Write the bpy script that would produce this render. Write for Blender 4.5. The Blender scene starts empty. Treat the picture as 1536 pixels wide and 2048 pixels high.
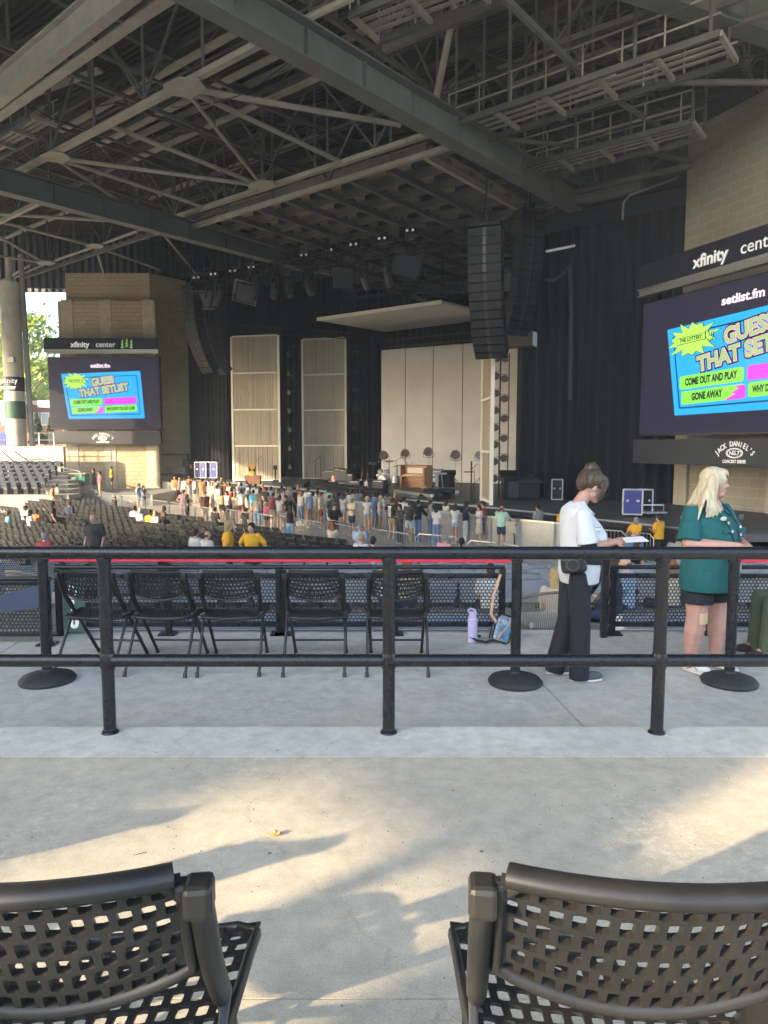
import bpy, bmesh, math, random
from mathutils import Vector, Matrix
random.seed(7)
R = math.radians
SC = bpy.context.scene
COL = SC.collection
TS = bpy.data.scenes.new('scratch')
# ------------------------------------------------------------------ camera, sky, sun, exposure
F = 1420.0; PITCH = math.atan(131/1420); EYE = 1.68
cd = bpy.data.cameras.new('camera'); cam = bpy.data.objects.new('camera', cd); COL.objects.link(cam)
cd.sensor_fit = 'VERTICAL'; cd.sensor_height = 36; cd.lens = 36*F/2048; cd.clip_start = .05; cd.clip_end = 3000
cam.location = (0, 0, EYE); cam.rotation_euler = (math.pi/2-PITCH, 0, 0); SC.camera = cam
SC.view_settings.view_transform = 'Standard'; SC.view_settings.look = 'None'
SC.view_settings.exposure = 2.86; SC.view_settings.gamma = 1.0
SUN_EL = R(17); TR = Vector((.8, .6, 0)).normalized()
w = bpy.data.worlds.new('World'); SC.world = w; w.use_nodes = True
nt = w.node_tree; sky = nt.nodes.new('ShaderNodeTexSky'); sky.sky_type = 'NISHITA'; sky.sun_disc = False
sky.sun_elevation = SUN_EL; sky.sun_rotation = math.atan2(-TR.x, -TR.y); sky.air_density = 1.0; sky.dust_density = 1.5; sky.ozone_density = 1.0
nt.links.new(sky.outputs[0], nt.nodes['Background'].inputs[0]); nt.nodes['Background'].inputs[1].default_value = .15
sd = bpy.data.lights.new('sun', 'SUN'); sd.energy = 2.1; sd.angle = R(.6); sd.color = (1, .80, .52)
so = bpy.data.objects.new('sun', sd); COL.objects.link(so)
d = Vector((TR.x*math.cos(SUN_EL), TR.y*math.cos(SUN_EL), -math.sin(SUN_EL)))
so.rotation_euler = d.to_track_quat('-Z', 'Y').to_euler(); so.location = (-30, -25, 18)
SC.cycles.max_bounces = 7; SC.cycles.volume_bounces = 0; SC.cycles.diffuse_bounces = 5; SC.cycles.glossy_bounces = 2; SC.cycles.transparent_max_bounces = 6
SC.cycles.sample_clamp_indirect = 6; SC.cycles.use_denoising = True
try: SC.cycles.denoiser = 'OPENIMAGEDENOISE'
except Exception: pass
# ------------------------------------------------------------------ measuring: a pixel of the photo on a level plane (z) or at a distance (D)
def ray(px, py):
    x = (px-768)/F; y = (1024-py)/F; c, s = math.cos(PITCH), math.sin(PITCH)
    return Vector((x, c+y*s, -s+y*c))
def at(px, py, z=None, D=None):
    r = ray(px, py); t = (z-EYE)/r.z if z is not None else D/r.y
    return Vector((0, 0, EYE))+r*t
A = Vector((.616, .788, 0)); W = Vector((.788, -.616, 0)); UP = Vector((0, 0, 1))   # stage depth, stage width
def uv(u, v, z): return W*u+A*v+UP*z
# ------------------------------------------------------------------ materials
MATS = {}
def mat(name, col, rough=.6, metal=0, noise=0, scale=8, bump=0, bscale=60, emit=None, es=1, spec=.5, trans=0, alpha=1, kind=None, col2=None, dist=.01, stretch=None):
    if name in MATS: return MATS[name]
    m = bpy.data.materials.new(name); m.use_nodes = True; n = m.node_tree; b = n.nodes['Principled BSDF']; L = n.links.new
    c4 = (*col, 1); b.inputs['Base Color'].default_value = c4; b.inputs['Roughness'].default_value = rough
    b.inputs['Metallic'].default_value = metal; b.inputs['Specular IOR Level'].default_value = spec
    b.inputs['Transmission Weight'].default_value = trans; b.inputs['Alpha'].default_value = alpha
    tc = n.nodes.new('ShaderNodeTexCoord'); out = tc.outputs['Object']
    if stretch:
        mp = n.nodes.new('ShaderNodeMapping'); mp.inputs['Scale'].default_value = stretch; L(out, mp.inputs[0]); out = mp.outputs[0]
    if noise:
        t = n.nodes.new('ShaderNodeTexNoise'); t.inputs['Scale'].default_value = scale; t.inputs['Detail'].default_value = 7; t.inputs['Roughness'].default_value = .65; L(out, t.inputs[0])
        r = n.nodes.new('ShaderNodeValToRGB'); k = col2 or tuple(min(1, c*(1+noise)) for c in col)
        r.color_ramp.elements[0].position = .32; r.color_ramp.elements[1].position = .68
        r.color_ramp.elements[0].color = (*[c*(1-noise) for c in col], 1) if not col2 else c4; r.color_ramp.elements[1].color = (*k, 1)
        L(t.outputs[0], r.inputs[0]); L(r.outputs[0], b.inputs['Base Color'])
    if bump:
        t2 = n.nodes.new('ShaderNodeTexNoise'); t2.inputs['Scale'].default_value = bscale; t2.inputs['Detail'].default_value = 5; L(out, t2.inputs[0])
        bp = n.nodes.new('ShaderNodeBump'); bp.inputs['Strength'].default_value = bump; bp.inputs['Distance'].default_value = dist
        L(t2.outputs[0], bp.inputs['Height']); L(bp.outputs[0], b.inputs['Normal'])
    if emit:
        b.inputs['Emission Color'].default_value = (*emit, 1); b.inputs['Emission Strength'].default_value = es
    MATS[name] = m; return m
def block_mat(name, c1, c2, mortar, bw=.6, bh=.3, bump=.5, rough=.9, rot=0, big=.25):
    """masonry in world metres: horizontal distance along the wall, height"""
    m = bpy.data.materials.new(name); m.use_nodes = True; n = m.node_tree; b = n.nodes['Principled BSDF']; L = n.links.new
    b.inputs['Roughness'].default_value = rough; b.inputs['Specular IOR Level'].default_value = .2
    g = n.nodes.new('ShaderNodeNewGeometry'); sp = n.nodes.new('ShaderNodeSeparateXYZ'); L(g.outputs['Position'], sp.inputs[0])
    a = n.nodes.new('ShaderNodeMath'); a.operation = 'MULTIPLY'; a.inputs[1].default_value = math.cos(rot); L(sp.outputs[0], a.inputs[0])
    c = n.nodes.new('ShaderNodeMath'); c.operation = 'MULTIPLY_ADD'; c.inputs[1].default_value = math.sin(rot); L(sp.outputs[1], c.inputs[0]); L(a.outputs[0], c.inputs[2])
    cb = n.nodes.new('ShaderNodeCombineXYZ'); L(c.outputs[0], cb.inputs[0]); L(sp.outputs[2], cb.inputs[1])
    br = n.nodes.new('ShaderNodeTexBrick'); L(cb.outputs[0], br.inputs[0]); br.inputs['Scale'].default_value = 1
    br.inputs['Color1'].default_value = (*c1, 1); br.inputs['Color2'].default_value = (*c2, 1); br.inputs['Mortar'].default_value = (*mortar, 1)
    br.inputs['Mortar Size'].default_value = .012; br.inputs['Brick Width'].default_value = bw; br.inputs['Row Height'].default_value = bh; br.inputs['Mortar Smooth'].default_value = .3
    t = n.nodes.new('ShaderNodeTexNoise'); t.inputs['Scale'].default_value = big; t.inputs['Detail'].default_value = 8; L(g.outputs['Position'], t.inputs[0])
    mx = n.nodes.new('ShaderNodeMix'); mx.data_type = 'RGBA'; mx.blend_type = 'MULTIPLY'; mx.inputs[0].default_value = .7
    rp = n.nodes.new('ShaderNodeValToRGB'); rp.color_ramp.elements[0].position = .3; rp.color_ramp.elements[0].color = (.6, .58, .54, 1); rp.color_ramp.elements[1].position = .65; L(t.outputs[0], rp.inputs[0])
    L(br.outputs[0], mx.inputs[6]); L(rp.outputs[0], mx.inputs[7]); L(mx.outputs[2], b.inputs['Base Color'])
    t2 = n.nodes.new('ShaderNodeTexNoise'); t2.inputs['Scale'].default_value = 6; t2.inputs['Detail'].default_value = 6; L(g.outputs['Position'], t2.inputs[0])
    ad = n.nodes.new('ShaderNodeMath'); ad.operation = 'MULTIPLY_ADD'; ad.inputs[1].default_value = -1.2; L(br.outputs['Fac'], ad.inputs[0]); L(t2.outputs[0], ad.inputs[2])
    bp = n.nodes.new('ShaderNodeBump'); bp.inputs['Strength'].default_value = bump; bp.inputs['Distance'].default_value = .05; L(ad.outputs[0], bp.inputs['Height']); L(bp.outputs[0], b.inputs['Normal'])
    MATS[name] = m; return m
def wave_mat(name, col, direction, period, rough=.8, amount=.45, bump=.6, noise=.15, metal=0):
    """corrugation or pleats along a world direction"""
    m = bpy.data.materials.new(name); m.use_nodes = True; n = m.node_tree; b = n.nodes['Principled BSDF']; L = n.links.new
    b.inputs['Roughness'].default_value = rough; b.inputs['Specular IOR Level'].default_value = .2; b.inputs['Metallic'].default_value = metal
    g = n.nodes.new('ShaderNodeNewGeometry'); vm = n.nodes.new('ShaderNodeVectorMath'); vm.operation = 'DOT_PRODUCT'; vm.inputs[1].default_value = direction; L(g.outputs['Position'], vm.inputs[0])
    tn = n.nodes.new('ShaderNodeTexNoise'); tn.inputs['Scale'].default_value = .8; tn.inputs['Detail'].default_value = 6; L(g.outputs['Position'], tn.inputs[0])
    ml = n.nodes.new('ShaderNodeMath'); ml.operation = 'MULTIPLY'; ml.inputs[1].default_value = 2*math.pi/period; L(vm.outputs['Value'], ml.inputs[0])
    sn = n.nodes.new('ShaderNodeMath'); sn.operation = 'SINE'; L(ml.outputs[0], sn.inputs[0])
    r = n.nodes.new('ShaderNodeValToRGB'); r.color_ramp.elements[0].color = (*[c*(1-noise) for c in col], 1); r.color_ramp.elements[1].color = (*[c*(1+noise) for c in col], 1)
    r.color_ramp.elements[0].position = .3; r.color_ramp.elements[1].position = .7; L(tn.outputs[0], r.inputs[0]); L(r.outputs[0], b.inputs['Base Color'])
    bp = n.nodes.new('ShaderNodeBump'); bp.inputs['Strength'].default_value = bump; bp.inputs['Distance'].default_value = period*.35; L(sn.outputs[0], bp.inputs['Height']); L(bp.outputs[0], b.inputs['Normal'])
    MATS[name] = m; return m
def concrete(name, base, lo, warm=None):
    m = bpy.data.materials.new(name); m.use_nodes = True; n = m.node_tree; b = n.nodes['Principled BSDF']; L = n.links.new
    b.inputs['Roughness'].default_value = .85; b.inputs['Specular IOR Level'].default_value = .35
    g = n.nodes.new('ShaderNodeNewGeometry')
    def nz(sc, de=8, ro=.6, di=0):
        t = n.nodes.new('ShaderNodeTexNoise'); t.inputs['Scale'].default_value = sc; t.inputs['Detail'].default_value = de; t.inputs['Roughness'].default_value = ro; t.inputs['Distortion'].default_value = di; L(g.outputs['Position'], t.inputs[0]); return t
    def ramp(src, p0, c0, p1, c1):
        r = n.nodes.new('ShaderNodeValToRGB'); e = r.color_ramp.elements; e[0].position = p0; e[0].color = (*c0, 1); e[1].position = p1; e[1].color = (*c1, 1); L(src, r.inputs[0]); return r
    def mul(a, c, f=1, mode='MULTIPLY'):
        x = n.nodes.new('ShaderNodeMix'); x.data_type = 'RGBA'; x.blend_type = mode; x.inputs[0].default_value = f; L(a, x.inputs[6]); L(c, x.inputs[7]); return x.outputs[2]
    c = ramp(nz(.7, 9, .62, .4).outputs[0], .35, lo, .66, base).outputs[0]
    c = mul(c, ramp(nz(9, 8, .7).outputs[0], .35, (.84, .84, .83), .6, (1.06, 1.06, 1.05)).outputs[0])
    c = mul(c, ramp(nz(160, 3, .6).outputs[0], .3, (.72, .72, .72), .62, (1.12, 1.12, 1.12)).outputs[0], .8)
    v = n.nodes.new('ShaderNodeTexVoronoi'); v.inputs['Scale'].default_value = 3.3; v.inputs['Randomness'].default_value = 1; L(g.outputs['Position'], v.inputs[0])
    c = mul(c, ramp(v.outputs['Distance'], .022, (.30, .28, .26), .036, (1, 1, 1)).outputs[0], .85)
    ve = n.nodes.new('ShaderNodeTexVoronoi'); ve.feature = 'DISTANCE_TO_EDGE'; ve.inputs['Scale'].default_value = .32; va = n.nodes.new('ShaderNodeVectorMath'); va.operation = 'ADD'; nn = nz(2.2, 6, .7); vs = n.nodes.new('ShaderNodeVectorMath'); vs.operation = 'SCALE'; vs.inputs['Scale'].default_value = .5; L(nn.outputs['Color'], vs.inputs[0]); L(g.outputs['Position'], va.inputs[0]); L(vs.outputs[0], va.inputs[1]); L(va.outputs[0], ve.inputs[0])
    c = mul(c, ramp(ve.outputs['Distance'], .0008, (.5, .48, .45), .0018, (1, 1, 1)).outputs[0], .28)
    c = mul(c, ramp(nz(2.6, 5, .6, 1.5).outputs[0], .60, (1, 1, 1), .74, (.80, .78, .74)).outputs[0], .8)
    # pale worn scuffs
    sc = n.nodes.new('ShaderNodeMath'); sc.operation = 'MULTIPLY'; L(ramp(nz(1.1, 4, .5, .6).outputs[0], .52, (0, 0, 0), .68, (1, 1, 1)).outputs[0], sc.inputs[0]); L(ramp(nz(22, 8, .75).outputs[0], .5, (0, 0, 0), .62, (.5, .5, .5)).outputs[0], sc.inputs[1])
    x = n.nodes.new('ShaderNodeMix'); x.data_type = 'RGBA'; L(sc.outputs[0], x.inputs[0]); L(c, x.inputs[6]); x.inputs[7].default_value = (*[min(1, k*1.35) for k in base], 1)
    L(x.outputs[2], b.inputs['Base Color'])
    bp = n.nodes.new('ShaderNodeBump'); bp.inputs['Strength'].default_value = .55; bp.inputs['Distance'].default_value = .004; L(nz(230, 4, .7).outputs[0], bp.inputs['Height']); L(bp.outputs[0], b.inputs['Normal'])
    MATS[name] = m; return m
# ------------------------------------------------------------------ mesh builder
class MB:
    def __init__(s): s.v = []; s.f = []; s.mi = []; s.cur = 0
    def add(s, vs, fs):
        o = len(s.v); s.v += [tuple(p) for p in vs]; s.f += [tuple(i+o for i in f) for f in fs]; s.mi += [s.cur]*len(fs); return s
    def hexa(s, p):  # 8 points: bottom 4 ccw, top 4
        return s.add(p, [(3, 2, 1, 0), (4, 5, 6, 7), (0, 1, 5, 4), (1, 2, 6, 5), (2, 3, 7, 6), (3, 0, 4, 7)])
    def box(s, c, sz, rz=0, M=None):
        x, y, z = [k/2 for k in sz]; ca, sa = math.cos(rz), math.sin(rz); P = []
        for dz in (-z, z):
            for dx, dy in ((-x, -y), (x, -y), (x, y), (-x, y)):
                q = Vector((c[0]+dx*ca-dy*sa, c[1]+dx*sa+dy*ca, c[2]+dz)); P.append(M @ q if M else q)
        return s.hexa(P)
    def obox(s, o, ax, ay, az):  # corner + three edge vectors
        o, ax, ay, az = map(Vector, (o, ax, ay, az)); return s.hexa([o, o+ax, o+ax+ay, o+ay, o+az, o+ax+az, o+ax+ay+az, o+ay+az])
    def bar(s, a, b, w, h, up=UP):
        a, b = Vector(a), Vector(b); d = (b-a).normalized(); x = d.cross(up)
        if x.length < 1e-4: x = d.cross(Vector((0, 1, 0)))
        x.normalize(); y = x.cross(d).normalized(); x *= w/2; y *= h/2
        return s.hexa([a-x-y, a+x-y, b+x-y, b-x-y, a-x+y, a+x+y, b+x+y, b-x+y])
    def tube(s, a, b, r, r2=None, n=8, cap=True):
        a, b = Vector(a), Vector(b); r2 = r if r2 is None else r2; d = (b-a).normalized(); x = d.orthogonal().normalized(); y = d.cross(x); vs = []; fs = []
        for p, q in ((a, r), (b, r2)):
            for i in range(n):
                t = 2*math.pi*i/n; vs.append(p+x*(q*math.cos(t))+y*(q*math.sin(t)))
        for i in range(n): j = (i+1) % n; fs.append((i, j, n+j, n+i))
        if cap: fs += [tuple(range(n-1, -1, -1)), tuple(range(n, 2*n))]
        return s.add(vs, fs)
    def path(s, pts, r, n=8, closed=False, flat=None, up=None):
        """swept tube; flat=(rx,ry) for an oval section with 'up' as the ry axis"""
        pts = [Vector(p) for p in pts]; N = len(pts); vs = []; fs = []; px = None
        for k, p in enumerate(pts):
            a = pts[(k-1) % N] if (closed or k > 0) else p; b = pts[(k+1) % N] if (closed or k < N-1) else p
            d = (b-a).normalized()
            if up is not None: x = d.cross(up).normalized(); y = x.cross(d)
            else:
                x = d.orthogonal().normalized() if px is None else (px-d*px.dot(d)).normalized(); y = d.cross(x)
            px = x; rx, ry = flat if flat else (r, r)
            for i in range(n):
                t = 2*math.pi*(i+.5)/n; vs.append(p+x*(rx*math.cos(t))+y*(ry*math.sin(t)))
        for k in range(N if closed else N-1):
            k2 = (k+1) % N
            for i in range(n): j = (i+1) % n; fs.append((k*n+i, k*n+j, k2*n+j, k2*n+i))
        if not closed: fs += [tuple(range(n-1, -1, -1)), tuple(range((N-1)*n, N*n))]
        return s.add(vs, fs)
    def lathe(s, prof, c=(0, 0, 0), n=16, ax=None, up=None):
        vs = []; fs = []; c = Vector(c); z = Vector(ax).normalized() if ax is not None else UP; x = z.orthogonal().normalized(); y = z.cross(x)
        for r, h in prof:
            for i in range(n): t = 2*math.pi*i/n; vs.append(c+z*h+x*(r*math.cos(t))+y*(r*math.sin(t)))
        for k in range(len(prof)-1):
            for i in range(n): j = (i+1) % n; fs.append((k*n+i, k*n+j, (k+1)*n+j, (k+1)*n+i))
        fs += [tuple(range(n-1, -1, -1)), tuple(range((len(prof)-1)*n, len(prof)*n))]
        return s.add(vs, fs)
    def prism(s, pts, vec):
        pts = [Vector(p) for p in pts]; n = len(pts); vec = Vector(vec)
        return s.add(pts+[p+vec for p in pts], [tuple(range(n-1, -1, -1)), tuple(range(n, 2*n))]+[(i, (i+1) % n, n+(i+1) % n, n+i) for i in range(n)])
    def ell(s, c, r, n=12, m=8, M=None):
        vs = []; fs = []; c = Vector(c)
        for k in range(m+1):
            t = math.pi*k/m
            for i in range(n):
                a = 2*math.pi*i/n; q = Vector((r[0]*math.sin(t)*math.cos(a), r[1]*math.sin(t)*math.sin(a), r[2]*math.cos(t)))
                vs.append(c+(M @ q if M else q))
        for k in range(m):
            for i in range(n): j = (i+1) % n; fs.append((k*n+j, k*n+i, (k+1)*n+i, (k+1)*n+j))
        return s.add(vs, fs)
    def cap(s, a, b, r1, r2, n=10):
        s.tube(a, b, r1, r2, n=n); s.ell(a, (r1,)*3, n=n, m=6); s.ell(b, (r2,)*3, n=n, m=6); return s
    def mesh(s, name, mats):
        me = bpy.data.meshes.new(name); me.from_pydata(s.v, [], s.f)
        for m in (mats if isinstance(mats, (list, tuple)) else [mats]): me.materials.append(m)
        if any(s.mi): me.polygons.foreach_set('material_index', s.mi)
        me.update(); return me
    def build(s, name, mats, parent=None, smooth=False, bevel=0, solid=0, fix=True, **tags):
        off = Vector(parent.location) if parent is not None and parent.type == 'EMPTY' and not parent.get('_local') else Vector((0, 0, 0))
        if parent is not None and parent.type == 'MESH' and parent.parent is not None and not parent.parent.get('_local'): off = Vector(parent.parent.location)
        if off.length: s.v = [(p[0]-off.x, p[1]-off.y, p[2]-off.z) for p in s.v]
        me = s.mesh(name, mats); o = bpy.data.objects.new(name, me); COL.objects.link(o)
        if parent is not None: o.parent = parent
        if fix:
            bm = bmesh.new(); bm.from_mesh(me); bmesh.ops.recalc_face_normals(bm, faces=bm.faces); bm.to_mesh(me); bm.free()
        if smooth: shade(o, smooth if isinstance(smooth, (int, float)) and smooth is not True else 40)
        if bevel: b = o.modifiers.new('bevel', 'BEVEL'); b.width = bevel; b.segments = 2; b.limit_method = 'ANGLE'
        if solid: b = o.modifiers.new('solid', 'SOLIDIFY'); b.thickness = solid; b.offset = 0
        if tags: tag(o, **tags)
        return o
def shade(o, ang=40):
    me = o.data; bm = bmesh.new(); bm.from_mesh(me)
    for f in bm.faces: f.smooth = True
    for e in bm.edges:
        if len(e.link_faces) == 2 and e.calc_face_angle(0) > R(ang): e.smooth = False
    bm.to_mesh(me); bm.free()
def tag(o, label=None, cat=None, group=None, kind=None):
    if label: o['label'] = label
    if cat: o['category'] = cat
    if group: o['group'] = group
    if kind: o['kind'] = kind
    return o
def thing(name, label, cat, loc=(0, 0, 0), group=None, local=False):
    o = bpy.data.objects.new(name, None); COL.objects.link(o); o.location = loc; o.empty_display_size = .2
    if local: o['_local'] = 1
    return tag(o, label, cat, group)
def dup(root, loc, rz=0, label=None, sc=1, group=None, rx=0):
    def cp(o, par):
        c = o.copy(); COL.objects.link(c)
        if par is not None: c.parent = par
        for ch in KIDS.get(o.name, []): cp(ch, c)
        return c
    KIDS = {}
    for ch in root.children_recursive: KIDS.setdefault(ch.parent.name, []).append(ch)
    r = cp(root, None); r.location = loc; r.rotation_euler = (rx, 0, rz); r.scale = (sc,)*3
    if label: r['label'] = label
    if group: r['group'] = group
    return r
def text(body, size, m, origin, xdir, zdir, parent=None, name='lettering', align='CENTER', ext=.004, sx=1, bold=0, shear=0, out=None, spacing=1):
    """raised lettering: origin, reading direction, up direction"""
    cu = bpy.data.curves.new(name, 'FONT'); cu.body = body; cu.size = size; cu.extrude = ext; cu.align_x = align; cu.align_y = 'CENTER'; cu.offset = bold; cu.shear = shear; cu.space_character = spacing; cu.resolution_u = 3
    to = bpy.data.objects.new(name, cu); TS.collection.objects.link(to); TS.view_layers[0].update(); dg = TS.view_layers[0].depsgraph
    me = bpy.data.meshes.new_from_object(to.evaluated_get(dg)); bpy.data.objects.remove(to)
    me.materials.clear(); me.materials.append(m); x = Vector(xdir).normalized(); z = Vector(zdir).normalized(); y = x.cross(z); off = Vector(parent.location) if parent is not None and parent.type == 'EMPTY' else Vector((0, 0, 0))
    if parent is not None and parent.type == 'MESH' and parent.parent is not None: off = Vector(parent.parent.location)
    o3 = Vector(origin)-off
    for v in me.vertices: p = v.co.copy(); v.co = o3+x*(p.x*sx)+z*p.y-y*p.z
    o = bpy.data.objects.new(name, me); COL.objects.link(o)
    if parent is not None: o.parent = parent
    return o
# ------------------------------------------------------------------ palette
M_conc = concrete('worn_concrete', (.62, .54, .42), (.51, .45, .355))
M_conc2 = concrete('grey_concrete', (.59, .57, .51), (.48, .465, .42))
M_kerb = concrete('pale_concrete', (.70, .67, .58), (.54, .52, .46))
M_dark = mat('dark_floor', (.14, .14, .13), .9, noise=.3, scale=6, bump=.3)
M_black = mat('black_paint', (.016, .016, .018), .38, noise=.3, scale=30, bump=.25, bscale=90, dist=.002)
def chip(m, amt=.655):
    n = m.node_tree; b = n.nodes['Principled BSDF']; src = b.inputs['Base Color'].links[0].from_socket; tc = n.nodes.new('ShaderNodeNewGeometry'); t = n.nodes.new('ShaderNodeTexNoise'); t.inputs['Scale'].default_value = 38; t.inputs['Detail'].default_value = 9; t.inputs['Roughness'].default_value = .75; n.links.new(tc.outputs['Position'], t.inputs[0])
    r = n.nodes.new('ShaderNodeValToRGB'); r.color_ramp.elements[0].position = amt; r.color_ramp.elements[1].position = amt+.03; n.links.new(t.outputs[0], r.inputs[0]); x = n.nodes.new('ShaderNodeMix'); x.data_type = 'RGBA'; n.links.new(r.outputs[0], x.inputs[0]); n.links.new(src, x.inputs[6]); x.inputs[7].default_value = (.16, .16, .155, 1); n.links.new(x.outputs[2], b.inputs['Base Color'])
    t2 = n.nodes.new('ShaderNodeTexNoise'); t2.inputs['Scale'].default_value = 5; t2.inputs['Detail'].default_value = 6; n.links.new(tc.outputs['Position'], t2.inputs[0]); mr = n.nodes.new('ShaderNodeMapRange'); mr.inputs['To Min'].default_value = .14; mr.inputs['To Max'].default_value = .42; n.links.new(t2.outputs[0], mr.inputs[0]); n.links.new(mr.outputs[0], b.inputs['Roughness'])
chip(M_black)
M_blackm = mat('black_matt', (.012, .012, .014), .75)
M_plastic = mat('black_plastic', (.016, .0155, .015), .42, noise=.3, scale=7, col2=(.030, .028, .025), bump=.15, bscale=400, dist=.001)
M_cloth = mat('black_cloth', (.010, .011, .016), .95, noise=.4, scale=2)
M_steel = mat('galvanised_steel', (.42, .43, .44), .38, metal=.85, noise=.15, scale=12)
M_alu = mat('aluminium', (.62, .63, .64), .3, metal=.9, noise=.08, scale=5)
M_white = mat('white_paint', (.78, .77, .74), .5)
M_green = mat('leaf_green', (.09, .15, .03), .6, noise=.5, scale=3)
# ------------------------------------------------------------------ the ground and the floors
g = MB(); g.add([(-900, -900, -3.2), (900, -900, -3.2), (900, 1200, -3.2), (-900, 1200, -3.2)], [(0, 1, 2, 3)])
g.build('ground', mat('grass_ground', (.07, .09, .03), .95, noise=.4, scale=.4), kind='structure')
g = MB(); g.box((0, 2.873, -.3), (70, 1.694, .6)); g.box((0, -7.05, -.3), (70, 18.14, .6)); g.box((0, 2.023, -.32), (70, .012, .6)); g.build('upper_concourse', M_conc, kind='structure')   # near edge of the kerb at y 3.725
g = MB(); g.box((0, 3.932, -.3), (70, .405, .6)); g.build('kerb', M_kerb, kind='structure'); g = MB(); g.box((0, 3.7245, -.21), (70, .012, .39)); g.build('joint_filler', M_dark, kind='structure')
g = MB()
for i in range(-7, 8):
    x0 = i*4.55-3.2
    P = [(x0, 4.135), (x0+4.54, 4.135), (x0+4.54-.28, 6.98), (x0-.28, 6.98)]
    g.prism([(x, y, -.95) for x, y in P], (0, 0, .8))
g.build('lower_walkway', M_conc2, kind='structure')
g = MB(); g.box((0, 9.1, -1.2), (70, 4.2, .6)); g.build('seating_tier', M_dark, kind='structure')
g = MB()
TIERS = [(11.2, -1.50), (12.95, -1.60), (14.0, -1.68), (14.95, -1.74), (15.9, -1.82), (17.0, -1.95)]
for i, (y, z) in enumerate(TIERS):
    y2 = TIERS[i+1][0] if i < len(TIERS)-1 else 18.2
    g.box((0, (y+y2)/2, z-.5), (72, y2-y, 1.0))
g.build('seating_tier', mat('tier_concrete', (.30, .30, .28), .9, noise=.2, scale=2), kind='structure')
PIT = -2.3
g = MB(); g.add([(-75, 18.2, PIT), (60, 18.2, PIT), (60, 95, PIT), (-75, 95, PIT)], [(0, 1, 2, 3)])
g.build('arena_floor', mat('arena_concrete', (.42, .38, .31), .85, noise=.18, scale=.6, bump=.3), kind='structure')
# ------------------------------------------------------------------ roof
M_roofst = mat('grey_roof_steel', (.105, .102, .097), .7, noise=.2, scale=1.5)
M_roofl = mat('bounce_lit_roof_steel', (.32, .30, .26), .7, noise=.15, scale=1.5)  # paler roof steel, bounce light on the undersides put into its colour
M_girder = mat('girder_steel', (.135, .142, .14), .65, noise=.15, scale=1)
M_deck = wave_mat('roof_deck_metal', (.055, .05, .042), tuple(A), .3, rough=.7, bump=.8)
M_corr = wave_mat('corrugated_cladding', (.10, .11, .125), (.9, .43, 0), .55, rough=.6, bump=.9)
ZB, ZP, ZD = 14.2, 18.9, 19.6
roof = thing('pavilion_roof', 'huge open steel roof of girders, trusses and corrugated decking over the whole venue', 'roof', (0, 30, 14))
DX0, DX1, DY0, DY1 = -34, 48, -3, 66
m = MB(); m.box(((DX0+DX1)/2, (DY0+DY1)/2, ZD+.25), (DX1-DX0, DY1-DY0, .3)); m.build('roof_deck', M_deck, roof)
m = MB(); m.box((DX0-.1, (DY0+60)/2, 14.75), (.2, 60-DY0, 10.9)); m.build('side_sun_screen', M_corr, roof)  # added unseen side sheet, its drop set to keep sun off the stage
m = MB(); m.box(((DX0+DX1)/2, DY1-.6, 17.6), (DX1-DX0, .3, 4.2)); m.build('end_cladding', M_corr, roof)
def rp(x, y, z): return at(x, y, z=z)
def ibeam(m, a, b, w, h, tf=.06):
    a, b = Vector(a), Vector(b); m.bar(a, b, w, tf); u = Vector((0, 0, h)); m.bar(a+u, b+u, w, tf); u2 = Vector((0, 0, h/2)); m.bar(a+u2, b+u2, .05, h-tf-.01)
def ext(a, b, k0, k1):
    d = (b-a).normalized(); return a-d*k0, b+d*k1
# main girders along the stage axis
for (p, q, k0, k1, w, h, z) in [((400, 10), (1110, 400), 16, 2, .66, 1.0, 12.6), ((0, 384), (515, 516), 22, 5, .6, 1.0, 12.8), ((1270, -10), (1480, 60), 6, 8, .7, 1.2, 14.6)]:
    a, b = ext(rp(*p, z), rp(*q, z), k0, k1); m = MB(); ibeam(m, a, b, w, h); 
    n = int((b-a).length/2.4)
    for i in range(1, n):
        c = a+(b-a)*(i/n); m.bar(c+UP*.06, c+UP*(h-.06), .34, .03, up=(b-a).normalized())
    m.build('girder', M_girder, roof)
# crosswise girders top left (double, with tie plates)
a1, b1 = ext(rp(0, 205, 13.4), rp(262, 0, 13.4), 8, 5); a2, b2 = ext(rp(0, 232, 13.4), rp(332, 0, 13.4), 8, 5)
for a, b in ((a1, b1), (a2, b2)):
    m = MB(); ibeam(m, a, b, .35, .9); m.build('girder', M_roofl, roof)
for i in range(1, 14):
    c1 = a1+(b1-a1)*(i/14); t = (c1-a2).dot((b2-a2).normalized()); c2 = a2+(b2-a2).normalized()*t
    m = MB(); m.bar(c1+UP*.1, c2+UP*.1, .14, .14); m.build('brace', M_roofst, roof)
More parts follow.
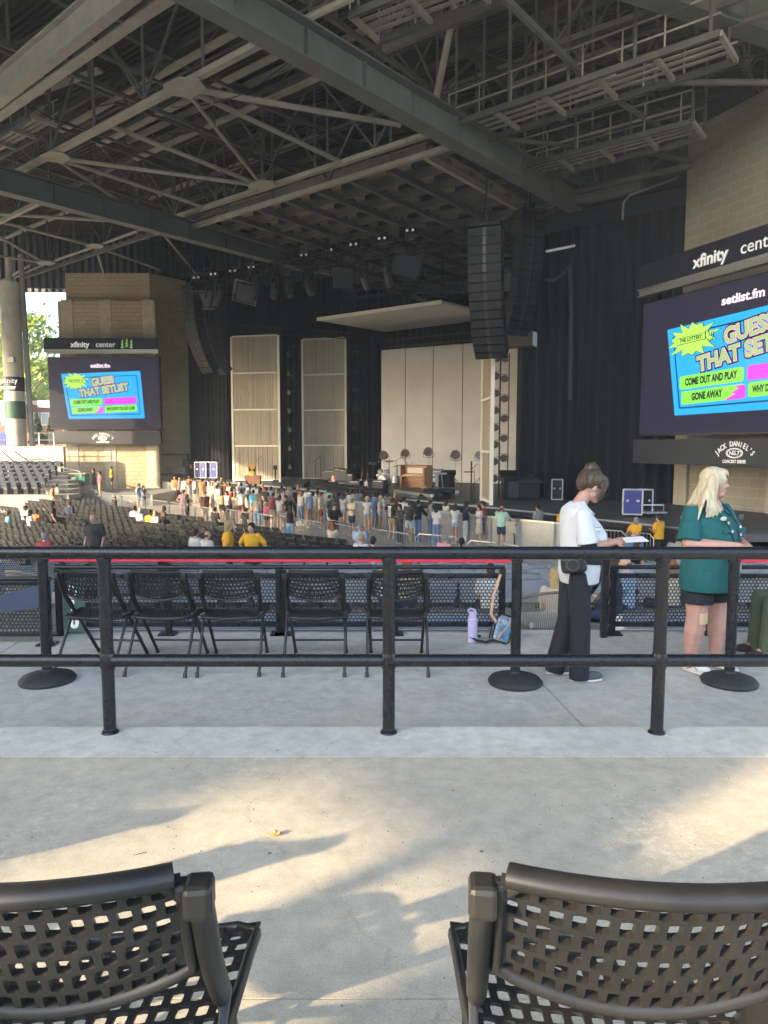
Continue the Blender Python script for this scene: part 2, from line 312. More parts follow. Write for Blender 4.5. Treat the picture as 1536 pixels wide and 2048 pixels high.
# truss chords across (bottom, light from below put into their buff colour) with webs up to the deck
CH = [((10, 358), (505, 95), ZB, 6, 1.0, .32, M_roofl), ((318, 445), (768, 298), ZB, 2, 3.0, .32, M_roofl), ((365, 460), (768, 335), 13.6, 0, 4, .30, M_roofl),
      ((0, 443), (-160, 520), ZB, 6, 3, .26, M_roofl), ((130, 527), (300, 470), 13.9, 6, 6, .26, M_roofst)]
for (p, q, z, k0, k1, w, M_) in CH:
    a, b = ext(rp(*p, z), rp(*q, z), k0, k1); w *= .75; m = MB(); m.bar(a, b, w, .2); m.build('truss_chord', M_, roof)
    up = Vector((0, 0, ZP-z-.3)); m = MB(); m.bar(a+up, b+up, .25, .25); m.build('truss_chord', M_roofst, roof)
    L_ = (b-a).length; n = max(2, int(L_/3.4)); m = MB()
    for i in range(n):
        c0 = a+(b-a)*(i/n); c1 = a+(b-a)*((i+1)/n); m.bar(c0+UP*.15, c0+up-UP*.13, .10, .10); 
        e0, e1 = (c0+UP*.15, c1+up-UP*.13) if i % 2 else (c0+up-UP*.13, c1+UP*.15); m.bar(e0, e1, .09, .09)
    m.build('truss_web', M_roofst, roof)
def gusset(px, py, z, s=.75):
    s *= .85
    c = rp(px, py, z-.18); m = MB(); m.prism([c+W*x*s+A*y*s for x, y in ((-1.1, -.25), (-.5, -.75), (.6, -.7), (1.1, -.1), (.7, .6), (-.5, .7))], (0, 0, .05)); m.build('gusset_plate', M_roofl, roof)
for g_ in [(370, 178, .95), (112, 316, .8), (525, 372, .85), (190, 493, .7), (92, 527, .8)]: gusset(g_[0], g_[1], ZB, g_[2])
# horizontal bracing pipes in the bottom-chord plane
for (x1, y1, x2, y2, r, z) in [(370, 180, 525, 372, .10, ZB), (380, 182, 690, 328, .13, ZB), (380, 178, 800, 250, .14, ZB), (112, 316, 525, 372, .12, ZB), (116, 318, 410, 415, .11, ZB),
        (112, 318, 300, 443, .10, ZB), (212, 248, 525, 372, .12, ZB), (0, 428, 215, 441, .12, ZB), (0, 474, 92, 527, .12, ZB), (92, 527, 190, 493, .11, ZB), (190, 493, 208, 548, .09, ZB), (190, 493, 275, 462, .1, ZB),
        (190, 493, 320, 540, .1, ZB), (328, 470, 390, 545, .10, ZB), (0, 443, 190, 493, .12, ZB), (92, 527, -40, 505, .1, ZB), (92, 527, 30, 555, .1, ZB), (-20, 575, 60, 530, .12, ZB),
        (1000, -12, 1182, 165, .15, 14.0), (1225, 165, 1560, 165, .14, 13.9), (900, 268, 1290, 305, .13, 13.8), (1182, 168, 1340, 268, .13, 13.9), (1290, 305, 1385, 322, .12, 13.8), (560, 62, 705, -5, .14, 14.4), (1225, 90, 1536, -20, .1, 15.0), (1245, 128, 1600, 5, .15, 14.6)]:
    m = MB(); m.tube(rp(x1, y1, z), rp(x2, y2, z), r*.78, n=8); m.build('brace', M_roofl if x1 < 620 else M_roofst, roof, smooth=True)
m = MB(); a = rp(862, 248, 13.8); m.tube(a, a+Vector((1.2, -1.5, 5.6)), .13, n=8); m.build('brace', M_roofl, roof, smooth=True)
gusset(1195, 165, 13.95, .7); gusset(870, 250, 13.7, .55)
# purlins under the deck, crosswise
for i in range(26):
    v = 12+i*2.1
    m = MB(); a, b = uv(-48, v, ZP+.35), uv(30, v, ZP+.35)
    a.x = max(a.x, DX0+1); m.bar(uv(-46, v, ZP+.35) if v > 30 else uv(-38+0*v, v, ZP+.35), b, .16, .3); m.build('purlin', M_roofst if i % 3 else M_roofl, roof)
    if i % 2 == 0 and v < 58:
        m = MB(); n = 34; lo = UP*-1.15
        m.bar(uv(-36, v+.1, ZP+.3)+lo, uv(28, v+.1, ZP+.3)+lo, .08, .08)
        for k in range(n): c0, c1 = uv(-36+64*k/n, v+.1, ZP+.3), uv(-36+64*(k+1)/n, v+.1, ZP+.3); m.bar(c0+(lo if k % 2 else UP*0), c1+(UP*0 if k % 2 else lo), .06, .06)
        m.build('truss_web', M_roofst, roof)
for i in range(14):   # rafters along the axis, under the purlins, with slender webs
    u = -38+i*5.2; a, b = uv(u, 10, ZP-.1), uv(u, 66, ZP-.1)
    m = MB(); m.bar(a, b, .26, .4); m.build('rafter', M_roofst, roof)
    if i % 2 == 0:
        lo = Vector((0, 0, -2.6)); m = MB(); m.bar(a+lo, b+lo, .16, .16); n = 18
        for k in range(n):
            c0, c1 = a+(b-a)*(k/n), a+(b-a)*((k+1)/n)
            m.bar(c0+(lo if k % 2 else UP*0), c1+(UP*0 if k % 2 else lo), .1, .1)
            m.bar(c0+lo, c0, .1, .1)
        m.build('truss_web', M_roofst, roof)
# bright bottom purlins seen between the trusses
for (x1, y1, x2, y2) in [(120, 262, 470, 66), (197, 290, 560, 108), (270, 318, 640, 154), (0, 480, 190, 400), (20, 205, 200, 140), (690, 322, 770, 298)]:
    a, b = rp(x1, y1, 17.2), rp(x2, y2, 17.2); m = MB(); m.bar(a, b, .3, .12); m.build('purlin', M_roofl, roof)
for (x1, y1, x2, y2) in [(0, 212, 430, 370), (190, 105, 330, 170), (430, 160, 470, 180), (100, 235, 560, 400), (230, 205, 640, 345), (395, 165, 760, 300)]:
    a, b = rp(x1, y1, 16.2), rp(x2, y2, 16.2); m = MB(); m.bar(a, b, .1, .12); m.build('brace', M_roofst, roof)
# grid ceiling over the stage apron: tan panels between beams
zc = 13.6
cor = [rp(365, 462, zc), rp(900, 296, zc), rp(1120, 420, zc), rp(640, 545, zc)]
us = [c.dot(W) for c in cor]; vs_ = [c.dot(A) for c in cor]
U0, U1, V0, V1 = min(us)+.5, max(us)-1.5, (vs_[0]+vs_[1])/2, (vs_[2]+vs_[3])/2+16
m = MB(); m.obox(uv(U0, V0, zc+.5), W*(U1-U0), A*(V1-V0), UP*.08); m.build('ceiling_panel', mat('tan_board', (.26, .22, .16), .85, noise=.25, scale=.5), roof)
nb = int((V1-V0)/1.75)
for i in range(nb+1):
    v = V0+(V1-V0)*i/nb; m = MB(); m.bar(uv(U0, v, zc+.22), uv(U1, v, zc+.22), .16, .45); m.build('ceiling_beam', M_roofst, roof)
na = 8
for i in range(na+1):
    u = U0+(U1-U0)*i/na; m = MB(); m.bar(uv(u, V0, zc-.02), uv(u, V1, zc-.02), .22, .28); m.build('ceiling_beam', M_roofl if i in (0, na) else M_roofst, roof)
mm = MB()
for i in range(1, nb*2, 2):   # dark shallow boxes hung between the beams
    for k in range(na):
        if (i*7+k*3) % 5 == 0: continue
        v = V0+(V1-V0)*(i+.5)/(nb*2); u = U0+(U1-U0)*(k+.5)/na; mm.box(uv(u, v, zc+.36), ((U1-U0)/na*.62, .22, .2), rz=math.atan2(W.y, W.x))
mm.build('ceiling_baffle', mat('baffle_grey', (.04, .04, .037), .8), roof)
# catwalks on the right
def catwalk(a, b, wd, z, hang=5.2, pitch=2.2):
    a, b = rp(*a, z), rp(*b, z); d = (b-a).normalized(); s = d.cross(UP).normalized()
    if s.dot(A) < 0: s = -s
    L_ = (b-a).length; cw = MB(); cw.bar(a, b, .12, .2); cw.bar(a+s*wd, b+s*wd, .12, .2); o = cw.build('catwalk', M_roofst, roof)
    n = int(L_/1.6); q = MB()
    for i in range(n+1): c = a+d*(L_*i/n); q.bar(c, c+s*wd, .12, .16)
    for k in range(1, 5): q.bar(a+s*(wd*k/5)+UP*.14, b+s*(wd*k/5)+UP*.14, .16, .03)
    q.build('grating', M_roofl, o)
    for side in (0, wd):
        h = MB()
        for zz in (.55, 1.1): h.tube(a+s*side+UP*zz, b+s*side+UP*zz, .035, n=6)
        for i in range(int(L_/1.3)+1): c = a+d*min(L_, i*1.3)+s*side; h.tube(c, c+UP*1.1, .03, n=6)
        h.build('handrail', M_roofl, o)
        h = MB()
        for i in range(int(L_/pitch)+1): c = a+d*min(L_, i*pitch+.3)+s*side; h.bar(c, c+UP*hang, .09, .09)
        h.build('hanger', M_roofst, o)
catwalk((898, 252), (1440, 66), 1.9, 13.5); catwalk((1036, 335), (1385, 243), 1.7, 13.3, 4.5)
catwalk((700, 30), (930, -60), 1.6, 14.3, 4.5); catwalk((-60, 300), (60, 232), 1.2, 15.2, 3.0)
catwalk((590, 452), (860, 372), 1.2, 14.9, 3.0)
# light steel trusses right, under the deck
for (x1, y1, x2, y2, z, hh) in [(768, 100, 1020, 0, 15.2, 3.2), (1110, 90, 1536, -60, 16, 2.6), (1050, 220, 1536, 60, 15.6, 3), (1130, 390, 1385, 330, 13.4, 2.4), (1020, 175, 1240, 90, 16.4, 2.3), (620, 30, 800, -60, 15.8, 3)]:
    a, b = rp(x1, y1, z), rp(x2, y2, z); m = MB(); m.bar(a, b, .2, .2); m.bar(a+UP*hh, b+UP*hh, .16, .16); n = max(3, int((b-a).length/2))
    for i in range(n):
        c0, c1 = a+(b-a)*(i/n), a+(b-a)*((i+1)/n); m.bar(c0, c0+UP*hh, .1, .1); m.bar(c0+(UP*hh if i % 2 else UP*0), c1+(UP*0 if i % 2 else UP*hh), .1, .1)
    m.build('truss_web', M_roofst, roof)
# curved duct rail by the right girder end
m = MB(); m.path([rp(1060, 350, 13.2), rp(1090, 380, 13.2), rp(1125, 398, 13.2), rp(1180, 396, 13.2), rp(1285, 370, 13.2)], .25, n=8); m.build('duct', M_girder, roof, smooth=True)
# corrugated wall behind the right tower
m = MB(); p, q = Vector((12.5, 43, 0)), Vector((30, 22, 0)); m.obox((p.x, p.y, 10), q-p, Vector((.2, .17, 0)), UP*9.5); m.build('end_cladding', M_corr, roof)
m = MB(); p, q = Vector((-36, 60.5, 0)), Vector((-8, 64, 0)); m.obox((p.x, p.y, 15.0), q-p, Vector((0, .3, 0)), UP*4.5); m.build('end_cladding', M_corr, roof)
# concrete column, pipe and their wraps on the left
M_col = mat('column_concrete', (.55, .52, .46), .85, noise=.15, scale=1.5, bump=.2)
Dc = 50; xl = at(5, 890, D=Dc).x; xr = at(62, 890, D=Dc).x; zb = at(30, 893, D=Dc).z
col = thing('concrete_column', 'tall round concrete column with a dark name band beside the left opening', 'column', ((xl+xr)/2-.2, Dc, zb))
cx = (at(4, 700, D=Dc).x+at(46, 700, D=Dc).x)/2; cr = .65
m = MB(); m.tube((cx, Dc, zb), (cx, Dc, 12.9), cr, n=24); m.tube((cx, Dc, 12.8), (cx, Dc, ZB+.3), .2, n=10); m.build('shaft', M_col, col, smooth=True)
z1, z2 = at(30, 838, D=Dc).z, at(30, 803, D=Dc).z; m = MB(); m.tube((cx, Dc, z1), (cx, Dc, z2), cr+.015, n=24); m.build('green_band', mat('green_band', (.03, .09, .06), .6), col, smooth=True)
z1, z2 = at(30, 783, D=Dc).z, at(30, 755, D=Dc).z; m = MB(); m.tube((cx, Dc, z1), (cx, Dc, z2), cr+.02, n=24); sg = m.build('name_band', mat('sign_navy', (.016, .019, .03), .5), col, smooth=True)
M_let = mat('letter_white', (.8, .8, .78), .5, emit=(.8, .8, .78), es=.06)
text('xfinity', .5, M_let, (cx-.02, Dc-cr-.03, (z1+z2)/2+.2), (1, 0, 0), UP, col, ext=.01); text('center', .42, M_let, (cx-.08, Dc-cr-.03, (z1+z2)/2-.25), (1, 0, 0), UP, col, ext=.01)
m = MB(); m.box((cx+.2, Dc-cr-.1, at(0, 722, D=Dc).z), (.6, .3, .35)); m.build('junction_box', M_steel, col)
m = MB(); xp = at(52, 700, D=Dc).x; m.tube((xp, Dc+.3, zb), (xp-.25, Dc+.3, ZB+.6), .18, n=14); m.build('downpipe', mat('pipe_grey', (.33, .33, .34), .6, noise=.15, scale=2), smooth=True, label='slim grey steel pipe post standing right of the concrete column', cat='post')

g = MB(); g.add([(-160, -14, -.1), (160, -14, -.1), (160, -66, 8.5), (-160, -66, 8.5), (160, -110, 8.5), (-160, -110, 8.5)], [(0, 1, 2, 3), (3, 2, 4, 5)]); g.build('lawn_hill', mat('lawn_grass', (.07, .11, .03), .95, noise=.3, scale=.6), kind='structure')
rr = random.Random(3); g = MB()
for i in range(46): x_ = -150+i*6.6; g.ell((x_, -78+rr.uniform(-5, 5), 12), (6, 5, rr.uniform(7, 10)), n=9, m=6)
g.build('far_wood', mat('wood_green', (.05, .075, .025), .9, noise=.4, scale=.5), kind='stuff', fix=False)
# added blockers behind the camera, placed to cut the sun on the near concourse
m = MB(); m.box((-39, -11.3, 9), (10, 20.6, 25)); m.build('sun_blocker', mat('blocker_render', (.42, .38, .32), .9, noise=.15, scale=.5), label='plain tall added block shading the concourse from its left rear', cat='building')  # added block, its end sets the edge of the sunlit floor
for (n_, s_, r_) in ((2.15, 9, .07), (1.1, 10, .05)):  # thin added poles that break the sun patches into streaks
    p = Vector((-.6*n_, .8*n_, 0))-TR*s_; m = MB(); m.tube((p.x, p.y, 0), (p.x, p.y, 9), r_, n=12); m.build('shade_pole', M_steel, label='%s added shade pole behind the viewer' % ('thicker' if r_ > .06 else 'thinner'), cat='pole', smooth=True)
kk = thing('slit_sun_blocker', 'added sun-blocking slabs with a slit behind the left rear of the viewer', 'building', tuple(-TR*18))
def kp(n_, s_=18): return Vector((-.6*n_, .8*n_, 0))-TR*s_
for nm_, n0, n1, za, zb_ in (('wall', -6, 1.7, 0, 6.3), ('upper_blocker', -6, 1.7, 7.05, 9.4), ('side_blocker', 1.7, 5.5, 6.2, 9.4)):  # added slabs, the slit between them shapes sun on floor and chairs
    m = MB(); p = kp(n0); m.obox((p.x, p.y, za), kp(n1)-p, -TR*.5, UP*(zb_-za)); m.build(nm_, MATS['blocker_render'], kk)
for n_ in (-6, -3.4, -.8, 5.3): p = kp(n_, 18.2); m = MB(); m.tube((p.x, p.y, 0), (p.x, p.y, 7.2), .09, n=10); m.build('post', M_steel, kk)
# loose cables and conduits under the roof
rr = random.Random(21); cbl = thing('cable_run', 'thin black cables slung and hanging beneath the roof steel', 'cable', (0, 35, 14))
for i in range(26):
    a = Vector((rr.uniform(-18, 14), rr.uniform(26, 52), rr.uniform(14.5, 17.5))); L_ = rr.uniform(3, 9); d_ = (A if i % 2 else W)*L_; P = [a+d_*(k/8)-UP*(rr.uniform(.4, .5)*math.sin(math.pi*k/8)*L_*.18) for k in range(9)]; m = MB(); m.path(P, .022, n=4); m.build('cable', M_blackm, cbl)
# ------------------------------------------------------------------ masonry towers, screens, signs
M_blockL = block_mat('split_face_block', (.62, .50, .34), (.54, .44, .30), (.44, .36, .25), .62, .31, bump=.7)
M_blockS = block_mat('split_face_block_side', (.58, .47, .32), (.50, .41, .28), (.42, .34, .24), .62, .31, bump=.9, rot=math.atan2(A.y, A.x))
DL = 57.0
def zt(px, py, D): return at(px, py, D=D).z
lt = thing('masonry_tower', 'tan split-face block tower left of the stage carrying the smaller screen', 'tower', (at(220, 950, D=DL).x, DL, PIT))
x0, x1 = at(132, 600, D=DL).x, at(300, 600, D=DL).x; top = zt(215, 546, DL)
e = A*7.4
m = MB(); m.prism([(x0, DL, PIT), (x1, DL, PIT), (x1+e.x, DL+e.y, PIT), (x0+e.x, DL+e.y, PIT)], (0, 0, top-PIT)); o = m.build('wall', M_blockL, lt)
o.data.materials.append(M_blockS)
for p in o.data.polygons:
    if p.normal.x > .5: p.material_index = 1
m = MB()
for px in (142, 218, 302):
    xx = at(px, 700, D=DL).x; m.box((xx, DL-.37, (PIT+zt(0, 602, DL))/2), (.9, .24, zt(0, 602, DL)-PIT))
M_pil = mat('pilaster_concrete', (.56, .48, .36), .9, noise=.15, scale=2); m.build('pilaster', M_pil, lt)
m = MB(); xq0, xq1 = at(124, 700, D=DL).x, at(316, 700, D=DL).x; m.box(((xq0+xq1)/2, DL-.3, (PIT+zt(0, 602, DL))/2-.1), (xq1-xq0, .3, zt(0, 602, DL)-PIT)); m.build('lower_wall', M_blockL, lt)
# low concrete walls running left from the tower
lw = MB(); zz = zt(0, 893, 54); lw.box((at(30, 900, D=54).x-7, 54, (PIT+zz)/2), (at(143, 900, D=54).x-at(30, 900, D=54).x+14+3.2, .4, zz-PIT))
lw.build('concrete_wall', mat('wall_concrete', (.50, .46, .38), .9, noise=.15, scale=.8, bump=.2), label='plain low concrete wall running left from the foot of the left block tower', cat='wall')
rl = thing('handrail', 'thin galvanised handrail along the top of the low concrete wall at far left', 'railing', (-29, 54, zz))
m = MB(); xa, xb = at(-10, 880, D=54).x, at(108, 880, D=54).x
for k, py in enumerate((866, 880)): z_ = zt(0, py, 54); m.tube((xa, 54, z_), (xb, 54, z_), .04, n=6)
m.build('rail', M_steel, rl); 
for i in range(5):
    m = MB(); x_ = xa+(xb-xa)*i/4; m.tube((x_, 54, zz), (x_, 54, zt(0, 866, 54)), .04, n=6); m.build('post', M_steel, rl)
# right tower
M_blockR = block_mat('block_wall', (.40, .365, .295), (.35, .325, .265), (.52, .49, .41), .8, .4, bump=.25, rot=math.atan2(-.93, .375), big=.15)
RD = Vector((.375, -.927, 0)); RN = Vector((-.927, -.375, 0))    # along the right tower front, and out of it
r0 = at(1376, 300, D=32.5); r0.z = PIT
rt = thing('masonry_tower', 'large tan block tower at the right edge carrying the bigger screen', 'tower', (r0.x, r0.y, PIT))
topR = zt(1378, 262, 32.5)
m = MB(); m.prism([r0, r0+RD*16, r0+RD*16-RN*5, r0-RN*5], (0, 0, topR-PIT)); m.build('wall', M_blockR, rt)
m = MB()
for k in (0.35, 5.2, 9.4, 13): m.obox(r0+RD*(k-.3)+RN*.003, RD*.75, RN*.16, UP*(10.2 if k < 1 else topR-PIT-.2))
m.build('pilaster', mat('pilaster_tan', (.40, .37, .30), .9, noise=.12, scale=2), rt)
# ---- LED screens. frame: origin lower-left corner, x right dir, width, height
M_scr = mat('screen_backing', (.01, .01, .012), .35)
def em(name, c, s): return mat(name, (.004, .004, .005), .6, emit=c, es=s, spec=.2)
ES = .165
E_bg = em('led_dusk_violet', (.030, .026, .052), ES*.8); E_blue = em('led_blue', (.02, .42, .95), ES*1.15); E_line = em('led_navy', (.004, .05, .15), ES); E_green = em('led_green', (.28, .88, .08), ES*1.1)
E_lime = em('led_lime', (.50, .92, .12), ES*1.1); E_mag = em('led_magenta', (.95, .06, .80), ES*1.15); E_pink = em('led_pink', (.85, .45, .70), ES*1.1); E_sage = em('led_sage', (.45, .62, .25), ES); E_dark = em('led_black', (.01, .006, .02), ES); E_wht = em('led_white', (1, .82, .92), ES*1.2)
def screen(nm, label, o, X, N, wd, ht, off, sc, signtop):
    """o lower-left corner of the screen, X reading direction, N toward the viewer, off = picture offset"""
    t = thing('led_screen', label, 'screen', o)
    X = X.normalized()
    def quad(pts, k, name, M_, par=t):
        mb = MB(); mb.prism([o+X*p[0]+UP*p[1]+N*(.02+k*.012) for p in pts], N*.008); return mb.build(name, M_, par)
    def rect(a, b, c, d_): return [(a, b), (c, b), (c, d_), (a, d_)]
    mb = MB(); mb.obox(o-X*.08-UP*.06-N*.5, X*(wd+.16), N*.5, UP*(ht+.12)); mb.build('cabinet', M_scr, t)
    quad(rect(0, 0, wd, ht), 0, 'display', E_bg)
    # blue card, tilted a touch
    s = ht/100.0; bx, by = off; ang = R(2.2)
    def T(x, y): return (bx+(x*math.cos(ang)-y*math.sin(ang))*s*sc, by+(x*math.sin(ang)+y*math.cos(ang))*s)
    def TT(*p): return [T(*q) for q in p]
    quad(TT((0, 2), (109, -1), (107, 66), (-6, 66)), 1, 'blue_card', E_blue)
    for (p, q) in [((4, 7), (103, 5)), ((103, 5), (101.5, 60)), ((4, 7), (-1, 60)), ((24, 60), (101.5, 60))]:
        a, b = Vector(T(*p)), Vector(T(*q)); n_ = Vector((-(b-a).y, (b-a).x)).normalized()*.55*s; quad([tuple(a-n_), tuple(b-n_), tuple(b+n_), tuple(a+n_)], 2, 'card_line', E_line)
    star = []
    for i in range(28):
        a = 2*math.pi*i/28; r = (1.0 if i % 2 else .68)*(1+.12*math.sin(i*2.3)); star.append((14+19*r*math.cos(a), 55+12.5*r*math.sin(a)))
    quad([T(14+(p[0]-14)*1.05, 55+(p[1]-55)*1.05) for p in star], 3, 'burst_outline', E_line); quad([T(*p) for p in star], 4, 'burst', E_lime)
    quad(TT((2.5, 52.5), (24, 53), (24, 58), (2.5, 57.5)), 5, 'burst_label', E_dark); quad(TT((2.9, 52.9), (23.6, 53.4), (23.6, 57.6), (2.9, 57.1)), 6, 'burst_label', E_lime)
    def tx(body, x, y, size, M_, k, sx=1, bold=0, rot=0, nm_='lettering', shear=0):
        c = T(x, y); r_ = ang+R(rot); xd = X*math.cos(r_)+UP*math.sin(r_); zd = UP*math.cos(r_)-X*math.sin(r_)
        return text(body, size*s, M_, o+X*c[0]+UP*c[1]+N*(.02+k*.012), xd, zd, t, nm_, ext=.002, sx=sx*sc, bold=bold*s, shear=shear)
    tx('THE LOTTERY', 13.2, 55.3, 3.9, E_dark, 7, .68, .12)
    # a hooked bay outline after the burst lettering
    pts = [(24.6, 59), (24, 55), (26, 52), (28.5, 51.5), (30, 53.5), (30, 57), (28.6, 57), (28.4, 54.5), (27, 55), (26.5, 59)]
    mb = MB(); mb.path([o+X*T(*p)[0]+UP*T(*p)[1]+N*(.02+7*.012) for p in pts], .28*s, n=4); mb.build('bay_outline', E_dark, t)
    for body, x, y, sz, rot in (('GUESS', 53, 53.5, 14.5, 6), ('THAT SETLIST', 53.5, 40.5, 14.5, 6)):
        tx(body, x, y, sz, E_dark, 5, .78, 1.9, rot); tx(body, x, y, sz, E_pink, 6, .78, .95, rot); tx(body, x, y, sz, E_sage, 7, .78, .5, rot)
    def pill(x, y, w_, h_, M_, k=5):
        P = []; r = 1.6
        for cx_, cy_, a0 in ((x+w_-r, y+h_-r, 0), (x+r, y+h_-r, 90), (x+r, y+r, 180), (x+w_-r, y+r, 270)):
            for j in range(4): a = R(a0+30*j); P.append(T(cx_+r*math.cos(a), cy_+r*math.sin(a)))
        return quad(P, k, 'answer_bar', M_)
    pill(4.6, 20.2, 45.5, 9.6, E_green); pill(52.5, 20.2, 46.5, 9.6, E_mag); pill(6, 9.1, 44.5, 9.6, E_green); pill(53, 9.1, 46, 9.6, E_green)
    quad(TT((37, 8.9), (50.5, 8.9), (51.5, 10.2), (51.5, 16.8), (50.3, 17.9), (44, 17.9), (47, 16), (42, 13.4), (45, 12.6)), 6, 'answer_bar', E_mag)
    tx('COME OUT AND PLAY', 27.5, 25, 6.9, E_dark, 7, .52, .34); tx('GONE AWAY', 25, 13.9, 6.9, E_dark, 7, .52, .34); tx("WHY DON'T YOU GET A JOB?", 76, 13.9, 6.3, E_dark, 7, .47, .3)
    c = T(50, 80.5); text('setlist.fm', 8.2*s, E_wht, o+X*(wd*.475)+UP*(ht*.885)+N*.1, X, UP, t, ext=.002, sx=.95*sc, bold=.25*s)
    # name sign above, steel beam between, sponsor board below
    sg_ = thing('name_sign', signtop[0], 'sign', o+UP*(ht+1.2))
    a, b = signtop[1], signtop[2]
    mb = MB(); mb.obox(o-X*.25+UP*a-N*.1, X*(wd+.2), N*.25, UP*(b-a)); mb.build('sign_board', mat('sign_navy2', (.010, .013, .03), .45), sg_)
    hh = b-a
    text('xfinity', hh*.57, M_let, o+X*(wd*signtop[3])+UP*((a+b)/2)+N*.17, X, UP, sg_, ext=.01, bold=.015, sx=1); text('center', hh*.57, M_let, o+X*(wd*signtop[3]+hh*1.93)+UP*((a+b)/2)+N*.17, X, UP, sg_, ext=.01, sx=1)
    M_tree = mat('logo_green', (.30, .60, .16), .5, emit=(.3, .6, .16), es=.05)
    for k in range(3):   # the three little conifers of the sign
        mb = MB(); cx_ = o+X*(wd*signtop[3]+hh*(3.25+.34*k))+UP*(a+hh*(.22+.1*(k == 1)))+N*.165
        for q in range(3): z_ = UP*hh*(.05+.2*q); wv = hh*.2*(1-.2*q); mb.prism([cx_-X*wv+z_, cx_+z_-UP*hh*.06, cx_+X*wv*.25+z_, cx_+z_+UP*hh*.24], N*.01)
        mb.build('tree_emblem', M_tree, sg_)
    mb = MB(); za = ht+.30; ibeam(mb, o-X*.1+UP*za+N*.2, o+X*(wd+.1)+UP*za+N*.2, .3, .28, .04); mb.build('steel_beam', M_alu, label=signtop[4], cat='beam')
    bd = thing('sponsor_board', signtop[5], 'sign', o-UP*.6)
    bh = ht*.185; mb = MB(); mb.obox(o-X*.25-UP*(bh+.22)-N*.3, X*(wd+.3), N*.45, UP*bh); mb.build('sign_board', mat('board_charcoal', (.017, .019, .027), .5), bd)
    cxx = o+X*(wd*.475)-UP*(.22)+N*.17
    letters = "JACK DANIEL'S"; Rr = bh*1.05
    for i, ch in enumerate(letters):
        if ch == ' ': continue
        th = (i-(len(letters)-1)/2)*.138; c = cxx-UP*(bh*.20+Rr*(1-math.cos(th)))+X*(Rr*math.sin(th)); xd = X*math.cos(th)-UP*math.sin(th); zd = UP*math.cos(th)+X*math.sin(th)
        text(ch, bh*.27, M_let, c, xd, zd, bd, ext=.004, sx=.78, bold=.004)
    mb = MB()
    for k in (1, .86): mb.path([cxx-UP*(bh*.53)+X*(bh*.36*k*math.cos(t_))+UP*(bh*.175*k*math.sin(t_)) for t_ in [2*math.pi*j/20 for j in range(20)]], .012*ht/5, n=4, closed=True)
    mb.build('oval_emblem', M_let, bd)
    text('OLD', bh*.08, M_let, cxx-UP*bh*.46, X, UP, bd, ext=.004); text('No.7', bh*.2, M_let, cxx-UP*bh*.54, X, UP, bd, ext=.004, bold=.004, sx=1.1); text('CONCERT SERIES', bh*.16, M_let, cxx-UP*bh*.84, X, UP, bd, ext=.004, sx=.72, bold=.004, spacing=1.15)
    return t
DS = 55.6
ol = at(103, 857, D=DS); xr_ = at(320, 857, D=DS).x; zt_ = zt(100, 715.5, DS); wl = xr_-ol.x; hl = zt_-ol.z
s_ = hl/142.0
screen('l', 'smaller video screen showing the setlist quiz on the left block tower', ol, Vector((1, 0, 0)), Vector((0, -1, 0)), wl, hl, (wl*.165, hl*.114), 1,
       ('long dark name sign with white letters above the smaller left screen', hl*1.085, hl*1.272, .30, 'pale steel beam between the left name sign and the smaller screen', 'charcoal sponsor board hung below the smaller left screen'))
orr = at(1281, 869, D=30.8); hr = zt(1293, 598+12, 30.8)-orr.z
X_ = RD
screen('r', 'bigger video screen showing the setlist quiz cut off by the right edge', orr, X_, RN, hr*1.95, hr, (hr*.36, hr*.114), 1.22,
       ('long dark name sign with white letters above the bigger right screen', hr*1.09, hr*1.30, .335, 'pale steel beam between the right name sign and the bigger screen', 'charcoal sponsor board hung below the bigger right screen'))
# ------------------------------------------------------------------ drapes
def drape(p, q, z0, z1, name='stage_drape', M_=None, amp=.16, per=.55, label='', cat='curtain', base=None):
    p, q = Vector((p[0], p[1], 0)), Vector((q[0], q[1], 0)); d = (q-p); L_ = d.length; d.normalize(); n_ = d.cross(UP); N_ = int(L_/per*6); m = MB(); vs = []; 
    for i in range(N_+1):
        t = L_*i/N_; off = amp*math.sin(2*math.pi*t/per+.8*math.sin(t*1.3))+amp*.6*math.sin(t*2.1)
        for z in (z0, (z0+z1)/2, z1): c = p+d*t+n_*(off*(1.15 if z == z0 else 1)); vs.append((c.x, c.y, z))
    fs = [(3*i+k, 3*i+3+k, 3*i+4+k, 3*i+1+k) for i in range(N_) for k in (0, 1)]
    m.add(vs, fs); return m.build(name, M_, smooth=60, solid=.02, fix=False, label=label, cat=cat)
STG = -.95
M_navy = mat('navy_drape', (.010, .012, .021), .92, noise=.35, scale=1.2); M_char = mat('charcoal_drape', (.016, .017, .022), .92, noise=.35, scale=1.2)
ctop = zt(1366, 412, 32.6)
drape((13.9, 32.2), (7.9, 36.9), STG-.2, ctop, M_=M_navy, label='tall navy pleated drape between the right line arrays and the right tower')
drape((7.4, 40), (12.6, 47), STG-.2, 12.4, M_=M_char, label='black side drape just right of the white backdrop')
drape((12.6, 47), (2, 56), STG-.2, 12.4, M_=M_char, label='black drape hanging behind the white backdrop')
pl = at(372, 900, D=61); pr = at(468, 900, D=56.5)
drape((pl.x-1.0, pl.y, 0), (pr.x-.3, pr.y, 0), STG-.2, zt(420, 540, 57), M_=M_char, label='black pleated drape between the left tower and the first string panel')
drape((pr.x-5.5, 66.5, 0), (2.2, 56, 0), STG-.2, 15.5, M_=M_cloth, label='black drape across the back of the stage behind the string panels')
bz = thing('proscenium_header', 'deep black header above the stage opening', 'stage header', (0, 50, 12))
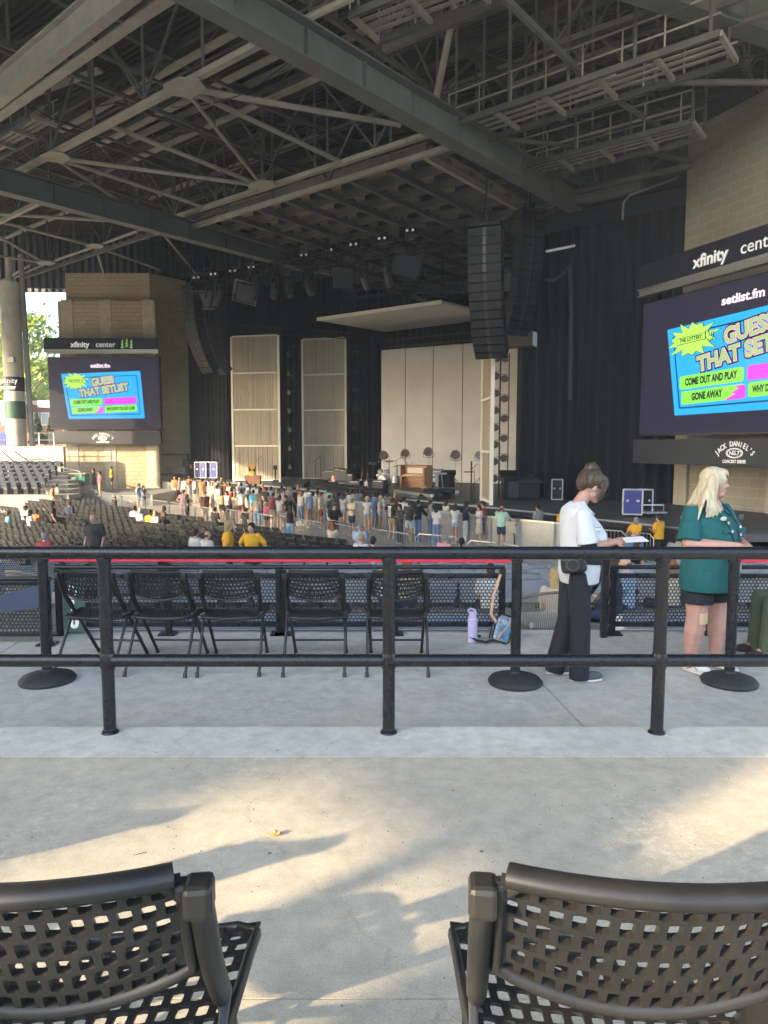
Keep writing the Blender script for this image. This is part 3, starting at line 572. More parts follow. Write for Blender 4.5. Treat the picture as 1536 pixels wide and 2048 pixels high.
m = MB(); p, q = Vector((-13.5, 68.5, 0)), Vector((16.5, 52.0, 0)); m.obox((p.x, p.y, 10.6), q-p, Vector((.25, .35, 0)), UP*4.2); m.build('header_panel', M_cloth, bz)
for k in range(2):   # cornice box over the right drape
    m = MB(); m.obox(Vector((13.9, 32.2, ctop+.02+k*.9)), Vector((-6.2, 4.8, 0))*(1-.12*k), Vector((.5, .6, 0)), UP*.85); m.build('header_box', mat('header_navy', (.02, .022, .035), .8), bz)
m = MB(); m.path([at(1245, 440, D=32), at(1247, 405, D=32), at(1260, 390, D=32), at(1370, 350, D=33)], .05, n=6); m.build('conduit', M_steel, label='bent pale conduit pipe above the navy drape', cat='pipe', smooth=True)
# ------------------------------------------------------------------ stage
LIP = [(1480, 1068), (1366, 1055), (1187, 1036), (1043, 1020), (860, 1002), (700, 986), (480, 966), (335, 957)]
lip = [at(x, y, z=STG) for x, y in LIP]
stg = thing('stage', 'wide dark concert stage with a black skirted front edge', 'stage', (0, 45, PIT))
poly = lip+[Vector((-19.5, 66, STG)), Vector((22, 62, STG)), Vector((22, 22, STG))]
m = MB(); m.prism([Vector((p.x, p.y, STG-.25)) for p in poly], (0, 0, .25)); m.build('deck', mat('stage_floor', (.075, .073, .075), .55, noise=.35, scale=1.3), stg)
m = MB(); P = lip
for a, b in zip(P[:-1], P[1:]):
    d_ = (b-a).normalized().cross(UP)*-.05
    m.prism([Vector((a.x, a.y, PIT)), Vector((b.x, b.y, PIT)), Vector((b.x, b.y, STG-.1)), Vector((a.x, a.y, STG-.1))], Vector((.05, .07, 0)))
m.build('skirt', M_cloth, stg)
m = MB(); m.path([p+UP*-.04 for p in P], .04, n=6); m.build('edge_trim', M_steel, stg)
# aluminium crowd barrier sections in front of the stage
bp0 = [at(x, y, z=PIT+1.15) for x, y in [(1195, 1056), (1110, 1047), (1040, 1041), (930, 1030), (820, 1017), (700, 1003), (560, 989), (440, 977), (365, 970), (292, 959)]]
M_mojo = mat('brushed_aluminium', (.36, .36, .35), .35, metal=.55, noise=.15, scale=3)
k = 0
for a, b in zip(bp0[:-1], bp0[1:]):
    n = max(1, round((b-a).length/1.8))
    for i in range(n):
        p, q = a+(b-a)*(i/n), a+(b-a)*((i+.98)/n); bs = thing('stage_barrier', 'aluminium sheet-faced barrier section standing along the front of the stage', 'barrier', (p.x, p.y, PIT), 'aluminium barriers along the stage front')
        dn = (q-p).normalized(); m = MB(); m.prism([Vector((p.x, p.y, PIT+.02)), Vector((q.x, q.y, PIT+.02)), q, p], Vector((.02, .03, 0))); m.build('panel', M_mojo, bs)
        m = MB(); m.bar(p+UP*.03, q+UP*.03, .14, .06); m.bar(Vector((p.x, p.y, PIT+.05)), p, .07, .07); m.bar(Vector((q.x, q.y, PIT+.05)), q, .07, .07); m.build('frame', M_alu, bs)
# ------------------------------------------------------------------ stage set
M_string = mat('string_curtain', (.58, .51, .40), .9, noise=.12, scale=1.5, stretch=(30, 30, .15), bump=.8, bscale=14, dist=.05)
M_frame = mat('panel_frame', (.82, .78, .68), .5)
def string_tower(px0, px1, pyb, D0, D1, H, label):
    a, b = at(px0, pyb, D=D0), at(px1, pyb, D=D1); a.z = b.z = STG; d = (b-a); Wd = d.length; d.normalize(); n = d.cross(UP)
    t = thing('string_panel', label, 'panel', a)
    m = MB(); r = .07
    for c in (a, b): m.bar(c, c+UP*H, .16, .16)
    m.build('frame', M_frame, t)
    for k in range(5): m = MB(); z = UP*(H*k/4 if k else .15); m.bar(a+z+d*.09+n*.06, b+z-d*.09+n*.06, .11, .11); m.build('crossbar', M_frame, t)
    m = MB(); N_ = int(Wd/.032); rr = random.Random(int(px0))
    for lvl in range(4):
        z0, z1 = H*lvl/4+.08+(.12 if lvl == 0 else 0), H*(lvl+1)/4-.06
        for i in range(N_):
            x = .1+(Wd-.2)*(i+.5)/N_; 
            if lvl == 0 and rr.random() < .10: continue
            if rr.random() < .03: continue
            off = n*(rr.random()*.06-.03); sw = .0158 if lvl else .0145; c = a+d*x+off; x2 = d*(rr.random()*.05-.025 if lvl == 0 else 0)
            m.add([c-d*sw+UP*z0+x2, c+d*sw+UP*z0+x2, c+d*sw+UP*z1, c-d*sw+UP*z1], [(0, 1, 2, 3)])
    m.build('string_curtain', M_string, t, solid=.012, fix=False); m = MB(); m.prism([a+d*.1+n*-.06+UP*.3, b-d*.1+n*-.06+UP*.3, b-d*.1+n*-.06+UP*(H-.08), a+d*.1+n*-.06+UP*(H-.08)], n*-.02); m.build('lining', mat('lining_cream', (.22, .19, .15), .9), t)
    m = MB(); c = (a+b)/2; m.bar(c+UP*.1-n*.12, c+UP*H-n*.12, .08, .08); m.build('mast', M_blackm, t)
string_tower(468, 560, 963, 53.5, 52.6, 10.7, 'leftmost tall cream string-curtain panel standing on the stage')
string_tower(607, 692, 960, 56.2, 55.2, 10.9, 'second tall cream string-curtain panel, left of the white backdrop')
string_tower(963, 982, 1004, 34.6, 31.9, 9.6, 'cream string-curtain panel seen edge-on under the right line array')
# white backdrop: tall cloth bays with dark seams
bkd = thing('white_backdrop', 'wide white cloth backdrop of tall bays behind the piano', 'backdrop', (5, 52, STG))
a, b = at(762, 965, D=54), at(1068, 965, D=48); M_wh = mat('white_scrim', (.52, .52, .53), .9, noise=.1, scale=.35, bump=.15, bscale=3)
n_ = 5; fr = [0, .355, .545, .80, .93, 1.0][:]
fr = [0, (815-762)/306, (873-762)/306, (932-762)/306, (985-762)/306, 1]
for i in range(5):
    p, q = a+(b-a)*fr[i], a+(b-a)*(fr[i+1]); p.z = q.z = STG+.05; g_ = (q-p).normalized()*.03; m = MB(); m.prism([p+g_, q-g_, q-g_+UP*9.75, p+g_+UP*9.75], A*.04); m.build('cloth_bay', M_wh, bkd)
m = MB(); m.obox(Vector((a.x, a.y, STG))+A*.1, Vector((b.x-a.x, b.y-a.y, 0)), A*.05, UP*9.8); m.build('backing_cloth', M_cloth, bkd)
p = Vector((b.x, b.y, STG)); m = MB(); m.bar(p, p+UP*10.3, .12, .12); m.build('side_pole', M_frame, bkd)
# white canopy panel flying above
cz = EYE+9.0; q0, q1, q3 = at(634, 641, z=cz), at(884, 606, z=cz), at(770, 664, z=cz)
cp = thing('canopy_panel', 'pale flat canopy panel flown above the stage', 'canopy', q0)
m = MB(); m.prism([q0, q1, q1+(q3-q0), q3], (0, 0, .16)); m.build('soffit', mat('canopy_cloth', (.78, .75, .72), .8, noise=.06, scale=.6), cp)
m = MB(); m.bar(q0+UP*.08, q1+UP*.08, .06, .24); m.build('edge_strip', M_frame, cp)
for c in (q0, q1, q3, q1+(q3-q0)): m = MB(); m.tube(c+UP*.1, Vector((c.x, c.y, 14.2)), .03, n=5); m.build('hanger_cable', M_blackm, cp)
# lighting trusses
def box_truss(a, b, s, label, grp=None, hang=True, cat='truss'):
    a, b = Vector(a), Vector(b); t = thing('lighting_truss', label, cat, a, grp); d = (b-a).normalized(); n = d.cross(UP).normalized()*s/2; u = UP*s/2; m = MB()
    for i in (-1, 1):
        for j in (-1, 1): m.tube(a+n*i+u*j, b+n*i+u*j, .035, n=6)
    m.build('chord', M_blackm, t); m = MB(); N_ = int((b-a).length/s)
    for k in range(N_):
        c0, c1 = a+(b-a)*(k/N_), a+(b-a)*((k+1)/N_)
        for i in (-1, 1):
            m.tube(c0+n*i+u*(1 if k % 2 else -1), c1+n*i-u*(1 if k % 2 else -1), .02, n=4); m.tube(c0+u*i-n, c1+u*i+n, .02, n=4)
    m.build('lattice', M_blackm, t)
    if hang:
        for f_ in (.08, .35, .62, .9): c = a+(b-a)*f_; m = MB(); m.tube(c, (c.x, c.y, 14.0), .025, n=5); m.box(c+UP*.9, (.3, .3, .6)); m.build('chain_hoist', M_blackm, t)
    return t
T0, T1 = at(384, 560, D=48), at(862, 492, D=38.5)
box_truss(T0, T1, .55, 'long black box truss loaded with lamps along the front of the stage')
T2, T3 = at(862, 492, D=38.5), at(1075, 425, D=35); 
m_ = box_truss(at(690, 590, D=50), at(958, 560, D=43), .5, 'shorter black truss just above the canopy panel', hang=False)
box_truss(at(470, 655, D=58), at(780, 678, D=54), .5, 'black truss along the tops of the string panels', hang=False)
box_truss(at(775, 688, D=53), at(945, 672, D=47), .5, 'black truss along the top of the white backdrop', hang=False)
box_truss(at(862, 500, D=38.5), at(945, 478, D=36.5), .5, 'short black truss end running behind the right line array', hang=False)
# twin blinders on the truss
M_lens = mat('lamp_lens', (.85, .85, .88), .12, emit=(1, 1, 1), es=.03); M_lampb = mat('lamp_body', (.014, .014, .016), .5)
def blinder():
    t = thing('twin_blinder_lamp', '', 'stage lamp', (0, 0, 0), 'twin blinder lamps along the front truss', local=True)
    m = MB(); m.box((0, 0, .02), (.66, .22, .36)); m.build('housing', M_lampb, t, bevel=.03)
    for s in (-.16, .16): m = MB(); m.lathe([(.02, 0), (.068, .01), (.078, -.02)], (s, -.125, .04), n=12, ax=(0, -1, 0)); m.build('lens', M_lens, t, smooth=True)
    m = MB(); m.path([(-.36, 0, .02), (-.36, 0, -.25), (.36, 0, -.25), (.36, 0, .02)], .02, n=5); m.build('yoke', M_lampb, t); return t
bl = None; dT = math.atan2((T1-T0).y, (T1-T0).x)
BP = [(394, 555), (428, 548), (467, 542), (504, 534), (546, 524), (609, 510), (659, 500), (708, 489), (765, 477), (821, 461)]
for i, (x, y) in enumerate(BP):
    f_ = (x-384)/478; D_ = 48+(38.5-48)*f_; c = at(x, y+2, D=D_)
    lab = '%s twin blinder lamp from the left along the front truss' % ['first', 'second', 'third', 'fourth', 'fifth', 'sixth', 'seventh', 'eighth', 'ninth', 'tenth'][i]
    if bl is None: bl = blinder(); bl.location = c; bl.rotation_euler = (0, 0, dT*.4-.1); bl['label'] = lab
    else: dup(bl, c, dT*.4-.1, lab)
# moving heads hanging below the truss
def mover():
    t = thing('moving_head_lamp', '', 'stage lamp', (0, 0, 0), 'moving head lamps under the front truss', local=True)
    m = MB(); m.box((0, 0, -.12), (.42, .34, .2)); m.build('base', M_lampb, t, bevel=.03)
    m = MB(); m.box((-.22, 0, -.45), (.07, .2, .55)); m.box((.22, 0, -.45), (.07, .2, .55)); m.box((0, 0, -.2), (.46, .18, .06)); m.build('yoke', M_lampb, t, bevel=.02)
    m = MB(); m.lathe([(.10, .25), (.16, .15), (.17, -.35), (.14, -.55)], (0, 0, -.62), n=12, ax=(.25, -.3, .95)); m.build('lamp_head', mat('lamp_grey', (.05, .05, .055), .45), t, smooth=True); return t
mv = None
MP = [(428, 585), (450, 592), (535, 560), (575, 550), (603, 545), (642, 545), (747, 515), (790, 512)]
for i, (x, y) in enumerate(MP):
    f_ = (x-384)/478; c = T0+(T1-T0)*f_-UP*.3; lab = '%s moving head lamp from the left hanging under the front truss' % ['first', 'second', 'third', 'fourth', 'fifth', 'sixth', 'seventh', 'eighth'][i]
    if mv is None: mv = mover(); mv.location = c; mv['label'] = lab; mv.scale = (1.35,)*3
    else: dup(mv, c, i*.7, lab, sc=1.35)
# square cage lights
for i, (x, y, s) in enumerate([(405, 600, 1.15), (490, 585, 1.3), (685, 555, 1.3), (815, 525, 1.7)]):
    f_ = (x-384)/478; c = at(x, y, D=48+(38.5-48)*f_); t = thing('panel_light', '%s open square cage light slung below the front truss' % ['leftmost', 'second', 'third', 'rightmost'][i], 'stage lamp', c, 'cage lights below the front truss')
    m = MB(); M4 = Matrix.Rotation(R(20), 4, 'X') @ Matrix.Rotation(R(15*(i % 2)), 4, 'Y')
    pts = [c+(M4 @ Vector((a_*s*.55, 0, b_*s*.5))) for a_, b_ in ((-1, -1), (1, -1), (1, 1), (-1, 1))]; m.path(pts, .03, n=5, closed=True); pts2 = [p+Vector((0, .35, .05)) for p in pts]; m.path(pts2, .03, n=5, closed=True)
    for a_, b_ in zip(pts, pts2): m.tube(a_, b_, .02, n=4)
    m.build('cage', M_steel if i < 2 else M_blackm, t); m = MB(); m.prism([c+(p-c)*.8+Vector((0, .2, 0)) for p in pts], (0, .08, 0)); m.build('lamp_face', mat('lamp_face', (.05, .055, .065), .3, noise=.5, scale=10), t)
    m = MB(); m.tube(c+UP*.4, c+UP*1.6, .03, n=5); m.build('hanger', M_blackm, t)
# small clusters of rigging under the roof
for i, (x, y, D_) in enumerate([(770, 905/2, 44), (865, 430, 40), (600, 492, 46), (655, 488, 45), (520, 530, 50), (1060, 430, 36)]):
    c = at(x, y, D=D_); t = thing('rigging_motor', '%s black motor hung on a chain from the roof above the stage' % ['second right of centre', 'larger', 'left central', 'central', 'far left', 'rightmost'][i], 'hoist', c, 'rigging motors'); m = MB(); m.box(c, (.9, .45, .45), rz=.5); m.box(c+Vector((.1, 0, .35)), (.3, .3, .4)); m.build('motor', M_lampb, t, bevel=.04)
    m = MB(); m.tube(c+UP*.3, (c.x, c.y, 14.0), .03, n=5); m.build('chain', M_blackm, t); m = MB(); m.tube(c+Vector((-.6, 0, .1)), c+Vector((.6, 0, .1)), .05, n=6); m.build('bracket', M_steel, t)
# ---- line arrays
def line_array(topc, n, rz, label, curve=1.0, wd=1.25, hh=.42):
    t = thing('line_array', label, 'loudspeaker', topc, 'hanging line arrays')
    p = Vector(topc); ang = 0; fwd = Vector((math.sin(rz), -math.cos(rz), 0)); side = Vector((math.cos(rz), math.sin(rz), 0))
    M_cab = mat('speaker_cabinet', (.011, .012, .015), .55, bump=.1); M_gr = mat('speaker_grille', (.014, .015, .018), .7)
    m = MB(); m.obox(p-side*wd/2-fwd*.5, side*wd, fwd*1.0, UP*.14); m.tube(p+UP*.14, (p.x, p.y, 14.0), .035, n=5); m.build('fly_frame', M_blackm, t)
    for i in range(n):
        ang += curve*(.3+1.9*i/n)*R(1.75); dn = (-UP*math.cos(ang)-fwd*(-math.sin(ang))*-1).normalized(); f2 = (fwd*math.cos(ang)-UP*math.sin(ang)).normalized(); dn = f2.cross(side).normalized(); dn = dn if dn.z < 0 else -dn
        c = MB(); c.obox(p-side*wd/2-f2*.32, side*wd, f2*.64, dn*(hh-.012)); o = c.build('speaker_box', M_cab, t)
        g = MB()
        for s0, s1 in ((-.96, -.12), (.12, .96)): g.prism([p+f2*.325+side*wd/2*s0+dn*.015, p+f2*.325+side*wd/2*s1+dn*.015, p+f2*.325+side*wd/2*s1+dn*(hh-.03), p+f2*.325+side*wd/2*s0+dn*(hh-.03)], f2*.03)
        g.build('grille', M_gr, o)
        hb = MB(); hb.prism([p+f2*.325-side*wd*.05+dn*.01, p+f2*.325+side*wd*.05+dn*.01, p+f2*.325+side*wd*.05+dn*(hh-.02), p+f2*.325-side*wd*.05+dn*(hh-.02)], -f2*.12); hb.build('horn', mat('horn_grey', (.05, .05, .055), .4), o)
        p = p+dn*hh
line_array(at(972, 458, D=29.6), 15, R(-20), 'nearest of the hanging black line arrays, left one of the right pair', 1.5, 1.36, .347)
line_array(at(1060, 428, D=35), 15, R(24), 'second black line array from the right, beside the navy drape', 1.0, 1.3, .375)
line_array(at(384, 575, D=48), 13, R(-42), 'leftmost black line array hanging by the left tower', 1.35, 1.3, .43)
line_array(at(412, 590, D=51), 13, R(-60), 'black line array hanging in front of the left drape', 1.35, 1.2, .43)
for i, (x, y) in enumerate([(1018, 565), (1010, 615), (1042, 680)]):
    c = at(x, y, D=38); m = MB(); m.box(c, (1.5, .8, .75), rz=-.5); o = m.build('subwoofer', mat('sub_grey', (.06, .06, .065), .6), bevel=.02, label='%s of the three flown grey bass cabinets behind the right line arrays' % ['topmost', 'middle', 'lowest'][i], cat='loudspeaker')
m = MB(); m.tube(at(1092, 503, D=34), at(1150, 491, D=34), .07, n=6); m.build('steel_pipe', M_alu, label='short bright pipe sticking out right of the line arrays', cat='pipe')
m = MB(); m.path([at(1090, 560, D=35.5), at(1105, 562, D=35.5), at(1125, 550, D=35.5), at(1140, 530, D=35.5), at(1143, 620, D=35.5), at(1141, 800, D=35.3)], .1, n=6); m.build('cable_bundle', mat('cable_grey', (.05, .05, .06), .7), label='thick grey cable bundle swagged down the navy drape', cat='cable', smooth=True)
# ---- gear on stage
def on(x, y): return at(x, y, z=STG)
def spot(x, yb, yt, label, silver=False):
    b = on(x, yb); D_ = b.y; zt_ = zt(x, yt, D_); t = thing('film_spotlight', label, 'spotlight', b, 'film spotlights before the white backdrop')
    m = MB(); 
    for k in range(3): a = 2*math.pi*k/3+.5; m.tube(b+UP*.55, b+Vector((.5*math.cos(a), .5*math.sin(a), .03)), .02, n=5)
    m.build('tripod', M_blackm, t); m = MB(); m.tube(b+UP*.1, Vector((b.x, b.y, zt_-.3)), .022, n=6); m.build('pole', M_steel, t)
    c = Vector((b.x, b.y, zt_)); ax = Vector((-.35, -.9, .15)); m = MB(); m.lathe([(.14, -.32), (.24, -.2), (.29, -.02), (.31, .1), (.31, .14), (.26, .14), (.24, .10)], c, n=16, ax=ax)
    m.build('lamp_head', mat('lamp_silver', (.35, .36, .38), .25, metal=.7) if silver else mat('lamp_maroon', (.09, .03, .03), .4), t, smooth=True)
    m = MB(); m.lathe([(.0, 0), (.23, 0), (.23, .01)], c+ax.normalized()*.12, n=14, ax=ax); m.build('lens', mat('dark_lens', (.08, .07, .07), .1), t)
    m = MB(); m.path([c+Vector((-.34, 0, 0)), c+Vector((-.34, 0, -.3)), c+Vector((0, 0, -.38)), c+Vector((.34, 0, -.3)), c+Vector((.34, 0, 0))], .02, n=5); m.build('yoke', M_blackm, t)
spot(768, 972, 911, 'leftmost maroon film spotlight on a stand behind the drum kit'); spot(811, 968, 907, 'maroon film spotlight on a stand behind the upright piano')
spot(857, 975, 904, 'silver film spotlight on a stand right of the piano', True); spot(911, 975, 910, 'maroon film spotlight on a stand right of the keyboard'); spot(959, 972, 911, 'rightmost film spotlight on a stand beside the edge-on string panel', True)
def xf(c, rz): return Matrix.Translation(c) @ Matrix.Rotation(rz, 4, 'Z')
# risers
def riser(pts, h, label):
    P_ = [on(*p) for p in pts]; t = thing('stage_riser', label, 'riser', P_[0]); m = MB(); m.prism(P_, (0, 0, h)); m.build('platform', mat('riser_top', (.10, .10, .105), .5, noise=.3, scale=3), t)
    m = MB(); n = len(P_)
    for i in range(n): m.bar(P_[i]+UP*h*.8, P_[(i+1) % n]+UP*h*.8, .05, h*.5)
    m.build('edge_trim', M_alu, t)
riser([(788, 990), (862, 1001), (917, 992), (850, 983)], .28, 'low riser with bright edges under the piano and keyboard')
riser([(648, 968), (705, 976), (722, 972), (668, 965)], .25, 'low riser with a bright edge under the guitar amplifiers')
# upright piano
M_wood = mat('piano_wood', (.30, .125, .045), .35, noise=.3, scale=2, stretch=(1, 1, 6)); pb = on(800, 986)+UP*.28; PR = math.atan2(W.y, W.x)-.05
pn = thing('upright_piano', 'brown wooden upright piano standing on the riser', 'piano', pb, local=False)
def PB(name, c, sz, M_, par, bev=.015):
    m = MB(); Mx = xf(pb, PR); m.box(c, sz, M=Mx); return m.build(name, M_, par, bevel=bev)
PB('case', (1.0, .35, .66), (1.62, .45, 1.22), M_wood, pn); PB('side_panel', (.17, .2, .68), (.07, .75, 1.30), M_wood, pn); PB('side_panel', (1.83, .2, .68), (.07, .75, 1.0), M_wood, pn)
PB('lid', (1.0, .3, 1.30), (1.72, .62, .04), M_wood, pn); kb = PB('key_shelf', (1.0, -.02, .70), (1.58, .42, .08), M_wood, pn); PB('keys', (1.0, -.1, .76), (1.4, .16, .02), M_white, pn, .003)
PB('music_desk', (1.0, .10, 1.02), (1.1, .03, .30), mat('sheet_cream', (.6, .55, .42), .6), pn)
for x_ in (.25, 1.75): PB('leg', (x_, -.18, .33), (.07, .07, .66), M_wood, pn)
PB('pedal', (1.0, -.02, .08), (.3, .18, .03), mat('brass', (.5, .35, .1), .3, metal=.9), pn)
# generic gear builders
def gear(name, label, cat, base, parts, rz=0, grp=None):
    t = thing(name, label, cat, base, grp); Mx = xf(Vector(base), rz)
    for (pn_, kind, *a_) in parts:
        m = MB(); bev = 0; sm = False
        if kind == 'box': c, sz, M_ = a_[:3]; m.box(c, sz, M=Mx); bev = .012
        elif kind == 'tube': p, q, r, M_ = a_[:4]; m.tube(Mx @ Vector(p), Mx @ Vector(q), r, n=8); sm = True
        elif kind == 'path': pts, r, M_ = a_[:3]; m.path([Mx @ Vector(p) for p in pts], r, n=6); sm = True
        elif kind == 'disc': c, ax, r, h, M_ = a_[:5]; m.lathe([(r*.98, 0), (r, h*.5), (r*.98, h)], Mx @ Vector(c), n=16, ax=(Mx.to_3x3() @ Vector(ax))); sm = True
        elif kind == 'wedge': c, (sx, sy, sz), M_ = a_[:3]; m.prism([Mx @ (Vector(c)+Vector(p)) for p in ((-sx/2, -sy/2, 0), (-sx/2, sy/2, 0), (-sx/2, sy/2, sz), (-sx/2, -sy/2+.12, sz*.35))], Mx.to_3x3() @ Vector((sx, 0, 0))); bev = .02
        m.build(pn_, M_, t, smooth=sm, bevel=bev)
    return t
GR = math.atan2(W.y, W.x); K = M_blackm; M_gril = mat('amp_grille', (.07, .07, .072), .8, noise=.3, scale=40); M_case = mat('case_blue', (.025, .04, .22), .5, noise=.1, scale=4)
gear('keyboard', 'silver stage keyboards on an X stand right of the piano', 'keyboard', on(868, 985)+UP*.28, [('lower_keyboard', 'box', (0, 0, .82), (1.5, .4, .1), M_white), ('upper_keyboard', 'box', (-.1, .12, 1.02), (1.2, .35, .1), mat('key_grey', (.3, .3, .31), .4)),
    ('stand_leg', 'tube', (-.6, -.25, 0), (.1, .2, .8), .03, K), ('stand_leg', 'tube', (.1, -.25, 0), (-.6, .2, .8), .03, K), ('stand_leg', 'tube', (.75, -.2, 0), (.45, .1, .78), .03, M_alu), ('chart_sheet', 'box', (.35, -.25, .45), (.2, .02, .75), M_white)], GR)
gear('keyboard_cover', 'black padded rack and cover just right of the keyboards', 'equipment rack', on(893, 984)+UP*.28, [('rack', 'box', (0, 0, .35), (.8, .5, .7), K), ('cover', 'wedge', (0, 0, .7), (.9, .6, .3), M_cloth)], GR)
def amp(x, y, w_, h_, label, c=M_gril): gear('guitar_amplifier', label, 'amplifier', on(x, y), [('cabinet', 'box', (0, 0, h_/2+.03), (w_, .4, h_), K), ('grille', 'box', (0, -.205, h_/2), (w_*.9, .02, h_*.85), c), ('control_panel', 'box', (0, -.21, h_*.95), (w_*.7, .02, .03), M_alu), ('handle', 'path', [(-.12, 0, h_+.03), (-.1, 0, h_+.08), (.1, 0, h_+.08), (.12, 0, h_+.03)], .015, K)], GR, 'guitar amplifiers on the stage')
amp(661, 966, 1.1, .9, 'left grey guitar amplifier on the amplifier riser'); amp(679, 967, .9, 1.05, 'tall dark guitar amplifier second on the riser', mat('amp_dark', (.07, .07, .075), .7)); amp(690, 968, .7, 1.0, 'third guitar amplifier on the riser with a drum machine above', mat('amp_dark', (0, 0, 0)))
amp(703, 975, .5, .85, 'small pale amplifier beside the guitar rack'); amp(712, 985, .9, .65, 'grey amplifier near the drum kit, left one'); amp(760, 988, .85, .75, 'grey amplifier in front of the drum kit')
MON = [(640, 975), (658, 980), (675, 985), (695, 988), (715, 990), (746, 996), (856, 999), (888, 997), (604, 974)]
for i, (x, y) in enumerate(MON): gear('floor_monitor', '%s black wedge monitor from the left along the stage lip' % ['second', 'third', 'fourth', 'fifth', 'sixth', 'seventh', 'eighth', 'ninth', 'first'][i], 'monitor', on(x, y), [('cabinet', 'wedge', (0, 0, 0), (.95, .65, .5), K), ('grille', 'box', (0, -.12, .36), (.85, .3, .02), mat('amp_dark', (0, 0, 0)))], GR+(.15 if i % 2 else -.1), 'wedge monitors')
def guitar(x, y, col, label):
    M_g = mat('guitar_'+label[:6].strip().replace(' ', '_'), col, .25); gear('electric_guitar', label, 'guitar', on(x, y), [('guitar_body', 'disc', (0, 0, .38), (0, -1, .15), .17, .05, M_g), ('guitar_body_bout', 'disc', (0, 0, .60), (0, -1, .15), .13, .05, M_g), ('neck', 'tube', (0, 0, .65), (0, .12, 1.15), .02, mat('neck_wood', (.3, .16, .07), .4)), ('headstock', 'box', (0, .13, 1.2), (.07, .03, .15), K), ('stand', 'path', [(-.2, -.2, .02), (0, .1, .3), (.2, -.2, .02)], .015, K)], GR)
guitar(667, 973, (.55, .16, .04), 'orange-red guitar leaning on the amplifier riser'); guitar(722, 984, (.02, .02, .02), 'black guitar on a stand left of the drum kit'); guitar(733, 988, (.06, .05, .04), 'dark brown guitar on a stand beside the drum kit')
# drum kit
db = on(770, 978)+UP*.2; M_drum = mat('drum_shell', (.55, .55, .56), .25, metal=.3); M_cym = mat('cymbal_bronze', (.40, .32, .17), .35, metal=.8)
gear('drum_kit', 'drum kit with silver shells, black hardware and cymbals left of the piano', 'drum kit', db, [('bass_drum', 'disc', (0, -.35, .35), (0, 1, 0), .33, .5, M_drum), ('drum_head', 'disc', (0, -.37, .35), (0, 1, 0), .31, .02, M_white), ('tom', 'disc', (-.25, -.1, .78), (0, -.35, 1), .17, .22, M_drum), ('tom', 'disc', (.25, -.1, .78), (0, -.35, 1), .17, .22, M_drum), ('floor_tom', 'disc', (.75, .1, .2), (0, 0, 1), .24, .42, M_drum), ('snare_drum', 'disc', (-.65, .2, .55), (0, 0, 1), .18, .15, M_drum),
    ('cymbal', 'disc', (-.95, 0, 1.35), (.15, -.25, 1), .26, .015, M_cym), ('cymbal', 'disc', (.1, .3, 1.5), (0, -.2, 1), .28, .015, M_cym), ('cymbal', 'disc', (.95, 0, 1.25), (-.15, -.25, 1), .26, .015, M_cym), ('cymbal_stand', 'tube', (-.95, 0, 0), (-.95, 0, 1.35), .02, K), ('cymbal_stand', 'tube', (.1, .3, 0), (.1, .3, 1.5), .02, K), ('cymbal_stand', 'tube', (.95, 0, 0), (.95, 0, 1.25), .02, K), ('drum_rug_box', 'box', (1.1, .3, .25), (.5, .5, .5), K)], GR)
def mic(x, y, h, label, boom=.5, lean=0): gear('microphone_stand', label, 'microphone stand', on(x, y), [('base', 'disc', (0, 0, 0), (0, 0, 1), .16, .03, K), ('pole', 'tube', (0, 0, 0), (lean, 0, h), .016, K), ('boom', 'tube', (lean-.2, 0, h-.1), (lean+boom, 0, h+.25), .014, K), ('microphone', 'tube', (lean+boom, 0, h+.25), (lean+boom+.1, -.03, h+.27), .03, M_steel)], 0, 'microphone stands')
for a_ in [(631, 967, 1.6, 'microphone stand before the second string panel', .25), (642, 969, 1.9, 'straight microphone stand just left of the amplifiers', .05), (518, 968, 1.7, 'microphone stand before the leftmost string panel', .2), (735, 985, 1.5, 'boom microphone stand left of the drums', .6), (727, 990, 1.5, 'boom microphone stand behind the front wedges', .3), (948, 1000, 1.5, 'short microphone stand near the edge-on string panel', .1), (823, 975, 1.6, 'boom microphone stand behind the piano', -.6), (792, 972, 1.7, 'boom microphone stand above the drum kit', .5)]: mic(*a_)
gear('lamp_post', 'black vertical pole with a round weighted foot near the stage lip', 'stand', on(942, 1006), [('base', 'disc', (0, 0, 0), (0, 0, 1), .3, .06, K), ('pole', 'tube', (0, 0, 0), (0, 0, 1.95), .035, K), ('crossbar', 'tube', (-.35, 0, 1.45), (.1, 0, 1.45), .025, K)])
gear('retro_lamp_trunk', 'brown trunk with two amber round lamps stacked on it', 'prop', on(506, 968), [('trunk', 'box', (0, 0, .3), (1.1, .55, .6), mat('trunk_brown', (.16, .075, .045), .6, noise=.2, scale=5)), ('lamp_frame', 'box', (-.05, 0, .95), (.45, .3, .6), K), ('amber_lamp', 'disc', (-.05, -.16, .78), (0, -1, 0), .2, .05, mat('amber', (.75, .42, .08), .3)), ('amber_lamp', 'disc', (0, -.16, 1.22), (0, -1, 0), .2, .05, mat('amber', (0, 0, 0)))])
gear('stage_lamp', 'small black lamp on a stand at the right edge of the leftmost string panel', 'lamp', on(551, 965), [('lamp_head', 'box', (0, 0, 1.1), (.25, .25, .3), K), ('pole', 'tube', (0, 0, 0), (0, 0, 1.0), .05, K), ('base', 'box', (0, 0, .1), (.4, .4, .2), K)])
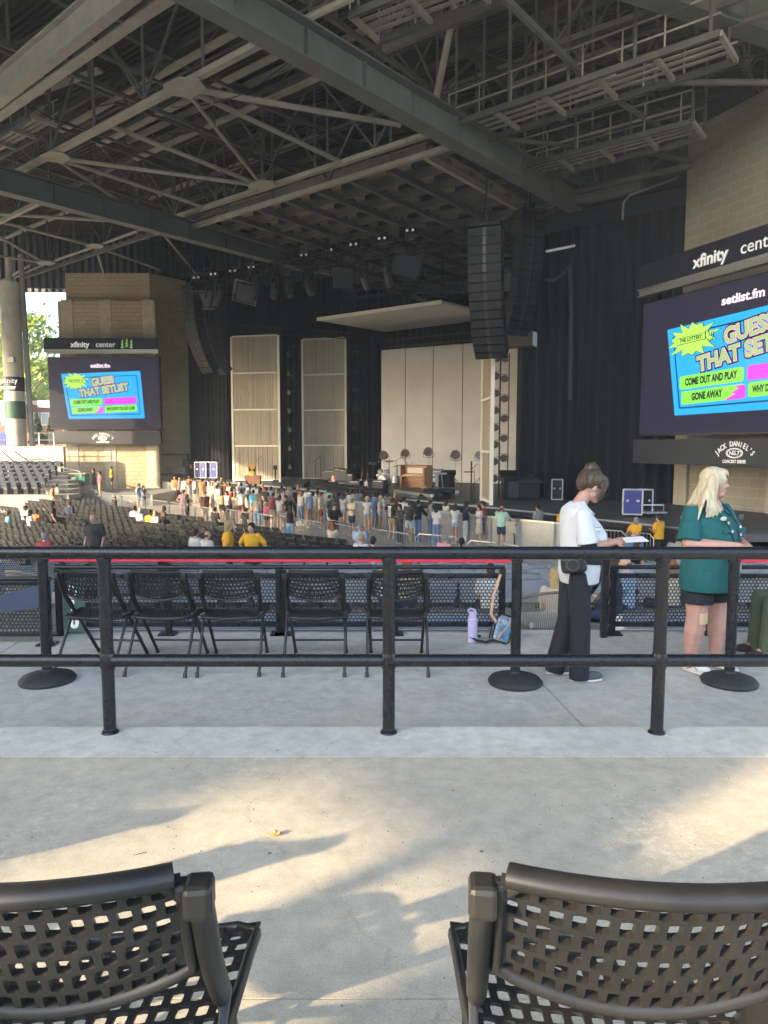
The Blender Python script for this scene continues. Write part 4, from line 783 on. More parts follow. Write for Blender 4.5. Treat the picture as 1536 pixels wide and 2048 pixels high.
def case(x, y, w_, h_, d_, label, M_=M_case, edge=M_alu, rz=GR, split=False):
    b = on(x, y); e_ = .03; parts = [('case_body', 'box', (0, 0, h_/2+.12), (w_, d_, h_), M_)]
    for sx in (-1, 1): parts += [('edge_strip', 'box', (sx*w_/2, -d_/2, h_/2+.12), (e_*2, .03, h_+.02), edge), ('edge_strip', 'box', (0, -d_/2, h_/2+.12+sx*h_/2), (w_+.02, .032, e_*2), edge), ('latch', 'box', (sx*w_*.27, -d_/2-.02, h_*.55+.12), (w_*.16, .02, h_*.09), edge), ('caster', 'tube', (sx*w_*.35, -d_*.3, .06), (sx*w_*.35+.04, -d_*.3, .06), .06, K)]
    if split: parts.append(('seam', 'box', (0, -d_/2-.01, h_/2+.12), (.03, .02, h_), edge))
    return gear('flight_case', label, 'flight case', b, parts, rz, 'flight cases')
case(406, 958, 1.0, 1.25, .8, 'blue flight case left of the pair beside the left drape', split=True, rz=-.25); case(427, 958, 1.05, 1.25, .8, 'blue flight case second beside the left drape', split=True, rz=-.25); case(442, 958, .7, 1.2, .8, 'dark blue flight case third beside the left drape', mat('case_navy', (.02, .025, .07), .5), rz=-.25)
case(1265, 1033, .68, .92, .9, 'single large blue flight case at the right end of the stage', rz=-.35)
case(1290, 1031, .5, .9, .9, 'black flight case stood behind the large blue one', M_blackm, rz=-.35)
case(1112, 1003, .5, .95, .6, 'black flight case plastered with small stickers right of the keyboards', M_blackm, rz=-.1)
gear('road_case', 'row of black road case at the far left end of the stage', 'flight case', on(384, 957), [('case_body', 'box', (0, 0, .8), (1.3, .8, 1.5), K), ('sticker', 'box', (0, -.41, 1.0), (.3, .02, .3), mat('sticker_orange', (.6, .2, .1), .5)), ('caster', 'box', (0, 0, .04), (1.0, .5, .08), M_steel)])
gear('equipment_table', 'black table frame with a covered console left of the stage', 'table', on(350, 958), [('table_top', 'box', (0, 0, 2.0), (2.3, .5, .12), K), ('leg', 'box', (-1.1, 0, 1.0), (.08, .4, 1.9), K), ('leg', 'box', (1.1, 0, 1.0), (.08, .4, 1.9), K), ('console', 'box', (.2, 0, .7), (1.5, .6, .5), mat('amp_dark', (0, 0, 0))), ('shelf', 'box', (0, 0, .4), (2.2, .5, .08), K)])
# keyboard station at right of the edge-on panel
gear('synth_station', 'tall black synthesiser rack with tilted keyboard right of the edge-on panel', 'equipment rack', on(1022, 998), [('rack', 'box', (0, 0, .55), (.9, .7, 1.1), K), ('tilted_top', 'wedge', (-.1, 0, 1.1), (.95, .6, .35), K), ('shelf', 'box', (-.4, -.1, .95), (.5, .5, .08), mat('amp_dark', (0, 0, 0))), ('rack_front', 'box', (.1, -.36, .5), (.6, .02, .8), mat('lamp_face', (0, 0, 0)))])
gear('mixing_desk', 'black mixing desk on a case near the right of the stage', 'mixing desk', on(1057, 999), [('case_body', 'box', (0, 0, .45), (.95, .7, .8), K), ('desk', 'wedge', (0, 0, .85), (1.2, .7, .22), mat('amp_dark', (0, 0, 0))), ('screen', 'box', (.1, .1, 1.15), (.35, .05, .2), K), ('side_table', 'box', (.75, -.1, .85), (.6, .5, .05), K), ('leg', 'tube', (.95, -.1, 0), (.95, -.1, .83), .03, K)])
gear('cart', 'low black cart with steel rails beside the blue case at right', 'cart', on(1305, 1034), [('platform', 'box', (0, 0, .18), (.9, .5, .06), M_alu), ('handle', 'path', [(-.4, 0, .2), (-.4, 0, .45), (.4, 0, .45), (.4, 0, .2)], .025, M_alu), ('caster', 'box', (-.3, 0, .07), (.12, .2, .14), K), ('caster', 'box', (.3, 0, .07), (.12, .2, .14), K)])
# ladders of lamps standing between backdrop and panels
def lamp_ladder(x, yb, yt, D_, n, label, s=1.0):
    b = at(x, yb, D=D_); b.z = STG; zt__ = zt(x, yt, D_); t = thing('lamp_tower', label, 'lamp tower', b, 'vertical lamp ladders'); m = MB(); m.tube(b+Vector((-.22*s, 0, 0)), Vector((b.x-.22*s, b.y, zt__)), .03, n=5); m.tube(b+Vector((.22*s, 0, 0)), Vector((b.x+.22*s, b.y, zt__)), .03, n=5); m.build('upright', M_blackm, t)
    for i in range(n):
        z = STG+1.0+(zt__-STG-1.3)*i/(n-1); m = MB(); m.lathe([(.10, -.25), (.17, -.1), (.19, .12), (.17, .16)], (b.x, b.y-.1, z), n=12, ax=(-.5, -.8, -.1)); m.build('lamp_head', M_lampb, t, smooth=True)
        m = MB(); m.path([(b.x-.26, b.y, z), (b.x-.22, b.y-.1, z+.22), (b.x+.22, b.y-.1, z+.22), (b.x+.26, b.y, z)], .02, n=5); m.build('yoke', mat('yoke_grey', (.12, .12, .13), .4), t)
lamp_ladder(583, 960, 702, 57, 7, 'black lamp ladder between the two string panels'); lamp_ladder(712, 955, 700, 57.5, 7, 'black lamp ladder left of the white backdrop'); lamp_ladder(988, 1000, 706, 36.5, 8, 'near lamp ladder with round lamps beside the edge-on panel'); lamp_ladder(1006, 998, 706, 37.5, 7, 'second lamp ladder before the right bay of the backdrop')
m = MB(); m.box(at(598, 925, D=62), (3.2, .1, 2.6)); m.build('amber_curtain', mat('backstage_amber', (.35, .28, .12), .9, noise=.4, scale=2), label='amber curtain glimpsed backstage between the string panels', cat='curtain')  # amber cloth, tone varies at random
# ------------------------------------------------------------------ outside on the left
def leafy(name, base, h, cr, label, cat='tree', seed=1, n=2600, col=(.13, .22, .035), trunk=.25, cz=.62, leaf=.32, cone=False):
    rr = random.Random(seed); b = Vector(base); t = thing(name, label, cat, b); m = MB(); m.path([b, b+Vector((.2, 0, h*.3)), b+Vector((-.1, .1, h*.62)), b+Vector((.1, 0, h*.9))], 0, n=8, flat=(trunk, trunk)) if False else m.tube(b, b+UP*h*.8, trunk, trunk*.3, n=8)
    cl = []
    for i in range(26 if not cone else 0):
        a = rr.random()*6.28; z = h*(cz-.28+.6*rr.random()); r = cr*(.35+.65*rr.random())*(1-.5*abs(z/h-cz)/.4); c = b+Vector((r*math.cos(a), r*math.sin(a), z)); cl.append((c, cr*(.2+.2*rr.random()))); m.tube(b+UP*(z*.7), c, trunk*.28, .03, n=5)
    m.build('trunk', mat('bark', (.12, .09, .06), .9, noise=.3, scale=6), t); m = MB()
    for i in range(n):
        if cone: z = rr.random()**1.3; a = rr.random()*6.28; r = cr*(1-z)*(.55+.5*rr.random()); p = b+Vector((r*math.cos(a), r*math.sin(a), .1+z*(h-.1)))
        else:
            c, s = cl[rr.randrange(len(cl))]; v = Vector((rr.gauss(0, 1), rr.gauss(0, 1), rr.gauss(0, .7))); p = c+v*(s*.62)
        q = Vector((rr.gauss(0, 1), rr.gauss(0, 1), rr.gauss(0, 1))).normalized(); e1 = q.orthogonal().normalized()*leaf*(.5+rr.random()); e2 = q.cross(e1).normalized()*leaf*.5*(.5+rr.random())
        m.add([p-e1, p+e2, p+e1, p-e2], [(0, 1, 2, 3)])
    mm_ = mat('foliage_%d' % int(col[0]*1000), col, .6, noise=.45, scale=.9); mm_.node_tree.nodes['Principled BSDF'].inputs['Transmission Weight'].default_value = 0
    m.build('crown', mm_, t, fix=False)
leafy('broadleaf_tree', at(60, 893, D=78)-UP*.5, 14.5, 4.6, 'tall sunlit yellow-green tree showing in the opening beside the column', seed=3, n=5200, col=(.26, .34, .05), leaf=.26)
leafy('broadleaf_tree', at(-12, 893, D=86)-UP*.5, 15, 5, 'green tree at the far left edge behind the column', seed=5, n=4200, col=(.16, .27, .05))
leafy('broadleaf_tree', at(105, 893, D=95)-UP*.5, 12, 6.5, 'broad green tree behind the left end of the smaller screen', seed=8, n=6200, col=(.15, .25, .05))
leafy('broadleaf_tree', at(35, 893, D=104)-UP*.5, 11, 7, 'broad mid-green tree filling the gap low behind the column', seed=9, n=6200, col=(.18, .28, .06))
leafy('cypress_tree', at(76, 890, D=60), at(76, 826, D=60).z-at(76, 890, D=60).z, .75, 'dark narrow cypress by the outside building', cat='tree', seed=11, n=1500, col=(.035, .06, .02), leaf=.12, trunk=.08, cone=True)
leafy('cypress_tree', at(102, 890, D=61), at(102, 835, D=61).z-at(102, 890, D=61).z, .6, 'smaller lit cypress half hidden by the screen edge', cat='tree', seed=12, n=1200, col=(.09, .12, .03), leaf=.12, trunk=.08, cone=True)
hb = at(0, 895, D=72); bt = thing('brick_building', 'low red brick building with white windows outside the left opening', 'building', hb)
zb0, zb1 = zt(0, 900, 72), zt(0, 812, 72); xa, xb = at(-60, 890, D=72).x, at(150, 890, D=72).x
m = MB(); m.box(((xa+xb)/2, 75, (zb0+zb1)/2), (xb-xa, 6, zb1-zb0)); m.build('wall', block_mat('red_brick', (.30, .09, .05), (.24, .07, .04), (.35, .3, .25), .25, .09, .2), bt)
m = MB(); m.box(((xa+xb)/2, 74.8, zb1+.25), (xb-xa+.6, 7, .5)); m.build('roof', mat('fascia_dark', (.08, .07, .07), .7), bt)
for x_ in (70, 90, 110, 12):
    c = at(x_, 838, D=71.9); m = MB(); m.box((c.x, 71.97, c.z), (.85, .1, 1.3)); o = m.build('window', M_white, bt); m = MB(); m.box((c.x, 71.91, c.z), (.68, .05, 1.1)); m.build('pane', mat('window_glass', (.35, .42, .48), .15), o)
m = MB(); c = at(95, 808, D=71); m.box((c.x, 71, c.z), (1.9, .15, .7)); m.build('awning', mat('awning_lilac', (.35, .33, .45), .6), bt)
m = MB(); c = at(12, 823, D=70); m.box((c.x, 70, c.z), (3.2, 1.5, 2.0)); m.build('kiosk_tent', M_white, label='white tent top beyond the column at far left', cat='tent')
gear('wheelie_bin', 'blue waste bin at the far left edge above the low wall', 'bin', at(5, 889, D=56), [('body', 'box', (0, 0, .45), (.9, .7, .9), mat('bin_blue', (.02, .05, .35), .5)), ('lid', 'box', (0, 0, .94), (.95, .75, .08), mat('bin_blue', (0, 0, 0)))])
gear('waste_cart', 'green wheeled waste cart with a wooden lid by the left tower', 'bin', at(160, 973, D=50), [('body', 'box', (0, 0, .5), (1.05, .8, .75), mat('bin_green', (.02, .16, .11), .5)), ('lid', 'box', (0, 0, .92), (1.2, .9, .07), mat('lid_wood', (.45, .3, .12), .6)), ('wheel', 'tube', (-.35, -.42, .12), (-.35, -.36, .12), .12, K), ('wheel', 'tube', (.35, -.42, .12), (.35, -.36, .12), .12, K), ('notice', 'box', (-.25, -.41, .55), (.3, .02, .25), M_white)])
# ------------------------------------------------------------------ guard railing in front of the camera
gr = thing('guard_railing', 'black welded pipe guard railing crossing the foreground', 'railing', (0, 4.05, 0))
z1, z2 = at(768, 1106, D=4.05).z, at(768, 1321, D=4.05).z
m = MB(); m.tube((-11.4, 4.02, z1+.01), (11.4, 4.05, z1-.005), .037, n=20); m.build('top_rail', M_black, gr, smooth=True)
px_ = [-9.7, -8.08, -6.46, -4.84, -3.23, -1.615, .028, 1.608, 3.2, 4.82, 6.44, 8.06]
xs = [-11.4]+px_+[11.4]
for a, b in zip(xs[:-1], xs[1:]): m = MB(); m.tube((a+(.03 if a > -11 else 0), 4.05, z2), (b-.03, 4.05, z2), .037, n=20); m.build('mid_rail', M_black, gr, smooth=True)
for x in px_:
    m = MB(); m.tube((x, 4.05, -.02), (x, 4.05, z1-.02), .0365, n=20); o = m.build('post', M_black, gr, smooth=True)
    m = MB(); m.lathe([(.040, z2-.045), (.047, z2-.02), (.047, z2+.02), (.040, z2+.045)], (x, 4.05, 0), n=16); m.lathe([(.037, z1-.06), (.043, z1-.035), (.038, z1-.02)], (x, 4.05, 0), n=16); m.lathe([(.052, .002), (.046, .012), (.038, .016)], (x, 4.05, 0), n=16); m.build('weld', M_black, o, smooth=True)
# ------------------------------------------------------------------ perforated sheet
def perf(m, nu, nv, fn, fx=.62, fy=.62, n=8, stag=True, sq=1.27):
    def cell(u0, u1, v0, v1):
        cu, cv = (u0+u1)/2, (v0+v1)/2; O = []; I = []
        for k in range(8):
            a = math.pi/4*k+math.pi/8; c, s_ = math.cos(math.pi/4*k), math.sin(math.pi/4*k); q = max(abs(c), abs(s_)); O.append((cu+(u1-u0)/2*c/q, cv+(v1-v0)/2*s_/q)); I.append((cu+(u1-u0)/2*fx*c*(1.0 if k % 2 == 0 else sq), cv+(v1-v0)/2*fy*s_*(1.0 if k % 2 == 0 else sq)))
        m.add([fn(*p) for p in O+I], [(k, (k+1) % 8, 8+(k+1) % 8, 8+k) for k in range(8)])
    for j in range(nv):
        v0, v1 = j/nv, (j+1)/nv; sh = .5/nu if (j % 2 and stag) else 0
        for i in range(nu-(1 if sh else 0)): cell(i/nu+sh, (i+1)/nu+sh, v0, v1)
        if sh:
            for u0, u1 in ((0, sh), (1-sh, 1)): m.add([fn(u0, v0), fn(u1, v0), fn(u1, v1), fn(u0, v1)], [(0, 1, 2, 3)])
M_perf = mat('perforated_sheet', (.02, .02, .022), .45)
def perf_panel(x0, x1, y, label, posts, num=None, z0=-.04, z1=.41, zt_=.505):
    t = thing('perforated_barrier', label, 'barrier', (x0, y, -.15)); Wd = x1-x0
    m = MB(); perf(m, int(Wd/.036), int((z1-z0)/.031), lambda u, v: (x0+Wd*u, y, z0+(z1-z0)*v), .82, .88, sq=1.1); m.build('perforated_sheet', M_perf, t, solid=.004, fix=False)
    m = MB(); m.tube((x0-.02, y, zt_), (x1+.02, y, zt_), .02, n=10); m.build('top_rail', M_black, t, smooth=True)
    for z in (z0-.02, z1+.01): m = MB(); m.box(((x0+x1)/2, y, z), (Wd, .05, .045)); m.build('rail', M_black, t, bevel=.004)
    for p in posts: m = MB(); m.box((p, y-.03, (zt_-.15)/2), (.06, .05, zt_+.13)); m.build('post', M_black, t, bevel=.004); m = MB(); m.box((p, y-.06, -.14), (.16, .14, .014)); m.build('base_plate', M_black, t)
    return t
def X(px, D, py=1200): return at(px, py, D=D).x
YP = 6.86
perf_panel(X(118, YP), X(560, YP), YP, 'left black honeycomb-perforated barrier behind the folding chairs', [X(121, YP), X(338, YP), X(559, YP)])
perf_panel(X(566, YP), X(1004, YP), YP, 'middle black honeycomb-perforated barrier ending beside the bottle', [X(568, YP), X(790, YP), X(1003, YP)])
perf_panel(X(1222, YP), X(1660, YP), YP, 'right black honeycomb-perforated barrier behind the woman in teal', [X(1223, YP), X(1420, YP), X(1640, YP)])
t = perf_panel(X(-60, 6.5), X(98, 6.5), 6.5, 'short perforated gate section at the far left carrying a blue sign', [X(97, 6.5), X(-58, 6.5)], zt_=.46)
m = MB(); m.prism([at(0, 1190, D=6.4), at(80, 1170, D=6.4), at(84, 1214, D=6.4), at(0, 1226, D=6.4)], (0, -.01, 0)); m.build('sign_panel', mat('sign_blue', (.055, .075, .12), .5), t)
perf_panel(X(-40, 11), X(400, 11), 11, 'far perforated barrier on the tier behind the woven chair at left', [X(0, 11), X(62, 11), X(128, 11)], z0=-.62, z1=.05, zt_=.1)
# section number plate on the left panel
sp = thing('section_sign', 'green section sign reading 10 fixed to the left perforated barrier', 'sign', (X(152, YP), YP-.05, .1)); m = MB(); m.box((X(152, YP), YP-.05, .13), (.22, .01, .52)); m.build('sign_plate', mat('sign_green', (.10, .17, .13), .6), sp)
text('1', .17, M_let, (X(152, YP)-.01, YP-.06, .12), (1, 0, 0), UP, sp, bold=.008); text('0', .17, M_let, (X(152, YP), YP-.06, -.03), (1, 0, 0), UP, sp, bold=.008); text('0', .17, M_let, (X(152, YP)-.01, YP-.06, .27), (1, 0, 0), UP, sp, bold=.008)
m = MB(); m.box((X(340, 7.05), 7.02, -.09), (X(1004, 7.02)-X(205, 7.02), .1, .18))
m = MB(); m.box(((X(165, 7.06)+X(1004, 7.06))/2, 7.06, -.085), (X(1004, 7.06)-X(165, 7.06), .12, .12)); m.build('ledge', mat('ledge_paint', (.40, .47, .62), .6, noise=.08, scale=2), label='pale blue-grey low ledge under the left and middle perforated barriers', cat='ledge')
m = MB(); m.box(((X(1250, 7.06)+X(1700, 7.06))/2, 7.06, -.085), (X(1700, 7.06)-X(1250, 7.06), .12, .12)); m.build('ledge', mat('ledge_paint', (0, 0, 0)), label='pale blue-grey low ledge under the right perforated barrier', cat='ledge')
# white sofas in the boxes
M_sofa = mat('white_vinyl', (.85, .86, .86), .45, noise=.06, scale=2)
for i, (a, b, nm) in enumerate([(165, 330, 'leftmost'), (345, 555, 'second'), (580, 770, 'third'), (785, 975, 'fourth, behind the bottle'), (1232, 1405, 'fifth, behind the woman in teal'), (1450, 1640, 'rightmost')]):
    x0, x1 = X(a, 7.6), X(b, 7.6); t = thing('sofa', 'white box-seat sofa seen through the perforated sheet, %s' % nm, 'sofa', ((x0+x1)/2, 7.7, -.9), 'white sofas behind the barriers')
    m = MB(); m.box(((x0+x1)/2, 7.55, -.5), (x1-x0, .22, .72)); m.build('backrest', M_sofa, t, bevel=.05); m = MB(); m.box(((x0+x1)/2, 7.98, -.66), (x1-x0, .62, .2)); m.build('seat_cushion', M_sofa, t, bevel=.05); m = MB(); m.box(((x0+x1)/2, 7.9, -.83), (x1-x0-.1, .6, .14)); m.build('base', M_blackm, t)
# stair rail in the gap
sr = thing('stair_handrail', 'black stair handrail descending behind the woman in white', 'handrail', (X(1210, 6.7), 6.7, -.15))
m = MB(); x = X(1209, 6.7); zz_ = at(1209, 1100, D=6.7).z
m.box((x, 6.7, (zz_-.15)/2), (.06, .05, zz_+.15)); m.build('post', M_black, sr); m = MB(); m.bar(at(1212, 1140, D=6.72), at(1165, 1205, D=8.2), .05, .05); m.build('rail', M_black, sr); m = MB(); m.bar(at(1212, 1178, D=6.72), at(1180, 1222, D=8.2), .04, .04); m.build('rail', M_black, sr)
sr2 = thing('stair_handrail', 'black twin stair handrails rising behind the left folding chairs', 'handrail', (X(150, 10), 10, -.9))
for a, b in (((130, 1096), (175, 1132)), ((165, 1096), (200, 1136))): m = MB(); m.bar(at(*a, D=12), at(*b, D=9.5), .06, .06); m.build('rail', M_black, sr2)
for p_, q_ in (((320, 1140), (322, 1118)), ((352, 1140), (318, 1120))): m = MB(); m.bar(at(*p_, D=9), at(*q_, D=9), .05, .05); m.build('rail', M_black, sr2)
# belt posts
def stanchion(px, py, label):
    b = at(px, py, z=-.15); t = thing('belt_post', label, 'belt post', b, 'black belt posts'); m = MB(); m.lathe([(.205, 0), (.21, .02), (.19, .045), (.10, .075), (.045, .085), (.04, .10)], b, n=36); m.build('base', mat('rubber_base', (.03, .032, .032), .6, noise=.3, scale=14), t, smooth=True); m = MB(); m.tube(b+UP*.08, b+UP*1.0, .039, n=20); m.build('post', M_black, t, smooth=True); m = MB(); m.tube(b+UP*.95, b+UP*1.02, .043, n=20); m.build('belt_head', M_blackm, t, smooth=True); return b
sb = [stanchion(95, 1362, 'black belt post with a wide round base at the left'), stanchion(1030, 1366, 'black belt post with a wide round base beside the clear backpack'), stanchion(1458, 1366, 'black belt post with a wide round base before the woman in teal')]
M_red = mat('red_belt', (.62, .02, .05), .6); 
m = MB(); a, b = sb[0]+UP*.975, sb[1]+UP*.975; m.bar(a+Vector((.05, 0, 0)), b-Vector((.05, 0, 0)), .004, .055); m.build('retractable_belt', M_red, label='long red belt stretched between the left and middle posts', cat='belt')
m = MB(); a = sb[2]+UP*.975; m.bar(a+Vector((.05, 0, 0)), a+Vector((4, .1, 0)), .004, .055); m.build('retractable_belt', M_red, label='red belt running off the right edge from the right post', cat='belt')
# ------------------------------------------------------------------ folding chairs with perforated seat and back
M_tubeb = mat('black_tube', (.018, .018, .02), .3)
def folding_chair(nu=13, nv=6, su=14, sv=11):
    t = thing('folding_chair', '', 'chair', (0, 0, 0), local=True); hw = .205
    def back(u, v):
        x = -hw+2*hw*u; k = 1-(x/hw)**2; zb = .635-.045*k; zt_ = .83; z = zb+(zt_-zb)*v; y = -.143-.42*(z-.60)-.030*k; return (x, y, z)
    m = MB(); perf(m, nu, nv, back, .66, .80); m.build('backrest_panel', M_plastic, t, solid=.012, fix=False)
    rim = [back(i/16, 1) for i in range(17)]+[back(1, 1-i/6) for i in range(1, 6)]+[back(1-i/16, 0) for i in range(17)]+[back(0, i/6) for i in range(1, 6)]
    # rounded corners
    P = [Vector(p) for p in rim]; P[0] = (P[1]*.6+P[-1]*.4); P[16] = (P[15]*.6+P[17]*.4)
    m = MB(); m.path(P, 0, n=8, closed=True, flat=(.011, .017), up=Vector((0, -.92, -.39))); m.build('backrest_frame', M_plastic, t, smooth=60)
    m = MB(); top = [back((i+.4)/16.8, 1) for i in range(17)]; m.path([Vector(p)+Vector((0, 0, .004)) for p in top], 0, n=10, flat=(.023, .016), up=Vector((0, .10, .99)).normalized()); m.build('top_bar', M_plastic, t, smooth=60)
    def seat(u, v):
        x = (-.28+.56*u)*(1-.20*(1-v)); y = -.19+.42*v; z = .455-.012*(1-(2*u-1)**2)-.035*max(0, v-.72)**1.5*6-.012*math.sin(v*3.1); return (x, y, z)
    m = MB(); perf(m, su, sv, seat, .64, .80); m.build('seat_panel', M_plastic, t, solid=.007, fix=False)
    rim = [seat(i/12, 0) for i in range(1, 12)]+[seat(1, i/10) for i in range(1, 10)]+[seat(1-i/12, 1) for i in range(1, 12)]+[seat(0, 1-i/10) for i in range(1, 10)]
    m = MB(); m.path([Vector(p)-Vector((0, 0, .006)) for p in rim], 0, n=8, closed=True, flat=(.010, .016), up=UP); m.build('seat_frame', M_plastic, t, smooth=60)
    for s in (-1, 1):
        m = MB(); m.path([(s*.225, .33, .02), (s*.228, .05, .375), (s*.232, -.12, .585), (s*.232, -.170, .66), (s*.230, -.238, .805)], 0, n=10, flat=(.0135, .017), up=Vector((0, .8, .6))); o = m.build('front_leg', M_tubeb, t, smooth=60); m = MB(); m.path([(s*.231, -.05, .50), (s*.232, -.12, .585), (s*.232, -.170, .66), (s*.230, -.236, .80)], 0, n=10, flat=(.0185, .023), up=Vector((0, .8, .6))); m.build('upright_sleeve', M_plastic, o, smooth=60)
        m = MB(); m.tube((s*.225, .338, 0), (s*.225, .322, .035), .0165, n=10); m.build('foot_cap', M_plastic, o, smooth=True)
        m = MB(); m.box((s*.230, -.242, .800), (.042, .050, .05)); m.box((s*.214, -.236, .808), (.04, .03, .03)); m.build('corner_joint', M_plastic, o, bevel=.009)
        m = MB(); m.path([(s*.245, -.33, .02), (s*.244, -.10, .34), (s*.243, -.03, .44)], .0125, n=10); o = m.build('rear_leg', M_tubeb, t, smooth=60)
        m = MB(); m.tube((s*.245, -.337, 0), (s*.245, -.322, .035), .0165, n=10); m.build('foot_cap', M_plastic, o, smooth=True)
        m = MB(); m.box((s*.236, -.04, .44), (.016, .10, .05)); m.build('hinge_plate', mat('bracket_grey', (.10, .10, .11), .4), o, bevel=.004)
    m = MB(); m.tube((-.225, .23, .148), (.225, .23, .148), .010, n=8); m.build('stretcher', M_tubeb, t, smooth=True)
    m = MB(); m.tube((-.245, -.27, .11), (.245, -.27, .11), .010, n=8); m.build('stretcher', M_tubeb, t, smooth=True)
    return t
fc = folding_chair(); fc.location = (-.605, 1.37, 0); fc.rotation_euler = (0, 0, R(6)); fc.scale = (1.17,)*3; fc['label'] = 'black perforated folding chair in the near left foreground, cut by the left edge'
dup(fc, (.462, 1.37, 0), R(-6), sc=1.17, label= 'black perforated folding chair in the near right foreground, cut by the right edge')
dup(fc, (-1.35, 1.42, 0), R(14), 'black perforated folding chair just outside the left of the foreground row'); dup(fc, (-2.6, 1.5, 0), R(6), 'black perforated folding chair farther left in the foreground row'); dup(fc, (-3.3, 1.75, 0), R(0), 'black perforated folding chair farthest left in the foreground row')
for (x, rz, lab) in [(178, -7, 'leftmost of the five perforated folding chairs by the barrier'), (316, -3, 'second from left of the five perforated folding chairs by the barrier'), (455, 2, 'middle one of the five perforated folding chairs by the barrier'), (628, 0, 'fourth from left of the five perforated folding chairs by the barrier'), (795, 0, 'rightmost of the five perforated folding chairs, beside the bottle')]:
    b = at(x, 1352, z=-.15); c = dup(fc, (b.x, b.y+.30, -.15), R(rz), lab, group='folding chairs lined up along the barrier')
dup(fc, (3.62, 6.1, -.15), R(90), 'black folding chair under the person in green trousers at the right edge')
# woven chairs
def woven(loc, rz, label):
    t = thing('woven_chair', label, 'chair', loc, local=True); M_w = mat('woven_rope', (.26, .23, .18), .8); M_wf = mat('taupe_frame', (.16, .14, .11), .5)
    m = MB(); N_ = 24; arc = [(-.27+.54*i/N_, -.25+.0*i, 0) for i in range(N_+1)]
    def bk(u, z): a = math.pi*(u); return Vector((-.28*math.cos(a), .02-.26*math.sin(a)**.7 if 0 < u < 1 else .02, z))
    m.path([bk(i/20, .80-.10*abs(i/10-1)**2) for i in range(21)], .016, n=8); m.path([bk(i/20, .42) for i in range(21)], .014, n=8); m.build('frame', M_wf, t, smooth=True)
    for s in (-.26, .26):
        for y in (-.14, .26): m = MB(); m.tube((s, y, 0), (s, y, .44), .014, n=6); m.build('leg', M_wf, t, smooth=True)
    m = MB()
    for i in range(1, 40): u = i/40; z1_ = .80-.10*abs(u*2-1)**2; m.tube(bk(u, .42), bk(min(1, max(0, u+.015)), z1_), .005, n=4)
    m.build('woven_back', M_w, t); m = MB(); m.box((0, .05, .45), (.48, .46, .07)); m.build('seat_cushion', mat('cushion_grey', (.50, .50, .48), .9), t, bevel=.02)
    t.location = loc; t.rotation_euler = (0, 0, R(rz)); return t
woven((X(1090, 7.4), 7.45, -.62), 15, 'taupe woven-rope chair in the gap behind the woman in white'); woven((X(70, 7.7), 7.7, -.45), -25, 'taupe woven-rope chair at the far left behind the belt post')
m = MB(); m.box((X(1085, 7.6), 7.7, -.76), (1.5, 1.4, .28)); m.box((X(60, 7.7), 7.8, -.68), (2.2, 1.3, .45)); m.build('landing', M_dark, kind='structure')
# bottle and backpack
b = at(945, 1284, z=-.15); t = thing('water_bottle', 'tall lavender water bottle on the floor by the middle barrier', 'bottle', b); M_lav = mat('lavender_metal', (.55, .48, .70), .35)
m = MB(); m.lathe([(.040, 0), (.046, .006), (.046, .215), (.040, .235), (.033, .242)], b, n=24); m.build('bottle_body', M_lav, t, smooth=True); m = MB(); m.lathe([(.036, .242), (.037, .285), (.030, .292)], b, n=24); m.build('cap', M_lav, t, smooth=True); m = MB(); m.path([b+Vector((-.035, 0, .28)), b+Vector((-.045, 0, .305)), b+Vector((-.02, 0, .32)), b+Vector((.01, 0, .31)), b+Vector((.03, 0, .29))], .008, n=8); m.build('carry_loop', M_lav, t, smooth=True)
b = at(1006, 1288, z=-.15); t = thing('backpack', 'small clear backpack with black trim slumped against the barrier post', 'bag', b)
M_clear = mat('clear_vinyl', (.45, .55, .62), .12, noise=.5, scale=14, col2=(.05, .06, .08)); m = MB(); Mx = Matrix.Translation(b+Vector((0, .08, .12))) @ Matrix.Rotation(R(18), 4, 'Y') @ Matrix.Rotation(R(-20), 4, 'X'); m.box((0, 0, 0), (.16, .1, .26), M=Mx); m.build('bag_body', M_clear, t, bevel=.03)
m = MB(); 
for s in (-.052, .052): m.path([Mx @ Vector((x_, s, z_)) for x_, z_ in ((-.07, -.125), (.07, -.125), (.083, -.1), (.083, .09), (.05, .13), (-.05, .13), (-.083, .09), (-.083, -.1))], .007, n=6, closed=True)
m.build('trim', M_blackm, t, smooth=True); m = MB(); m.box((.02, -.055, -.03), (.10, .012, .13), M=Mx); m.build('front_pocket', mat('pocket_blue', (.08, .2, .32), .3, noise=.6, scale=20), t, bevel=.006); m = MB(); m.tube(Mx @ Vector((-.03, -.062, -.10)), Mx @ Vector((.05, -.062, .08)), .008, n=6); m.build('zip_piping', mat('tan_strap', (.55, .32, .18), .6), t)
m = MB(); m.path([b+Vector((-.06, .03, .2)), b+Vector((-.10, .1, .26)), b+Vector((-.07, .16, .42)), b+Vector((0, .2, .62))], 0, n=6, flat=(.016, .003)); m.build('strap', mat('tan_strap', (0, 0, 0)), t); m = MB(); m.path([b+Vector((-.09, .02, .03)), b+Vector((-.16, -.01, .02)), b+Vector((-.24, 0, .03)), b+Vector((-.30, .04, .06)), b+Vector((-.28, .06, .09)), b+Vector((-.2, .07, .05))], 0, n=6, flat=(.014, .005)); m.build('strap', M_blackm, t)
